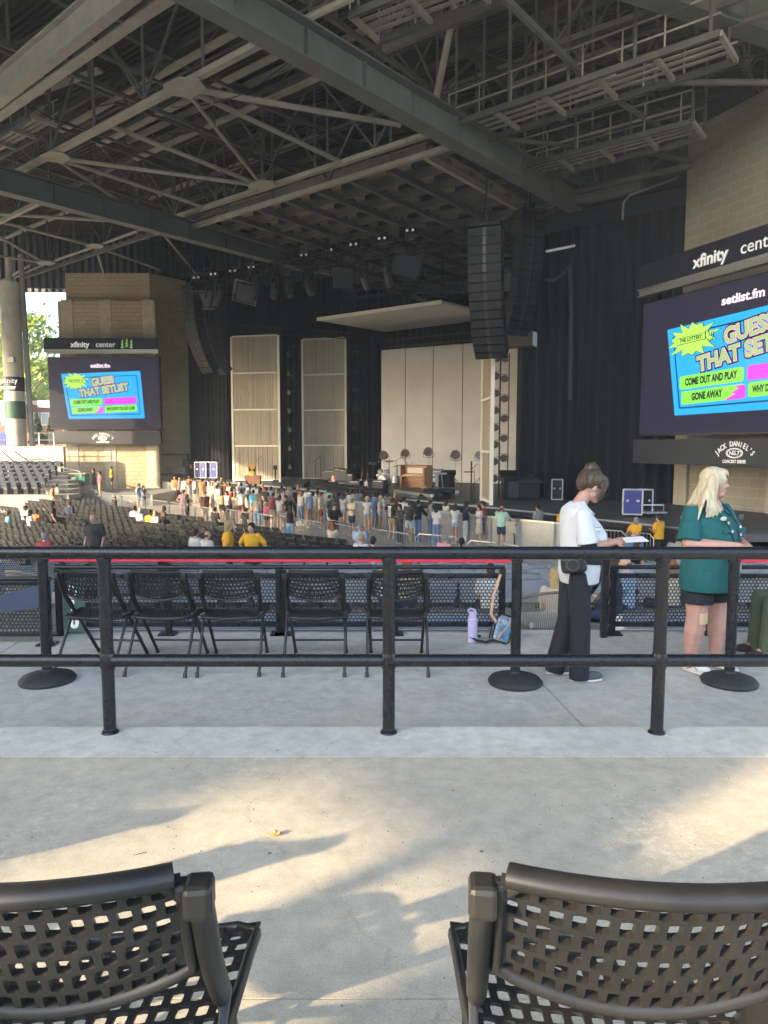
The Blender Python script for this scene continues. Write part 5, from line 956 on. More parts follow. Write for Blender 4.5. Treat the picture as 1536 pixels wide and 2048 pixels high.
# dry leaf
b = at(550, 1672, z=0); m = MB(); lv = [(-.02, 0, .004), (-.012, .016, .010), (0, .012, .016), (.008, .024, .012), (.022, .006, .018), (.018, -.008, .01), (.004, -.014, .012), (-.01, -.010, .006)]
m.add([b+Vector(p) for p in lv]+[b+Vector((.002, .002, .006))], [(i, (i+1) % 8, 8) for i in range(8)]); m.tube(b+Vector((.018, 0, .01)), b+Vector((.04, .006, .004)), .0012, n=4); m.build('dry_leaf', mat('dry_leaf', (.45, .26, .10), .8, noise=.3, scale=60), solid=.001, fix=False, label='curled tan dry leaf lying on the foreground concrete', cat='leaf')
rr = random.Random(4); m = MB(); b = at(266, 1711, z=0); m.tube(b, b+Vector((.05, .022, .003)), .0014, n=4); m.build('twig', mat('twig', (.12, .07, .04), .8), label='tiny dark twig on the foreground concrete left of the leaf', cat='twig')
m = MB()
for i in range(420): x_, y_ = rr.uniform(-2.2, 2.2), rr.uniform(1.0, 3.9); s = rr.uniform(.0012, .0035); m.ell((x_, y_, s*.5), (s, s*rr.uniform(.6, 1), s*.7), n=5, m=4)
m.build('grit', mat('grit', (.13, .12, .10), .9, noise=.5, scale=80), kind='stuff', fix=False)
# ------------------------------------------------------------------ grey plastic stadium seats
M_seat = mat('grey_seat_plastic', (.26, .28, .31), .42, noise=.1, scale=3); M_sleg = mat('seat_iron', (.03, .03, .03), .6)
def seat_mesh(M_, lift=0):
    m = MB(); 
    def arc(x0, x1, y, z0, z1, tl, th):
        P = []; n = 5
        for i in range(n+1):
            u = i/n; x = x0+(x1-x0)*u; b_ = .05*(1-(2*u-1)**2); 
            P.append((x, b_, u))
        for (xa, ba, ua), (xb, bb, ub) in zip(P[:-1], P[1:]):
            ca, cb = (.03 if ua in (0,) else 0), (.03 if ub == 1 else 0)
            m.hexa([(xa, y-ba, z0), (xb, y-bb, z0), (xb, y-bb+th, z0), (xa, y-ba+th, z0), (xa, y-ba-tl, z1-ca), (xb, y-bb-tl, z1-cb), (xb, y-bb-tl+th, z1-cb), (xa, y-ba-tl+th, z1-ca)])
    arc(-.25, .25, 0, .38, .80, .10, .03); arc(-.25, .25, -.10, .80, .815, .02, .06); arc(-.23, .23, .16, .42, .78, -.02, .05); m.box((0, .05, .38), (.44, .2, .06)); m.cur = 1
    for s in (-.27, .27): m.box((s, .05, .2), (.04, .22, .4)); m.box((s, .05, .55), (.04, .34, .04))
    return m
sm_ = seat_mesh(M_seat); me = sm_.mesh('stadium_seat', [M_seat, M_sleg]); M_seat2 = mat('navy_seat_plastic', (.045, .055, .085), .4, noise=.1, scale=3); me2 = sm_.mesh('stadium_seat', [M_seat2, M_sleg])
cnt = 0
def put(me_, nm, loc, rz, label, cat, grp):
    o = bpy.data.objects.new(nm, me_); COL.objects.link(o); o.location = loc; o.rotation_euler = (0, 0, rz); return tag(o, label, cat, grp)
ORD = ['nearest', 'second', 'third', 'fourth', 'farthest']
for k, (y, z) in enumerate([(12.95, -1.60), (14.0, -1.68), (14.95, -1.74), (15.9, -1.82), (17.0, -1.95)]):
    for i in range(-17, 18):
        x = i*.56+(k % 2)*.1; 
        if abs(x) > (y+.5)*.56: continue
        put(me, 'stadium_seat', (x, y+.3, z), 0, 'grey moulded stadium seat in the %s of the grey rows behind the barriers' % ORD[k], 'stadium seat', 'grey stadium seats behind the barriers')
st = thing('side_stand', 'stepped concrete side stand below the low wall at far left', 'stand', (-26, 50, PIT))
for k in range(6):
    D_ = 52-1.7*k; zt__ = .62-.21*k; m = MB(); m.box(((X(-60, D_)+X(142, D_))/2, D_, (PIT+zt__-.8)/2), (X(142, D_)-X(-60, D_)+1, 1.7, zt__-.8-PIT)); m.build('step', mat('tier_concrete', (0, 0, 0)), st)
    n = int((X(140-8*k, D_)-X(-30, D_))/.62)
    for i in range(n): put(me2, 'stadium_seat', (X(-30, D_)+.62*i+.3, D_, zt__-.8), -.35, 'navy stadium seat in row %d of the far left side stand, counting from the wall' % (k+1), 'stadium seat', 'navy seats of the side stand')
srl = thing('stair_handrail', 'dark sloping handrails beside the far left side stand', 'handrail', (-28, 52, 0))
for a, b in (((4, 903), (45, 937)), ((30, 903), (78, 938)), ((-5, 917), (20, 930))): m = MB(); m.tube(at(*a, D=52.9), at(*b, D=51), .05, n=6); m.build('rail', M_black, srl)
m = MB(); m.tube(at(60, 918, D=53), at(90, 920, D=53), .04, n=6); m.tube(at(90, 928, D=53), at(160, 943, D=50), .05, n=6); m.tube(at(160, 943, D=50), at(164, 957, D=49), .05, n=6); m.build('rail', M_steel, srl)
# ------------------------------------------------------------------ rows of floor chairs
M_fch = mat('floor_chair_black', (.012, .012, .012), .5); M_fch2 = mat('floor_chair_seat_glint', (.085, .08, .075), .35)
m = MB(); m.prism([(x_, -.21-.28*(z_-.62), z_) for x_, z_ in ((-.17, .62), (-.08, .595), (.08, .595), (.17, .62), (.19, .68), (.19, .80), (.165, .84), (-.165, .84), (-.19, .80), (-.19, .68))], (0, .015, .003)); m.cur = 1; m.hexa([(-.2, -.2, .43), (.2, -.2, .43), (.21, .22, .45), (-.21, .22, .45), (-.2, -.2, .46), (.2, -.2, .46), (.21, .22, .48), (-.21, .22, .48)]); m.cur = 0
for s in (-.22, .22): m.bar((s, -.27, .84), (s, .24, 0), .025, .025); m.bar((s, -.28, 0), (s, .12, .44), .025, .025)
m.bar((-.22, .16, .12), (.22, .16, .12), .02, .02); m.cur = 1; m.bar((-.165, -.262, .845), (.165, -.262, .845), .02, .014); m.bar((-.22, -.245, .8), (-.215, -.13, .56), .014, .03); m.bar((.22, -.245, .8), (.215, -.13, .56), .014, .03); m.cur = 0; fme = m.mesh('floor_chair', [M_fch, M_fch2]); fmb = m  # paler top and side strips put sunlit glints into the colour
BARR = [(84, 962), (122, 970), (157, 975), (199, 982), (243, 991), (290, 998), (338, 1004), (390, 1012), (446, 1020)], [(451, 1018), (512, 1027), (552, 1032)], [(556, 1030), (581, 1035), (649, 1046)], [(656, 1044), (731, 1059)], [(738, 1056), (824, 1069)], [(830, 1067), (920, 1074)], [(933, 1080), (1000, 1086), (1045, 1094)]
BW = [[at(x, y, z=PIT+1.1) for x, y in seg] for seg in BARR]; allb = sorted([p for seg in BW for p in seg], key=lambda p: p.dot(W))
def barv(u):
    for a, b in zip(allb[:-1], allb[1:]):
        if a.dot(W) <= u <= b.dot(W): t_ = (u-a.dot(W))/max(1e-6, (b.dot(W)-a.dot(W))); return a.dot(A)*(1-t_)+b.dot(A)*t_
    return allb[0].dot(A) if u < allb[0].dot(W) else allb[-1].dot(A)
spots = []; rz_ = math.atan2(-A.x, A.y)
for j in range(60):
    for i in range(-110, 60):
        u, v = i*.53, 10+j*.92; p = uv(u, v, PIT)
        if (i+200) % 26 in (0, 1): continue
        if p.y < 18.9 or v > barv(u)-1.0 or p.x < -.545*p.y-.3 or p.x > .06*p.y+1.5 or p.y > 46-.0*p.x: continue
        if p.x < -.50*p.y and p.y > 38: continue
        spots.append(p)
spots.sort(key=lambda p: p.y)
rr = random.Random(9); near = spots[:300]; far = spots[300:]
for p in near: put(fme, 'floor_chair', p, rz_+rr.uniform(-.13, .13), 'black folding chair in the long rows on the arena floor', 'chair', 'black folding chairs on the arena floor')
big = MB()
for p in far:
    Mx = Matrix.Translation(p) @ Matrix.Rotation(rz_+rr.uniform(-.05, .05), 4, 'Z'); o_ = len(big.v); big.v += [tuple(Mx @ Vector(q)) for q in fmb.v]; big.f += [tuple(k+o_ for k in f) for f in fmb.f]; big.mi += fmb.mi
print('floor chairs', len(spots))
if far: big.build('floor_chairs', [M_fch, M_fch2], kind='stuff', fix=False, label='farther rows of black folding chairs on the arena floor')
# ------------------------------------------------------------------ steel crowd barriers
def barricade(a, b, label, grp='steel crowd barriers'):
    a, b = Vector((a.x, a.y, PIT)), Vector((b.x, b.y, PIT)); d = (b-a); L_ = d.length; d.normalize(); t = thing('crowd_barrier', label, 'barrier', a, grp); m = MB()
    P = [a+UP*.2, a+UP*.95]+[a+d*.15+UP*1.1, b-d*.15+UP*1.1]+[b+UP*.95, b+UP*.2]; m.path(P, .022, n=6, closed=True); m.build('frame', M_steel, t, smooth=True)
    n = max(6, int(L_/.125)); m = MB()
    for i in range(1, n): c = a+d*(L_*i/n); m.tube(c+UP*.2, c+UP*(1.1 if .1 < i/n < .92 else 1.0), .009, n=4)
    m.build('bars', M_steel, t)
    for e in (a+d*.15, b-d*.15): m = MB(); s = d.cross(UP)*.3; m.path([e-s+UP*.01, e-s*.5+UP*.08, e+UP*.2, e+s*.5+UP*.08, e+s+UP*.01], .018, n=5); m.build('foot', M_steel, t)
NB = 0; names = ['farthest left', 'second', 'third', 'fourth', 'fifth', 'sixth', 'seventh', 'eighth', 'ninth', 'tenth', 'eleventh', 'twelfth', 'thirteenth', 'fourteenth', 'fifteenth', 'sixteenth', 'seventeenth', 'eighteenth']
for seg in BW:
    for a, b in zip(seg[:-1], seg[1:]):
        g_ = (b-a)*.012; barricade(a+g_, b-g_, 'steel crowd barrier, %s from left in the line behind the floor seats' % names[NB]); NB += 1
for (p, q, lab) in [((1200, 1059), (1252, 1063), 'steel crowd barrier behind the woman in white at right'), ((1254, 1063), (1308, 1069), 'steel crowd barrier the yellow-shirted woman leans on'), ((1343, 1063), (1400, 1070), 'steel crowd barrier between the yellow-shirted man and the woman in teal')]:
    barricade(at(*p, z=PIT+1.1), at(*q, z=PIT+1.1), lab)
for (p, q, lab) in [((233, 953), (262, 955), 'steel crowd barrier right of the yellow-shirted man by the left tower'), ((264, 955), (293, 958), 'steel crowd barrier meeting the left end of the aluminium barriers')]:
    barricade(at(*p, z=PIT+1.25), at(*q, z=PIT+1.25), lab)
# ------------------------------------------------------------------ people
def melt(m, voxel, smooth=2, name='body', mats=()):
    me = m.mesh('tmp', []); o = bpy.data.objects.new('tmp', me); TS.collection.objects.link(o)
    r = o.modifiers.new('r', 'REMESH'); r.mode = 'VOXEL'; r.voxel_size = voxel; r.use_smooth_shade = True
    if smooth: s = o.modifiers.new('s', 'SMOOTH'); s.iterations = smooth; s.factor = .5
    TS.view_layers[0].update(); dg = TS.view_layers[0].depsgraph; n = bpy.data.meshes.new_from_object(o.evaluated_get(dg)); bpy.data.objects.remove(o); bpy.data.meshes.remove(me)
    n.name = name; n.materials.clear()
    for k in mats: n.materials.append(k)
    for p in n.polygons: p.use_smooth = True
    return n
def loft(m, secs, n=16):
    """secs: (z, rx, ry, cx, cy)"""
    vs = []; fs = []
    for z, rx, ry, cx, cy in secs:
        for i in range(n): a = 2*math.pi*i/n; vs.append((cx+rx*math.cos(a), cy+ry*math.sin(a), z))
    for k in range(len(secs)-1):
        for i in range(n): j = (i+1) % n; fs.append((k*n+i, k*n+j, (k+1)*n+j, (k+1)*n+i))
    fs += [tuple(range(n-1, -1, -1)), tuple(range((len(secs)-1)*n, len(secs)*n))]; m.add(vs, fs)
POSES = {  # elbows and hands, (x outward, y forward, z up)
 'stand': ((.23, -.03, 1.14), (.23, .08, .90)), 'hips': ((.36, -.06, 1.18), (.17, .06, 1.00)), 'cross': ((.25, .06, 1.14), (-.06, .21, 1.20)),
 'phone': ((.22, .04, 1.13), (.05, .27, 1.20)), 'lean': ((.27, .22, 1.12), (.10, .42, 1.10)), 'up': ((.24, .16, 1.30), (.12, .12, 1.56)), 'back': ((.26, -.12, 1.14), (.06, -.17, .98))}
def body_parts(pose='stand', fem=False, sleeve=.55, bottom='shorts', hair='short', sit=False, fat=1.0, stance=.10, leanf=0.0, walk=0.0, one=False, vox=.028):
    S = {}; hipz = .93 if not sit else .50; dz = hipz-.93; sw = (.155 if fem else .185)*(.9+.1*fat)
    Lf = lambda z: leanf*max(0, z-.93)
    def J(x, y, z): return Vector((x, y+Lf(z), z+dz))
    (ex, ey, ez), (hx, hy, hz) = POSES[pose]
    arms = []
    for s in (-1, 1):
        E, Hn = (ex, ey, ez), (hx, hy, hz)
        if one and s == 1: E, Hn = POSES['stand']
        arms.append((J(s*sw, 0, 1.42), J(s*(E[0]-.185+sw), E[1], E[2]), J(s*(Hn[0] if Hn[0] < .2 else Hn[0]-.185+sw), Hn[1], Hn[2])))
    if sit: legs = [(Vector((s*.09, 0, .50)), Vector((s*.11, .43, .50)), Vector((s*.10, .46, .09))) for s in (-1, 1)]
    else: legs = [(Vector((s*.085, 0, .92)), Vector((s*(.085+stance)/1.7, .02+walk*s*.5, .50)), Vector((s*stance, -.02+walk*s, .09))) for s in (-1, 1)]
    hd = J(0, .03, 1.60); ra = .046*(.8+.2*fat) if not fem else .040*(.8+.2*fat); tl = .082*fat if not fem else .084*fat
    m = MB()
    m.ell(hd, (.074, .092, .115)); m.ell(hd+Vector((0, .035, -.06)), (.052, .055, .055)); m.ell(hd+Vector((0, .102, -.02)), (.014, .02, .022), n=6, m=4)
    m.cap(J(0, -.005, 1.42), hd-UP*.05, .058, .05); 
    tor = [(.90, .145, .11), (1.0, .14*fat, .105*fat), (1.10, .13*fat, .10*fat), (1.25, .15*fat, .11*fat), (1.38, .16, .10), (1.45, .09, .065)]
    loft(m, [(z+dz, a, b, 0, Lf(z)) for z, a, b in tor])
    for sh, el, ha in arms:
        m.cap(sh, el, ra*1.15, ra*.85); m.cap(el, ha, ra*.82, ra*.55); d = (ha-el).normalized(); m.ell(ha+d*.05, (.034, .024, .05), M=d.to_track_quat('Z', 'Y').to_matrix()); 
        for k in range(4): o_ = d.orthogonal().normalized()*(.024*(k-1.5)/1.5); m.cap(ha+d*.07+o_, ha+d*.135+o_*1.2, .010, .008, n=5)
        m.cap(ha+d*.03, ha+d*.085+d.cross(UP).normalized()*.04, .012, .009, n=5)
    for hp, kn, an in legs: m.cap(hp, kn, tl, .055*fat); m.cap(kn, kn+(an-kn)*.35, .056*fat, .056*fat); m.cap(kn+(an-kn)*.3, an, .056*fat, .036); m.cap(an, an+Vector((0, .12, -.045)), .036, .03)
    S['body'] = melt(m, vox, 2, 'person_body')
    m = MB(); e = .016
    if fem: ts = [(.95, .155*fat, .12*fat), (1.02, .145*fat, .115*fat), (1.12, .125*fat, .10*fat), (1.27, .150*fat, .125*fat), (1.38, .155, .105), (1.455, .085, .07)]
    else: ts = [(.90, .165*fat, .13*fat), (1.02, .158*fat, .125*fat), (1.14, .158*fat, .12*fat), (1.30, .18*fat, .125*fat), (1.39, .18, .11), (1.465, .10, .075)]
    loft(m, [(z+dz, a+e, b+e, 0, Lf(z)) for z, a, b in ts])
    if sleeve > 0:
        for sh, el, ha in arms:
            if sleeve <= 1: m.cap(sh-Vector((0, 0, .01)), sh+(el-sh)*sleeve, ra*1.15+.026, ra+.03)
            else: m.cap(sh, el, ra*1.15+.022, ra+.018); m.cap(el, el+(ha-el)*(sleeve-1), ra+.018, ra*.7+.014)
    S['shirt'] = melt(m, vox, 1, 'shirt')
    m = MB(); 
    if bottom in ('skirt', 'dress') and not sit: zt_ = .55 if bottom == 'skirt' else .48; loft(m, [(zt_, .20*fat, .17*fat, 0, 0), (.8, .18*fat, .15*fat, 0, 0), (.95, .165*fat, .135*fat, 0, 0), (1.04, .14*fat, .115*fat, 0, 0)])
    else:
        frac = {'shorts': .62, 'minis': .30, 'trousers': 2, 'skirt': .8, 'dress': .8}[bottom]
        loft(m, [(.84+dz, .15*fat, .115*fat, 0, 0), (.95+dz, .162*fat, .13*fat, 0, 0), (1.03+dz, .15*fat, .12*fat, 0, 0)])
        for hp, kn, an in legs:
            if frac >= 1: m.cap(hp, kn, tl+.018, .075*fat); m.cap(kn, an-Vector((0, 0, .03)), .075*fat, .065)
            else: m.cap(hp, hp+(kn-hp)*frac, tl+.02, .085*fat)
    S['bottom'] = melt(m, vox, 1, 'trousers')
    m = MB()
    if hair == 'short': m.ell(hd+Vector((0, -.014, .028)), (.082, .098, .104)); m.ell(hd+Vector((0, -.045, -.02)), (.072, .06, .07))
    elif hair == 'long':
        m.ell(hd+Vector((0, -.016, .026)), (.088, .102, .110)); m.ell(hd+Vector((0, -.06, -.08)), (.095, .055, .13)); m.ell(hd+Vector((0, -.085, -.24)), (.105, .045, .17))
    elif hair == 'pony': m.ell(hd+Vector((0, -.014, .024)), (.082, .098, .104)); m.cap(hd+Vector((0, -.1, .04)), hd+Vector((0, -.15, -.16)), .034, .022)
    elif hair == 'cap': m.ell(hd+Vector((0, 0, .045)), (.088, .104, .085)); m.ell(hd+Vector((0, .11, .05)), (.062, .07, .012)); m.ell(hd+Vector((0, -.045, -.03)), (.074, .058, .06))
    elif hair == 'hat': m.lathe([(.085, .02), (.185, .03), (.185, .04), (.092, .055), (.085, .13), (.06, .15)], hd+Vector((0, 0, .0)), n=14); m.ell(hd+Vector((0, -.045, -.03)), (.074, .058, .06))
    elif hair == 'bald': m.ell(hd+Vector((0, -.05, -.02)), (.077, .052, .05))
    S['hair'] = melt(m, vox*.75 if hair != 'hat' else .014, 1, 'hair')
    m = MB()
    for hp, kn, an in legs: m.ell(an+Vector((0, .055, -.045)), (.048, .135, .045)); m.ell(an+Vector((0, -.02, -.02)), (.043, .055, .05))
    S['shoes'] = melt(m, vox*.8, 1, 'shoe')
    return S
CM = {}
def cmat(c, rough=.85):
    k = tuple(round(x, 3) for x in c)+(rough,)
    if rough == .85: c = tuple(x*.66 if min(c) > .4 else x*.8 for x in c)
    if k not in CM: CM[k] = mat('cloth_%d' % len(CM), c, rough, noise=.12, scale=5)
    return CM[k]
SK = [(.40, .22, .145), (.46, .27, .19), (.34, .18, .115), (.20, .11, .07)]
HC = {'brown': (.06, .032, .018), 'black': (.012, .010, .010), 'blonde': (.42, .30, .14), 'grey': (.30, .29, .28), 'red': (.25, .09, .03), 'white': (.75, .75, .72), 'straw': (.55, .42, .24), 'beige': (.5, .43, .32), 'navy': (.02, .025, .05), 'greycap': (.3, .3, .3), 'blackcap': (.012, .012, .014)}
CACHE = {}; LABELS = {}
NAMES = {'white': (.72, .72, .70), 'black': (.014, .014, .016), 'navy': (.02, .03, .075), 'yellow': (.80, .42, .02), 'pink': (.70, .16, .26), 'red': (.42, .06, .05), 'brown': (.11, .055, .035), 'cyan': (.08, .42, .60), 'teal': (.16, .46, .42), 'light blue': (.36, .48, .66), 'lavender': (.45, .34, .62), 'grey': (.30, .30, .30), 'beige': (.55, .47, .36), 'green': (.10, .13, .08), 'maroon': (.20, .05, .06), 'blue': (.08, .16, .36), 'mint': (.40, .62, .52), 'orange': (.62, .20, .08), 'khaki': (.40, .29, .16), 'denim': (.14, .22, .36), 'pale denim': (.34, .44, .56), 'tie-dye pink': (.70, .34, .38), 'charcoal': (.045, .04, .04), 'purple-grey': (.20, .12, .15)}
def person(loc, face, shirt='grey', pants='navy', hair='brown', hs='short', pose='stand', fem=False, sleeve=.55, bottom='shorts', h=1.72, sit=False, skin=0, label='', grp='people in the arena crowd', fat=1.0, one=False, shoe=(.6, .6, .6), leanf=0.0, vox=.028):
    key = (pose, fem, sleeve, bottom, hs, sit, fat, one, leanf, vox)
    if key not in CACHE: CACHE[key] = body_parts(pose, fem, sleeve, bottom, hs, sit, fat, .10 if not fem else .08, leanf, 0, one, vox)
    S = CACHE[key]; t = thing('person', label, 'person', loc, grp, local=True); t.rotation_euler = (0, 0, face); t.scale = (h/1.72,)*3
    out = {}
    for nm, part, col in (('body', 'body', SK[skin]), ('shirt', 'shirt', NAMES[shirt]), ('trousers' if bottom == 'trousers' else ('skirt' if bottom in ('skirt', 'dress') else 'shorts'), 'bottom', NAMES[pants]), ('hat' if hs in ('hat', 'cap') else 'hair', 'hair', HC[hair]), ('shoes', 'shoes', shoe)):
        me = S[part]
        if not me.materials: me.materials.append(cmat((.5, .5, .5)))
        o = bpy.data.objects.new(nm, me); COL.objects.link(o); o.parent = t; o.material_slots[0].link = 'OBJECT'; o.material_slots[0].material = cmat(col, .55 if part == 'body' else .85); out[part] = o
    return t, out
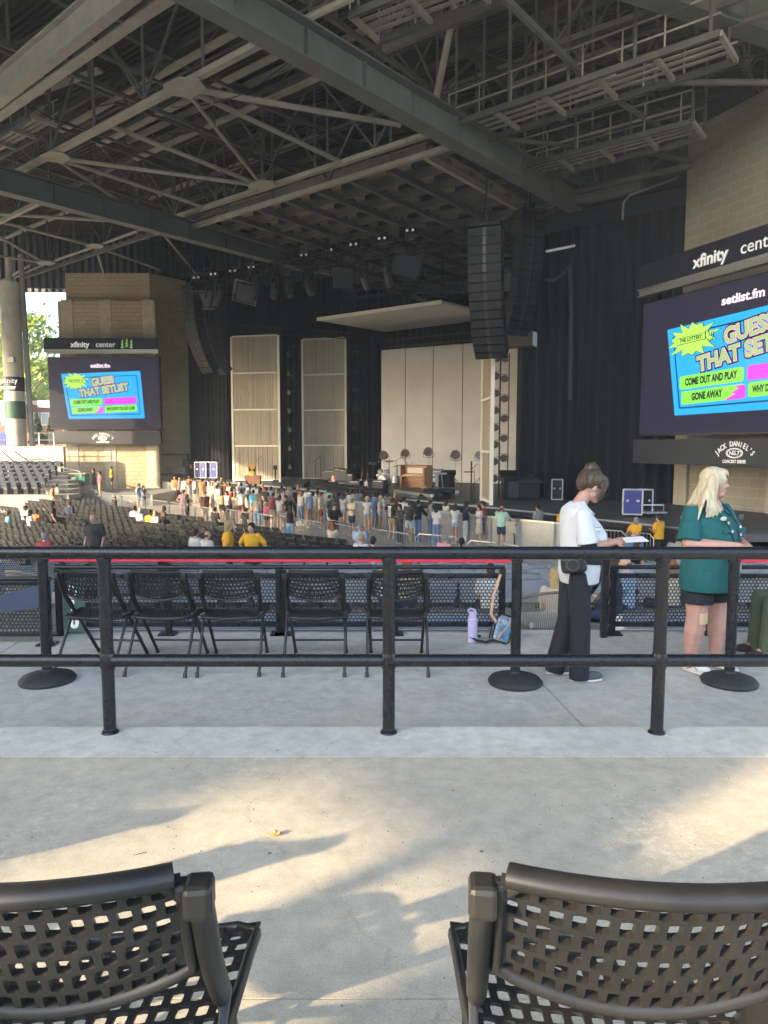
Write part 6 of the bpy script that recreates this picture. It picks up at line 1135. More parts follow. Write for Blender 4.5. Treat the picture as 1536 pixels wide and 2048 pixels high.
# crowd table: px, head-top py, shirt, bottoms, hair colour, hair/hat style, pose, female, sleeve, bottom kind, facing (deg from 'towards stage'), label
PW = math.degrees(math.atan2(-A.x, A.y))   # facing the stage
T = [
 (187, 937, 'black', 'black', 'black', 'pony', 'stand', 1, .5, 'dress', 150, 'person in a black dress standing by the green waste cart'),
 (199, 942, 'pink', 'khaki', 'brown', 'pony', 'hips', 1, .5, 'trousers', 160, 'person in a pink top and khaki trousers between black dress and yellow shirt'),
 (223, 933, 'yellow', 'black', 'black', 'short', 'cross', 0, .6, 'shorts', 150, 'person in a yellow shirt and black shorts by the left tower'),
 (277, 967, 'light blue', 'khaki', 'brown', 'short', 'stand', 0, .6, 'shorts', -60, 'person in a pale blue shirt beside the woman in a long blue dress'),
 (286, 971, 'blue', 'denim', 'black', 'long', 'lean', 1, .2, 'dress', -70, 'person with long dark hair in a blue dress at the left crowd barriers'),
 (349, 953, 'orange', 'beige', 'blonde', 'short', 'stand', 0, .6, 'shorts', 20, 'person glowing orange in sunlight at the left end of the aluminium barriers'),
 (359, 955, 'beige', 'beige', 'blonde', 'long', 'cross', 1, .4, 'minis', -30, 'second sunlit person from the left end of the aluminium barriers'),
 (368, 955, 'white', 'white', 'brown', 'short', 'stand', 0, .6, 'shorts', 0, 'third sunlit person from the left, all in white, by the aluminium barriers'),
 (378, 952, 'orange', 'khaki', 'red', 'short', 'phone', 0, .6, 'shorts', 40, 'fourth sunlit person from the left, in orange, by the aluminium barriers'),
 (389, 956, 'white', 'navy', 'brown', 'short', 'hips', 0, .6, 'shorts', -20, 'fifth sunlit person from the left, white shirt and navy shorts'),
 (366, 979, 'purple-grey', 'purple-grey', 'brown', 'cap', 'hips', 0, .6, 'trousers', 10, 'person in a purple-grey shirt, hands on hips, at the left barriers'),
 (373, 988, 'charcoal', 'black', 'brown', 'long', 'cross', 1, .4, 'shorts', -40, 'person with long brown hair in charcoal beside the purple-grey shirt'),
 (403, 957, 'orange', 'khaki', 'brown', 'short', 'phone', 0, .4, 'shorts', 30, 'person in a sunlit orange tank top before the stage lip'),
 (424, 965, 'beige', 'white', 'blonde', 'long', 'stand', 1, .3, 'minis', 0, 'person with long blonde hair in beige near the left of the crowd'),
 (433, 970, 'white', 'grey', 'brown', 'short', 'stand', 0, .6, 'shorts', 20, 'person in a white tee behind the brown-shirted man'),
 (442, 963, 'navy', 'navy', 'brown', 'short', 'stand', 0, .6, 'shorts', -30, 'person in a navy tee high in the left of the crowd'),
 (450, 961, 'orange', 'denim', 'black', 'short', 'hips', 0, .6, 'shorts', 50, 'person in an orange shirt just right of the navy tee'),
 (458, 965, 'grey', 'khaki', 'brown', 'short', 'stand', 0, .6, 'shorts', -10, 'person in a grey tee left of the white-capped man'),
 (478, 965, 'grey', 'black', 'white', 'cap', 'hips', 0, .6, 'shorts', 0, 'person in a grey tee and white cap in the left crowd'),
 (493, 962, 'blue', 'black', 'black', 'short', 'phone', 0, .6, 'trousers', 60, 'person in a blue shirt facing sideways below the trunk'),
 (409, 983, 'brown', 'khaki', 'brown', 'cap', 'stand', 0, .6, 'shorts', -100, 'heavyset person in a brown tee and cap behind the crowd barrier'),
 (424, 987, 'beige', 'white', 'blonde', 'long', 'stand', 1, .3, 'skirt', -60, 'person with blonde hair in a beige top by the brown tee'),
 (443, 981, 'khaki', 'black', 'brown', 'long', 'cross', 1, .3, 'shorts', 30, 'person with brown hair in a khaki top and black shorts'),
 (454, 982, 'white', 'black', 'black', 'long', 'phone', 1, .5, 'trousers', 170, 'person in a patterned white top facing the camera in the left crowd'),
 (462, 976, 'red', 'black', 'brown', 'short', 'stand', 0, .6, 'shorts', -20, 'person in a red tee in the left crowd'),
 (470, 985, 'beige', 'khaki', 'blonde', 'long', 'stand', 1, .3, 'minis', 10, 'person with bright blonde hair right of the red tee'),
 (482, 978, 'white', 'maroon', 'brown', 'short', 'up', 0, .6, 'shorts', 40, 'person in white with one arm raised in the left crowd'),
 (506, 979, 'cyan', 'khaki', 'black', 'short', 'stand', 0, .6, 'shorts', 0, 'person in a bright cyan tee'),
 (514, 991, 'beige', 'denim', 'blonde', 'long', 'stand', 1, .4, 'trousers', 30, 'person with long tan hair right of the cyan tee'),
 (521, 975, 'charcoal', 'black', 'black', 'long', 'stand', 1, .5, 'trousers', 0, 'person with big dark hair in charcoal behind the tan-haired one'),
 (532, 974, 'charcoal', 'khaki', 'brown', 'short', 'stand', 0, .6, 'shorts', -10, 'person in a charcoal shirt left of the light blue shirt'),
 (542, 973, 'light blue', 'navy', 'brown', 'short', 'stand', 0, .6, 'shorts', 0, 'person in a light blue shirt beneath the first string panel corner'),
 (546, 985, 'maroon', 'khaki', 'black', 'short', 'stand', 0, .6, 'shorts', 10, 'person in a maroon tee left of the bearded brown shirt'),
 (533, 1003, 'pink', 'black', 'blonde', 'pony', 'stand', 1, .5, 'minis', 0, 'small person in a pink-red top and black shorts'),
 (553, 978, 'beige', 'denim', 'blonde', 'long', 'stand', 1, .3, 'minis', 0, 'person with fair hair in beige behind the maroon tee'),
 (559, 990, 'white', 'pale denim', 'brown', 'long', 'stand', 1, .3, 'minis', 10, 'person in a white top and pale shorts left of the bearded man'),
 (572, 990, 'brown', 'denim', 'brown', 'short', 'hips', 0, .6, 'trousers', 120, 'bearded person in a brown tee with hands on hips'),
 (566, 976, 'grey', 'khaki', 'brown', 'short', 'stand', 0, .6, 'shorts', -30, 'person in a grey tee directly behind the bearded brown tee'),
 (577, 973, 'grey', 'black', 'grey', 'short', 'stand', 0, .6, 'shorts', 10, 'grey-haired person in a grey shirt'),
 (589, 975, 'charcoal', 'black', 'black', 'short', 'stand', 0, .6, 'trousers', -60, 'person in charcoal with black hair left of the white-top blonde'),
 (580, 1010, 'black', 'pale denim', 'brown', 'long', 'stand', 1, .0, 'trousers', 30, 'person with long brown hair in a black tank and pale jeans'),
 (601, 983, 'white', 'denim', 'blonde', 'long', 'stand', 1, .2, 'trousers', 0, 'person with blonde hair, white top and dark jeans'),
 (615, 976, 'white', 'khaki', 'navy', 'cap', 'stand', 0, .6, 'shorts', 0, 'person in a white shirt and navy cap'),
 (618, 984, 'light blue', 'khaki', 'white', 'cap', 'stand', 0, .6, 'shorts', -90, 'person in a pale blue tee, white cap and khaki shorts'),
 (634, 982, 'grey', 'khaki', 'brown', 'short', 'stand', 0, .6, 'shorts', 0, 'person in a grey tee left of the cream shirt'),
 (642, 985, 'beige', 'maroon', 'brown', 'short', 'stand', 0, .6, 'shorts', -60, 'person in a cream tee and maroon shorts'),
 (657, 977, 'teal', 'navy', 'brown', 'short', 'stand', 0, .6, 'shorts', 0, 'person in a turquoise tee'),
 (658, 990, 'green', 'white', 'black', 'short', 'stand', 0, .6, 'shorts', -70, 'person in a dark green tee and white shorts'),
 (668, 1007, 'black', 'black', 'brown', 'short', 'lean', 0, .6, 'shorts', -120, 'young person in a black tee leaning on a crowd barrier'),
 (676, 986, 'navy', 'brown', 'black', 'long', 'stand', 1, .4, 'minis', 0, 'person in navy with long black hair and brown shorts'),
 (686, 988, 'white', 'pale denim', 'brown', 'long', 'stand', 1, .2, 'minis', 10, 'person in a white tank and pale denim shorts left of the beige hat'),
 (702, 980, 'light blue', 'charcoal', 'brown', 'short', 'stand', 0, .6, 'shorts', 0, 'person in a light blue tee behind the beige hat'),
 (721, 979, 'lavender', 'black', 'brown', 'short', 'hips', 0, .6, 'shorts', 0, 'person in a lavender tee and black shorts'),
 (704, 994, 'beige', 'navy', 'beige', 'hat', 'phone', 0, .6, 'shorts', 170, 'person in a beige bucket hat and cream shirt with navy shorts'),
 (734, 994, 'white', 'pale denim', 'straw', 'hat', 'cross', 1, .2, 'minis', 20, 'person in a straw hat, white tank and denim shorts'),
 (747, 985, 'blue', 'denim', 'brown', 'short', 'lean', 0, 1.6, 'trousers', 0, 'person in a blue denim shirt between two straw hats'),
 (760, 992, 'beige', 'pale denim', 'straw', 'hat', 'cross', 1, .1, 'minis', -60, 'person in a straw hat, beige tank and denim shorts'),
 (807, 994, 'white', 'denim', 'brown', 'short', 'lean', 0, .6, 'trousers', 0, 'person in a white tee leaning on the stage barrier'),
 (800, 1008, 'charcoal', 'charcoal', 'black', 'long', 'cross', 1, 1.5, 'trousers', 170, 'dark-haired person facing the camera beside the brown tee'),
 (784, 997, 'black', 'khaki', 'brown', 'short', 'hips', 0, .6, 'shorts', 0, 'person in a black tee with white print on the back and khaki shorts'),
 (819, 1001, 'charcoal', 'white', 'brown', 'short', 'cross', 0, .7, 'shorts', 10, 'person in a dark brown tee and white shorts'),
 (836, 1000, 'black', 'denim', 'black', 'short', 'lean', 0, 1.5, 'trousers', -20, 'person in a black shirt and jeans leaning on the stage barrier'),
 (860, 1000, 'grey', 'denim', 'brown', 'short', 'phone', 0, 1.8, 'trousers', -50, 'person in a grey striped long-sleeved shirt and jeans'),
 (873, 1011, 'white', 'denim', 'black', 'long', 'phone', 1, .6, 'trousers', 0, 'person with black hair, white top and blue jeans'),
 (892, 1000, 'white', 'pale denim', 'brown', 'long', 'phone', 1, .2, 'skirt', -20, 'person with long brown hair, white top and denim skirt'),
 (910, 1008, 'white', 'pale denim', 'brown', 'long', 'lean', 1, .2, 'minis', 0, 'person with light brown hair and denim shorts left of white trousers'),
 (931, 1006, 'navy', 'white', 'black', 'long', 'lean', 1, .1, 'trousers', -30, 'person with curly black hair, navy top and white trousers'),
 (959, 1009, 'white', 'beige', 'brown', 'long', 'cross', 1, .3, 'dress', 150, 'person in a short cream dress leaning back on the barrier'),
 (968, 1003, 'red', 'black', 'brown', 'short', 'cross', 0, .6, 'skirt', 110, 'bearded person in a rust-red tee and black wrap by the cream dress'),
 (1003, 1010, 'mint', 'navy', 'brown', 'bald', 'lean', 0, .6, 'shorts', 0, 'person in a mint polo and navy shorts leaning on the stage barrier'),
 (1077, 1008, 'grey', 'charcoal', 'black', 'short', 'phone', 0, .6, 'shorts', 80, 'person in a grey tee and dark shorts looking at a phone by the wheelchair'),
 (1130, 1014, 'yellow', 'black', 'grey', 'bald', 'stand', 0, .6, 'trousers', 10, 'yellow-shirted usher partly hidden behind the woman in white'),
 (1273, 1034, 'yellow', 'black', 'grey', 'long', 'lean', 1, .5, 'trousers', 165, 'grey-haired usher in a yellow shirt leaning on a crowd barrier'),
 (1319, 1028, 'yellow', 'black', 'blackcap', 'cap', 'phone', 0, .6, 'trousers', 75, 'usher in a yellow shirt and black cap at the right'),
]
EX = 0
for zone, x0, x1, yy in (('under the blue flight cases', 402, 452, 955), ('under the brown trunk', 478, 535, 965), ('between the string panels', 560, 604, 970), ('below the second string panel', 608, 690, 974), ('below the guitar amplifiers', 692, 730, 977), ('below the drum kit', 745, 800, 984)):
    for i, (sh_, pn_, hr_, st_) in enumerate((('navy', 'khaki', 'black', 'short'), ('white', 'black', 'brown', 'long'), ('grey', 'denim', 'navy', 'cap'), ('maroon', 'black', 'blonde', 'long'))):
        EX += 1; T.append((int(x0+(x1-x0)*(i+.3)/4), yy+(EX*5) % 4, sh_, pn_, hr_, st_, ('stand', 'phone', 'lean', 'cross')[(i+EX) % 4], int(st_ == 'long'), .5, 'shorts' if i % 2 else 'trousers', (EX*47) % 90-45, 'person in %s with %s %s, back row %s' % (sh_, 'a' if st_ == 'cap' else hr_, 'navy cap' if st_ == 'cap' else 'hair', zone)))
ALLP = []
for (x, y, shirt, pants, hair, hs, pose, fem, slv, bot, fc_, lab) in T:
    h = 1.66 if fem else 1.76
    if 'small' in lab: h = 1.5
    base = PIT
    if y < 945 and x < 240: base = -1.55
    D_ = None; dz = EYE-(base+h*1.0); s_ = -ray(x, y).z/ray(x, y).y; D_ = dz/s_
    p = at(x, y, D=D_); skin = (x*7+y*3) % 9; skin = 1 if skin < 4 else (0 if skin < 7 else 2)
    t, o = person((p.x, p.y, base), R(PW+fc_), shirt, pants, hair, hs, pose, bool(fem), slv, bot, h, skin=skin, label=lab, fat=1.12 if ('heavyset' in lab or x in (784, 1319, 1130)) else 1.0, one=(x % 3 == 0 and pose in ('phone', 'hips')))
    if x == 784:   # white print on the back of the black tee
        m = MB(); rr = random.Random(2)
        for r_ in range(9):
            for c_ in range(4): m.box((-.055+.036*c_+rr.uniform(-.006, .006), -.165, 1.36-.048*r_), (.03, .006, rr.uniform(.014, .034)))
        m.box((0, -.165, 1.395), (.20, .006, .025)); q = m.build('back_print', M_white, None); q.parent = t
m = MB(); m.box((at(200, 975, D=50).x, 51, (PIT-1.55)/2-.0), (9, 7, -1.55-PIT)); m.build('ramp', mat('tier_concrete', (0, 0, 0)), kind='structure')
# the seated
S_ = [
 (268, 1012, 'white', 'khaki', 'brown', 'short', 0, .6, 'seated person in a white tee, left of the white cap, mid floor'), (279, 1016, 'light blue', 'khaki', 'white', 'cap', 0, .6, 'seated person in a white cap in the middle floor rows'),
 (299, 1020, 'yellow', 'navy', 'brown', 'short', 0, .6, 'seated person in a yellow top in the middle floor rows'), (310, 1021, 'white', 'navy', 'blonde', 'long', 1, .6, 'seated blonde person in white beside the yellow top'),
 (327, 1012, 'brown', 'navy', 'brown', 'long', 1, .6, 'seated brown-haired person close to the crowd barrier'), (228, 990, 'black', 'black', 'brown', 'bald', 0, .6, 'seated person in a black tee turned sideways near the barrier'),
 (104, 1002, 'black', 'black', 'black', 'long', 1, .6, 'seated person with black hair left of the leaning navy shirt'), (138, 1003, 'navy', 'denim', 'brown', 'cap', 0, 1.6, 'seated person in a navy shirt leaning over on the left floor'),
 (49, 1011, 'white', 'khaki', 'brown', 'cap', 0, .6, 'seated person in a white tee and cap at the left edge rows'), (59, 1020, 'white', 'navy', 'black', 'long', 1, .6, 'seated dark-haired person in white next to the orange shirt'),
 (72, 1018, 'orange', 'khaki', 'brown', 'short', 0, .6, 'seated person in an orange floral shirt'), (16, 1020, 'teal', 'navy', 'brown', 'long', 1, .6, 'seated person in a teal top at the far left edge'),
 (95, 967, 'white', 'beige', 'blonde', 'short', 1, .6, 'first of three sunlit seated people at the far left barriers'), (104, 970, 'orange', 'beige', 'brown', 'short', 1, .6, 'second of three sunlit seated people at the far left barriers'), (113, 967, 'beige', 'khaki', 'brown', 'short', 0, .6, 'third of three sunlit seated people at the far left barriers'),
 (490, 1015, 'black', 'black', 'brown', 'cap', 0, .6, 'seated person in black just before the crowd barrier'), (665, 1045, 'beige', 'beige', 'red', 'long', 1, .3, 'seated red-haired person in sun raising an arm near the barrier'),
 (429, 1014, 'black', 'black', 'black', 'short', 0, .6, 'seated dark figure before the barrier left of centre'), (719, 1048, 'light blue', 'white', 'grey', 'short', 0, .6, 'seated grey-haired person in a pale shirt near the front barrier'),
 (722, 1067, 'white', 'white', 'blonde', 'short', 1, .6, 'seated blonde person in white just above the railing'), (746, 1073, 'white', 'white', 'black', 'short', 0, .6, 'seated dark-haired person in white just above the railing'),
 (889, 1067, 'tie-dye pink', 'navy', 'grey', 'short', 0, .7, 'seated person in a pink tie-dye shirt above the railing'), (923, 1075, 'maroon', 'navy', 'black', 'pony', 1, .6, 'seated person with a dark ponytail and maroon top above the railing'),
 (390, 1057, 'white', 'khaki', 'brown', 'short', 0, .6, 'seated person in white left of the yellow-shirted women'), (413, 1061, 'white', 'beige', 'brown', 'bald', 0, .6, 'seated bald person in white left of the yellow-shirted women'),
 (189, 1064, 'black', 'black', 'red', 'short', 1, .6, 'seated person with a red headband before the bald man'), (88, 1064, 'red', 'navy', 'greycap', 'cap', 0, .6, 'seated person in a grey cap and red top at left above the railing'),
 (1267, 1064, 'blue', 'navy', 'brown', 'bald', 0, .6, 'seated balding person in blue below the yellow-shirted usher'), (1274, 1077, 'black', 'black', 'brown', 'long', 1, .6, 'seated curly-haired person just above the railing at right'),
 (1240, 1080, 'charcoal', 'black', 'black', 'short', 0, .6, 'seated dark-haired person beside the woman in white’s hand'), (1356, 1067, 'grey', 'navy', 'brown', 'short', 0, .6, 'seated curly brown-haired youth left of the woman in teal'), (1362, 1084, 'grey', 'navy', 'grey', 'short', 0, .6, 'seated grey-haired person beside the woman in teal'),
]
for (x, y, shirt, pants, hair, hs, fem, slv, lab) in S_:
    near_ = y > 1055; base = (-1.85 if near_ else PIT); dz = EYE-(base+1.29); r_ = ray(x, y); D_ = dz/(-r_.z/r_.y)
    if x in (95, 104, 113): base = -1.9; D_ = (EYE-(base+1.29))/(-r_.z/r_.y)
    p = at(x, y, D=D_)
    person((p.x, p.y, base), R(PW+((x*13) % 50-25)), shirt, pants, hair, hs, 'phone' if x % 2 else 'stand', bool(fem), slv, 'trousers', 1.72, sit=True, skin=1 if x % 3 else 0, label=lab, grp='people seated on the floor')
for (x, y, D_, shirt, hair, hs, fem, fc_, lab) in [(5, 943, 47, 'navy', 'grey', 'short', 0, -20, 'seated white-haired person in navy in the far left stand'), (18, 940, 47, 'grey', 'grey', 'short', 1, -10, 'seated white-haired person in grey in the far left stand'),
        (778, 1110, 12.1, 'white', 'brown', 'long', 1, 0, 'seated brown-haired person in white behind the middle railing post'), (814, 1110, 12.1, 'beige', 'red', 'long', 1, 0, 'seated person with copper hair right of the middle railing post'), (982, 1127, 12.0, 'white', 'brown', 'short', 0, 5, 'seated person with cropped hair and white shirt behind the middle barrier'),
        (1110, 1138, 10.5, 'beige', 'blonde', 'long', 1, 10, 'seated fair-haired person hidden behind the woman in white'), (1255, 1112, 11.2, 'light blue', 'brown', 'bald', 0, 60, 'seated person in pale blue right of the woman in white'), (1345, 1118, 11.6, 'beige', 'red', 'long', 1, 20, 'seated sunlit person left of the woman in teal below the rail'), (1228, 1122, 10.3, 'navy', 'brown', 'short', 0, 80, 'person in navy bent forward behind the right barrier')]:
    p = at(x, y, D=D_); person((p.x, p.y, p.z-1.29), R(fc_), shirt, 'navy', hair, hs, 'phone', bool(fem), .6, 'trousers', 1.72, sit=True, skin=1, label=lab, grp='people seated in the stands', vox=.02)
for (x, y, D_, shirt, hair, hs, pose, fem, fc_, lab, fat) in [(187, 1027, 17.2, 'charcoal', 'brown', 'bald', 'stand', 0, 170, 'bald person in sunglasses and a charcoal tee standing among the floor seats', 1.15), (455, 1041, 16.6, 'yellow', 'blonde', 'long', 'stand', 1, -75, 'usher with long blonde hair in a yellow shirt seen from the side', 1.05), (503, 1045, 16.2, 'yellow', 'black', 'pony', 'hips', 1, 165, 'usher with a black ponytail in a yellow shirt looking down', 1.15)]:
    p = at(x, y, D=D_); h = 1.68; person((p.x, p.y, p.z-h), R(fc_), shirt, 'black', hair, hs, pose, bool(fem), .75, 'trousers', h, skin=1, label=lab, grp='people standing among the seats', fat=fat, vox=.018)
    if x == 187: 
        q = p+Vector((0, -.10, -.13)); m = MB(); m.box(q+Vector((.02, .0, .02)), (.14, .02, .035)); m.build('sunglasses', M_blackm, bpy.data.objects[[o.name for o in COL.objects if o.get('label', '').startswith('bald person')][0]]) if False else None
# wheelchair user
wb = at(1040, 1041, D=27.6); wb.z = PIT
t, o = person((wb.x, wb.y, PIT+.05), R(PW+40), 'blue', 'grey', 'black', 'short', 'phone', False, .8, 'trousers', 1.7, sit=True, skin=0, label='dark-haired person in blue sitting in the wheelchair')
gear('wheelchair', 'black wheelchair with large spoked wheels at the stage barrier', 'wheelchair', wb, [('seat', 'box', (0, 0, .46), (.48, .45, .05), K), ('backrest', 'box', (0, -.26, .75), (.46, .05, .55), K), ('handle', 'tube', (-.24, -.25, .9), (-.24, -.42, 1.0), .018, K), ('handle', 'tube', (.24, -.25, .9), (.24, -.42, 1.0), .018, K), ('frame', 'path', [(-.25, -.25, .3), (-.25, .3, .35), (-.25, .5, .1), (.25, .5, .1), (.25, .3, .35), (.25, -.25, .3)], .018, M_steel)]
     +[('wheel', 'path', [(s*.3, -.15+.31*math.cos(a*math.pi/8), .31+.31*math.sin(a*math.pi/8)) for a in range(17)], .022, K) for s in (-1, 1)]+[('spokes', 'box', (s*.3, -.15, .31), (.01, .5, .03), M_steel) for s in (-1, 1)]+[('caster', 'disc', (s*.24, .42, .08), (1, 0, 0), .08, .03, K) for s in (-1, 1)], R(PW+40))
# ------------------------------------------------------------------ the two women at the rail (built facing +Y, then turned)
M_skin = mat('skin', (.46, .26, .19), .5, noise=.10, scale=9); M_skin.node_tree.nodes['Principled BSDF'].inputs['Subsurface Weight'].default_value = .08
M_skin2 = mat('skin_pink', (.50, .28, .22), .5, noise=.14, scale=7)
def hmesh(m, vox, name, M_, root, sm=2, label=None):
    me = melt(m, vox, sm, name, [M_]); o = bpy.data.objects.new(name, me); COL.objects.link(o); o.parent = root
    if label: o['label'] = label
    return o
def hand(m, wr, d, palm, curl=.5, thumb=1, s=1.0):
    """palm and five fingers; d = direction of the fingers, palm = palm-side normal"""
    d = Vector(d).normalized(); pn = Vector(palm).normalized(); pn = (pn-d*pn.dot(d)).normalized(); sd = d.cross(pn)*thumb; wr = Vector(wr)
    m.ell(wr+d*.045*s, (.040*s, .016*s, .05*s), M=Matrix((sd, pn, d)).transposed()); m.cap(wr-d*.01, wr+d*.02*s, .026*s, .028*s)
    for k, ln in enumerate((.068, .078, .072, .056)):
        b = wr+d*.085*s+sd*(.028-.019*k)*s; a1 = curl*.6; f1 = (d*math.cos(a1)+pn*math.sin(a1)); p1 = b+f1*ln*.45*s; a2 = curl*1.5; f2 = (d*math.cos(a2)+pn*math.sin(a2)); p2 = p1+f2*ln*.55*s
        m.cap(b-d*.02, p1, .0095*s, .0088*s, n=8); m.cap(p1, p2, .0086*s, .007*s, n=8)
    b = wr+d*.02*s+sd*.03*s; t1 = b+(d*.75+sd*.65+pn*.2).normalized()*.04*s; t2 = t1+(d*.95+pn*.35).normalized()*.032*s; m.cap(b, t1, .013*s, .011*s, n=8); m.cap(t1, t2, .0105*s, .0085*s, n=8)
def head(m, c, Mr, s=1.0):
    def q(x, y, z): return c+Mr @ Vector((x*s, y*s, z*s))
    def e(p, r): m.ell(q(*p), [k*s for k in r], n=14, m=10, M=Mr)
    e((0, -.012, .02), (.074, .094, .098)); e((0, .022, -.035), (.060, .068, .072)); e((0, .055, -.085), (.030, .030, .024)); e((0, .068, .03), (.052, .022, .03))
    m.cap(q(0, .086, .018), q(0, .106, -.022), .009*s, .014*s, n=8); e((-.013, .096, -.025), (.008, .010, .008)); e((.013, .096, -.025), (.008, .010, .008))
    e((0, .086, -.056), (.022, .010, .006)); e((0, .084, -.066), (.020, .010, .007)); e((-.038, .066, -.02), (.022, .02, .02)); e((.038, .066, -.02), (.022, .02, .02))
    for s_ in (-1, 1): e((s_*.076, -.008, -.008), (.008, .018, .030))
def eyes(c, Mr, root, s=1.0, M_iris=None):
    for sx in (-1, 1):
        m = MB(); m.ell(c+Mr @ Vector((sx*.030*s, .074*s, .010*s)), [.0115*s]*3, n=10, m=8); m.build('eye', mat('eye_white', (.35, .34, .33), .3), root, smooth=True); m = MB(); m.ell(c+Mr @ Vector((sx*.031*s, .081*s, .010*s)), [.006*s]*3, n=8, m=6); m.build('iris', mat('iris', (.03, .03, .04), .2), root, smooth=True)
        m = MB(); m.path([c+Mr @ Vector((sx*x_*s, y_*s, z_*s)) for x_, y_, z_ in ((.014, .092, .030), (.030, .089, .036), (.046, .076, .030))], .003*s, n=5); m.build('eyebrow', mat('brow', (.14, .09, .05), .8), root, smooth=True)
def strands(m, pts_list, n, spread, r, seed=1):
    rr = random.Random(seed)
    for i in range(n):
        base = pts_list[rr.randrange(len(pts_list))]; o1 = Vector((rr.gauss(0, 1), rr.gauss(0, 1), rr.gauss(0, 1)))*spread
        P = [Vector(p)+o1*(.35+.5*k/len(base))+Vector((rr.gauss(0, 1), rr.gauss(0, 1), rr.gauss(0, 1)))*spread*.15 for k, p in enumerate(base)]; m.path(P, r*(.6+.8*rr.random()), n=4)
# ---- woman in white, facing right
b = at(1149, 1362, z=-.15); w1 = thing('person', 'woman in a white short-sleeved uniform shirt and black trousers reading a paper', 'person', (b.x+.0, b.y+.06, -.15), local=True); w1.rotation_euler = (0, 0, R(-84))
V = Vector; hc = V((0, .125, 1.515)); Mr = Matrix.Rotation(R(-24), 3, 'X')
m = MB(); head(m, hc, Mr, .97); m.cap(V((0, .0, 1.36)), V((0, .06, 1.45)), .058, .052)
loft(m, [(.86, .15, .11, 0, 0), (1.0, .13, .11, 0, .02), (1.15, .14, .11, 0, .02), (1.3, .15, .10, 0, 0), (1.38, .10, .07, 0, 0)])
ARM = [(V((.165, -.01, 1.32)), V((.20, .02, 1.07)), V((.10, .265, 1.10))), (V((-.165, -.01, 1.32)), V((-.20, .03, 1.07)), V((-.04, .27, 1.09)))]
for k, (s, e, w_) in enumerate(ARM): m.cap(s-V((0, 0, .03)), e, .042, .042); m.cap(e, w_, .041, .026); hand(m, w_, (w_-e)+V((0, .15, .02)), (0, .1, -1) if k else (-.6, 0, -.6), .6, 1 if k else -1, .9)
LEG = [(V((.075, 0, .86)), V((.085, .02, .46)), V((.085, .02, .07))), (V((-.075, 0, .86)), V((-.09, -.02, .46)), V((-.115, -.11, .07)))]
for h_, k_, a_ in LEG: m.cap(h_, k_, .085, .055); m.cap(k_, a_, .055, .036)
body = hmesh(m, .0065, 'body', M_skin, w1, 1)
M_wsh = mat('white_shirt', (.62, .62, .62), .85, bump=.55, bscale=6, dist=.03)
m = MB(); loft(m, [(.775, .155, .145, 0, .035), (.86, .165, .160, 0, .03), (.98, .165, .155, 0, .03), (1.06, .16, .165, 0, .045), (1.14, .165, .18, 0, .055), (1.22, .165, .16, 0, .035), (1.30, .178, .12, 0, .0), (1.36, .15, .092, 0, -.01), (1.40, .075, .062, 0, 0)], 24)
for s, e, w_ in ARM: m.cap(s-V((0, 0, .015)), s+(e-s)*.45, .062, .068); m.tube(s+(e-s)*.4, s+(e-s)*.88, .068, .078, n=16)
for sx in (-1, 1): m.ell((sx*.068, .135, 1.13), (.085, .085, .09))
sh = hmesh(m, .0075, 'shirt', M_wsh, w1, 2)
m = MB(); 
for sx in (-1, 1): m.prism([(sx*.055, -.055, 1.395), (sx*.080, .03, 1.385), (sx*.062, .125, 1.30), (sx*.022, .105, 1.325), (sx*.045, .04, 1.405)], (0, .002, .010))
hmesh(m, .006, 'collar', M_wsh, w1, 1)
m = MB(); 
for s, e, w_ in ARM: m = MB(); m.cap(s+(e-s)*.7, e, .054, .052); m.cap(e, e+(w_-e)*.12, .052, .05); hmesh(m, .01, 'undersleeve', M_cloth, w1, 1)
m = MB(); m.box((.150, .105, 1.205), (.012, .062, .030)); q = m.build('name_patch', mat('patch_green_edge', (.10, .28, .20), .6), None, bevel=.006); q.parent = w1; m = MB(); m.box((.158, .105, 1.205), (.006, .052, .020)); q2 = m.build('patch_face', M_white, None); q2.parent = q
m = MB(); loft(m, [(.80, .14, .115, 0, .0), (.88, .15, .13, 0, .01), (.96, .14, .12, 0, .01)], 20)
for h_, k_, a_ in LEG: loft_pts = None; m.cap(h_, k_, .096, .078); m.cap(k_, a_+V((0, 0, .03)), .078, .072); m.tube(k_, a_-V((0, 0, .045)), .078, .078, n=16)
M_tr = mat('black_trousers', (.016, .017, .022), .85, bump=.6, bscale=7, dist=.03); hmesh(m, .009, 'trousers', M_tr, w1, 2)
M_sneak = mat('grey_sneaker', (.09, .09, .095), .7); M_sole = mat('white_sole', (.65, .63, .58), .6)
for h_, k_, a_ in LEG:
    m = MB(); m.ell(a_+V((0, .06, -.025)), (.045, .135, .042)); m.ell(a_+V((0, -.01, .01)), (.042, .055, .05)); o = hmesh(m, .008, 'shoe', M_sneak, w1, 1); m = MB(); m.ell(a_+V((0, .058, -.055)), (.048, .142, .018)); hmesh(m, .007, 'sole', M_sole, w1, 1)
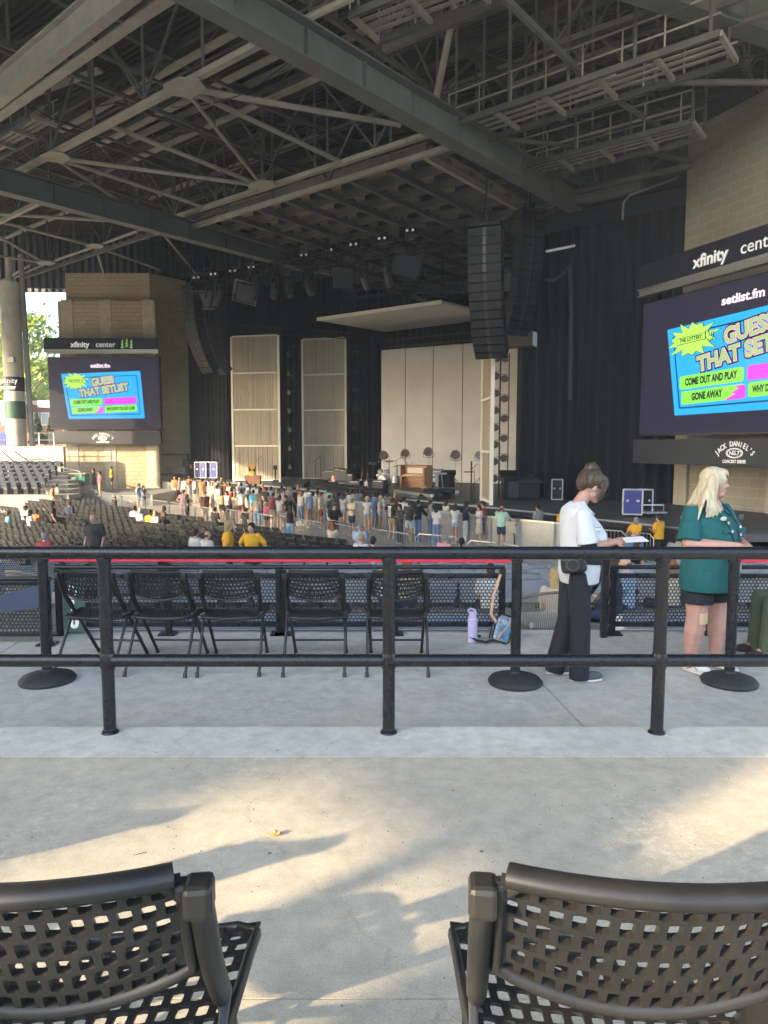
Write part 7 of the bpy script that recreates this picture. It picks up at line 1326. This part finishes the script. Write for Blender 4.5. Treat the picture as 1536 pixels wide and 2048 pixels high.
# updo hair
M_h1 = mat('streaked_brown_hair', (.016, .010, .007), .5, noise=.6, scale=34, col2=(.11, .068, .036), stretch=(2.5, .8, .25)); m = MB()
def hq(x, y, z, c=hc, M_=Mr): return c+M_ @ V((x, y, z))
m.ell(hq(0, -.03, .045), (.088, .10, .095), n=16, m=10, M=Mr); m.ell(hq(0, -.085, .035), (.072, .06, .10), M=Mr); m.ell(hq(0, -.07, .125), (.055, .06, .052), M=Mr); m.ell(hq(0, -.095, .0), (.055, .035, .05), M=Mr); m.ell(hq(0, .03, .085), (.072, .055, .04), M=Mr)
for i in range(26): a = random.uniform(-1, 1); m.path([hq(a*.06, -.10, .0), hq(a*.075, -.09+random.uniform(-.03, .03), .08), hq(a*.05, -.04, .14+random.uniform(-.01, .02)), hq(a*.03, .0, .12)], random.uniform(.006, .011), n=5)
for i in range(22):
    for sx in (-1, 1): a = random.uniform(0, 1); m.path([hq(sx*.03, .05, .10), hq(sx*(.062+.02*a), .075-.04*a, .06), hq(sx*(.080), .075-.045*a, .0), hq(sx*(.074+.01*a), .078-.05*a, -.04-.045*random.random())], .0055, n=4)
for i in range(10): a = random.uniform(-1, 1); m.path([hq(a*.02, .06, .11), hq(a*.04, .09, .08), hq(a*.055, .095, .035)], .005, n=4)
hmesh(m, .0055, 'hair', M_h1, w1, 1); m = MB(); m.cap(hq(-.01, -.06, .13), hq(-.012, -.065, .175), .010, .007); q = m.build('hair_clip', mat('clip_cream', (.6, .55, .42), .4), None, smooth=True); q.parent = w1
for sx in (-1, 1): m = MB(); m.ell(hq(sx*.034, .096, .010), (.024, .008, .018), M=Mr); m.tube(hq(sx*.055, .085, .012), hq(sx*.08, -.005, .005), .003, n=5); q = m.build('sunglasses', mat('dark_lens2', (.02, .015, .012), .15), None, smooth=True); q.parent = w1
for sx in (-1, 1): m = MB(); m.path([hq(sx*.082, -.008+.014*math.cos(t_), -.055+.014*math.sin(t_)) for t_ in [k*math.pi/5 for k in range(10)]], .0016, n=4, closed=True); q = m.build('earring', M_alu, None); q.parent = w1
m = MB(); m.ell(hq(0, .093, -.061), (.018, .008, .005), M=Mr); q = m.build('lips', mat('lips', (.45, .16, .14), .45), None, smooth=True); q.parent = w1
# waist pouch and belt
m = MB(); m.path([(.172*math.cos(a), .03+.175*math.sin(a), .965-.02*math.sin(a)) for a in [2*math.pi*k/28 for k in range(28)]], 0, n=6, closed=True, flat=(.004, .024), up=UP); q = m.build('pouch_belt', M_blackm, None); q.parent = w1
m = MB(); Mx = Matrix.Translation((.185, -.085, .945)) @ Matrix.Rotation(R(-28), 4, 'Z') @ Matrix.Rotation(R(8), 4, 'X'); m.box((0, 0, 0), (.07, .19, .13), M=Mx); q = m.build('belt_pouch', mat('pouch_black', (.02, .021, .023), .5, noise=.3, scale=20), None, bevel=.03); q.parent = w1
m = MB(); m.path([Mx @ V((.041, .045*math.cos(t_), .042*math.sin(t_))) for t_ in [k*math.pi/8 for k in range(16)]], .004, n=4, closed=True); q2 = m.build('pouch_emblem', mat('emblem_grey', (.10, .10, .11), .4), None); q2.parent = q
pp = thing('paper', 'small white folded paper held by the woman in white', 'paper', (b.x+.36, b.y+.04, .93)); m = MB(); c = V((b.x+.44, b.y+.0, .955)); m.prism([c+V((-.09, -.06, -.004)), c+V((.09, -.05, .004)), c+V((.07, .05, .03)), c+V((-.09, .05, .02))], (0, 0, .002)); m.build('sheet', M_white, pp)
# ---- woman in teal, three-quarter to the camera, head in profile
b = at(1415, 1345, z=-.15); w2 = thing('person', 'blonde woman in a teal shirt and black shorts looking to the right', 'person', (b.x, b.y+.10, -.15), local=True); TZ = -148; w2.rotation_euler = (0, 0, R(TZ))
hc = V((.0, .045, 1.535)); yaw = R(58); Mr = Matrix.Rotation(yaw, 3, 'Z') @ Matrix.Rotation(R(-2), 3, 'X')
m = MB(); head(m, hc, Mr, 1.0); m.ell(hc+Mr @ V((0, .03, -.085)), (.055, .055, .035)); m.cap(V((0, -.005, 1.36)), V((0, .03, 1.46)), .068, .062)
loft(m, [(.84, .19, .15, 0, 0), (1.0, .20, .17, 0, .02), (1.2, .19, .15, 0, .01), (1.33, .17, .11, 0, 0), (1.39, .10, .08, 0, 0)])
ARM = [(V((.205, -.01, 1.315)), V((.285, .03, 1.06)), V((.07, .30, 1.065))), (V((-.205, -.01, 1.315)), V((-.285, .06, 1.06)), V((-.06, .31, 1.045)))]
for k, (s, e, w_) in enumerate(ARM): m.cap(s, e, .064, .054); m.cap(e, e+(w_-e)*.35, .054, .050); m.cap(e+(w_-e)*.3, w_, .050, .031); hand(m, w_, (w_-e)+V((0, .02, .03 if k else -.02)), (0, -.3, -1), .55, 1 if k else -1, .95)
LEG = [(V((.105, 0, .84)), V((.135, .02, .46)), V((.145, -.02, .08))), (V((-.105, 0, .84)), V((-.135, .03, .46)), V((-.145, .02, .08)))]
for h_, k_, a_ in LEG: m.cap(h_, k_, .118, .078); m.cap(k_, k_+(a_-k_)*.35, .076, .080); m.cap(k_+(a_-k_)*.32, a_, .080, .045)
hmesh(m, .007, 'body', M_skin2, w2, 2); eyes(hc, Mr, w2, 1.0)
for o in [o for o in w2.children if o.name.startswith(('eye', 'iris'))]: pass
m = MB(); m.ell(hc+Mr @ V((0, .089, -.061)), (.018, .008, .006), M=Mr); m.build('lips', mat('lips', (0, 0, 0)), w2, smooth=True)
M_teal = mat('teal_shirt', (.010, .105, .108), .85, bump=.9, bscale=9, dist=.03)
m = MB(); loft(m, [(.68, .262, .205, 0, .03), (.78, .268, .21, 0, .03), (.92, .25, .205, 0, .03), (1.02, .225, .20, 0, .035), (1.12, .22, .20, 0, .045), (1.22, .215, .175, 0, .03), (1.30, .20, .13, 0, 0), (1.36, .15, .09, 0, -.01), (1.40, .085, .07, 0, .0)], 26)
for sx in (-1, 1): m.ell((sx*.085, .14, 1.13), (.10, .09, .10))
for s, e, w_ in ARM: m.cap(s-V((0, 0, .015)), s+(e-s)*.5, .076, .084); m.tube(s+(e-s)*.4, s+(e-s)*.90, .084, .094, n=18)
hmesh(m, .008, 'shirt', M_teal, w2, 2)
m = MB()
for sx in (-1, 1): m.prism([(sx*.065, -.06, 1.40), (sx*.092, .03, 1.385), (sx*.085, .155, 1.27), (sx*.028, .14, 1.30), (sx*.052, .05, 1.405)], (0, .003, .012))
hmesh(m, .006, 'collar', M_teal, w2, 1); m = MB(); m.box((0, .242, .97), (.035, .010, .55)); 
for sx in (-1, 1): m = MB(); m.box((sx*.10, .225, 1.175), (.11, .012, .035)); m.build('pocket_flap', M_teal, w2, bevel=.005)
m = MB(); loft(m, [(.70, .205, .165, 0, 0), (.80, .21, .17, 0, .01), (.92, .19, .15, 0, .01)], 22)
for h_, k_, a_ in LEG: m.cap(h_, h_+(k_-h_)*.45, .126, .122); m.tube(h_+(k_-h_)*.4, h_+(k_-h_)*.72, .122, .128, n=18)
hmesh(m, .009, 'shorts', mat('black_shorts', (.012, .014, .022), .85, bump=.4, bscale=9, dist=.02), w2, 2)
# plaster on the knee facing the camera
kn = LEG[0][1]; 
m = MB(); 
for i in range(7):
    a0 = R(50+11*i); a1 = R(50+11*(i+1)); r_ = .083; m.add([kn+V((r_*math.cos(a0), r_*math.sin(a0), -.045)), kn+V((r_*math.cos(a1), r_*math.sin(a1), -.045)), kn+V((r_*math.cos(a1), r_*math.sin(a1), .045)), kn+V((r_*math.cos(a0), r_*math.sin(a0), .045))], [(0, 1, 2, 3)])
q = m.build('knee_plaster', mat('plaster_tan', (.62, .46, .28), .8), None, solid=.004, fix=False); q.parent = w2
M_ws = mat('white_trainer', (.72, .71, .69), .55)
for i, (h_, k_, a_) in enumerate(LEG):
    ft = V((-.02, 1, 0)).normalized() if i else V((.10, 1, 0)).normalized(); m = MB(); Mz = Matrix.Rotation(math.atan2(-ft.x, ft.y), 3, 'Z'); m.ell(a_+ft*.07+V((0, 0, -.03)), (.052, .14, .045), M=Mz); m.ell(a_+V((0, 0, .0)), (.05, .06, .055)); o = hmesh(m, .008, 'shoe', M_ws, w2, 1); m = MB(); m.ell(a_+ft*.068+V((0, 0, -.062)), (.056, .148, .017), M=Mz); hmesh(m, .007, 'sole', M_sole, w2, 1)
    m = MB(); sd_ = V((ft.y, -ft.x, 0)); 
    for s_ in (-1, 1): m.path([a_+ft*.02+sd_*s_*.054+V((0, 0, -.045)), a_+ft*.08+sd_*s_*.050+V((0, 0, -.012)), a_+ft*.12+sd_*s_*.046+V((0, 0, -.035))], .004, n=5)
    m.build('shoe_stripe', mat('stripe_red', (.55, .06, .07), .5), w2)
M_h2 = mat('blonde_hair', (.44, .34, .19), .45, noise=.35, scale=34, col2=(.68, .60, .42), stretch=(1.2, 1.2, .12)); m = MB(); q_ = lambda x, y, z: hc+Mr @ V((x, y, z))
m.ell(q_(0, -.022, .038), (.090, .105, .100), n=16, m=10, M=Mr); m.ell(q_(0, .035, .09), (.066, .06, .036), M=Mr); m.ell(q_(0, -.075, -.04), (.088, .055, .12), M=Mr)
bx_ = V((0, -.02, 0)); 
for i in range(60):   # a fall of hair down the back and over the near shoulder
    a = random.uniform(-1, 1); k = random.random(); m.path([q_(a*.05, -.03, .12), q_(a*.088, -.07, .05), q_(a*.095, -.10-.01*k, -.06), q_(a*.11+.02*a, -.13-.02*k, -.17), q_(a*.13+.03*k*a, -.165-.03*k, -.25-.07*k)], random.uniform(.009, .014), n=5)
for i in range(80):   # front lock on the camera side (her right)
    k = random.random()*2.4; m.path([q_(.04, .03-.03*k, .11), q_(.086, -.005-.03*k, .05), q_(.094, -.025-.03*k, -.05), q_(.10+.01*k, -.03-.03*k, -.14), q_(.105+.02*k, .02-.06*k, -.185-.085*random.random())], random.uniform(.006, .010), n=5)
for i in range(22):
    k = random.random(); m.path([q_(-.04, .03-.03*k, .11), q_(-.086, -.01-.02*k, .04), q_(-.095, .0-.03*k, -.06), q_(-.11, .04-.04*k, -.15), q_(-.13, .09-.05*k, -.20-.03*k)], random.uniform(.005, .009), n=5)
for i in range(14): a = random.uniform(-1, 1); m.path([q_(a*.03, .05, .115), q_(a*.05, .088, .09), q_(a*.055, .098, .055)], .006, n=4)
hmesh(m, .006, 'hair', M_h2, w2, 1)
# lanyard with round pins, badges
M_lan = mat('lanyard_black', (.015, .015, .02), .6)
m = MB()
for sx in (-1, 1): m.path([V((sx*.075, .02, 1.41)), V((sx*.075, .13, 1.32)), V((sx*.06, .225, 1.2)), V((sx*.03, .250, 1.08)), V((0, .245, 1.0))], 0, n=4, flat=(.009, .0025))
m.build('lanyard', M_lan, w2)
for i, (sx, z, y, col) in enumerate([(1, 1.235, .215, (.6, .5, .25)), (1, 1.17, .24, (.7, .7, .68)), (-1, 1.20, .235, (.65, .66, .6)), (-1, 1.14, .25, (.65, .3, .4)), (-1, 1.06, .255, (.55, .6, .4))]): m = MB(); m.lathe([(.012, 0), (.012, .005), (.009, .006)], V((sx*(.065 if z > 1.18 else .05), y, z)), n=12, ax=(0, 1, 0)); m.build('pin_badge', mat('pin_%d' % i, col, .35), w2)
m = MB(); m.ell((.115, .205, 1.27), (.042, .008, .018)); m.build('name_badge', mat('badge_cream', (.62, .58, .50), .5), w2, smooth=True); m = MB(); m.box((-.13, .195, 1.27), (.075, .008, .045)); m.build('dark_badge', mat('badge_navy', (.02, .03, .05), .4), w2, bevel=.004)
m = MB(); m.box((-.03, .262, .885), (.045, .012, .075)); m.build('id_card', mat('id_card', (.35, .36, .38), .4, noise=.5, scale=60), w2)
# ---- person in green trousers, cut by the right edge
t, o = person((3.79, 6.12, -.17), R(88), 'green', 'green', 'brown', 'short', 'stand', False, 1.6, 'trousers', 1.74, sit=True, skin=1, label='seated person in green trousers and red-black shoes cut by the right edge', grp='people seated in the stands', vox=.016, shoe=(.05, .03, .03))
m = MB(); 
for s_ in (-1, 1): m.path([(s_*.10-.045, .46, .07), (s_*.10, .50, .10), (s_*.10+.045, .46, .07)], .007, n=5)
q = m.build('shoe_laces', mat('lace_red', (.5, .05, .05), .6), None); q.parent = t
# thin bluish haze box added to lift the shadows under and around the roof
hz = MB(); hz.box((0, 10, 11), (420, 320, 32)); hm = bpy.data.materials.new('added_haze'); hm.use_nodes = True; hn = hm.node_tree; hn.nodes.remove(hn.nodes['Principled BSDF'])
hv = hn.nodes.new('ShaderNodeVolumePrincipled'); hv.inputs['Color'].default_value = (.86, .90, 1, 1); hv.inputs['Density'].default_value = .0016; hv.inputs['Anisotropy'].default_value = .2; hn.links.new(hv.outputs[0], [x for x in hn.nodes if x.type == 'OUTPUT_MATERIAL'][0].inputs['Volume'])
hz.build('haze', hm, kind='stuff')
bpy.data.scenes.remove(TS)
print('objects', len(COL.objects))
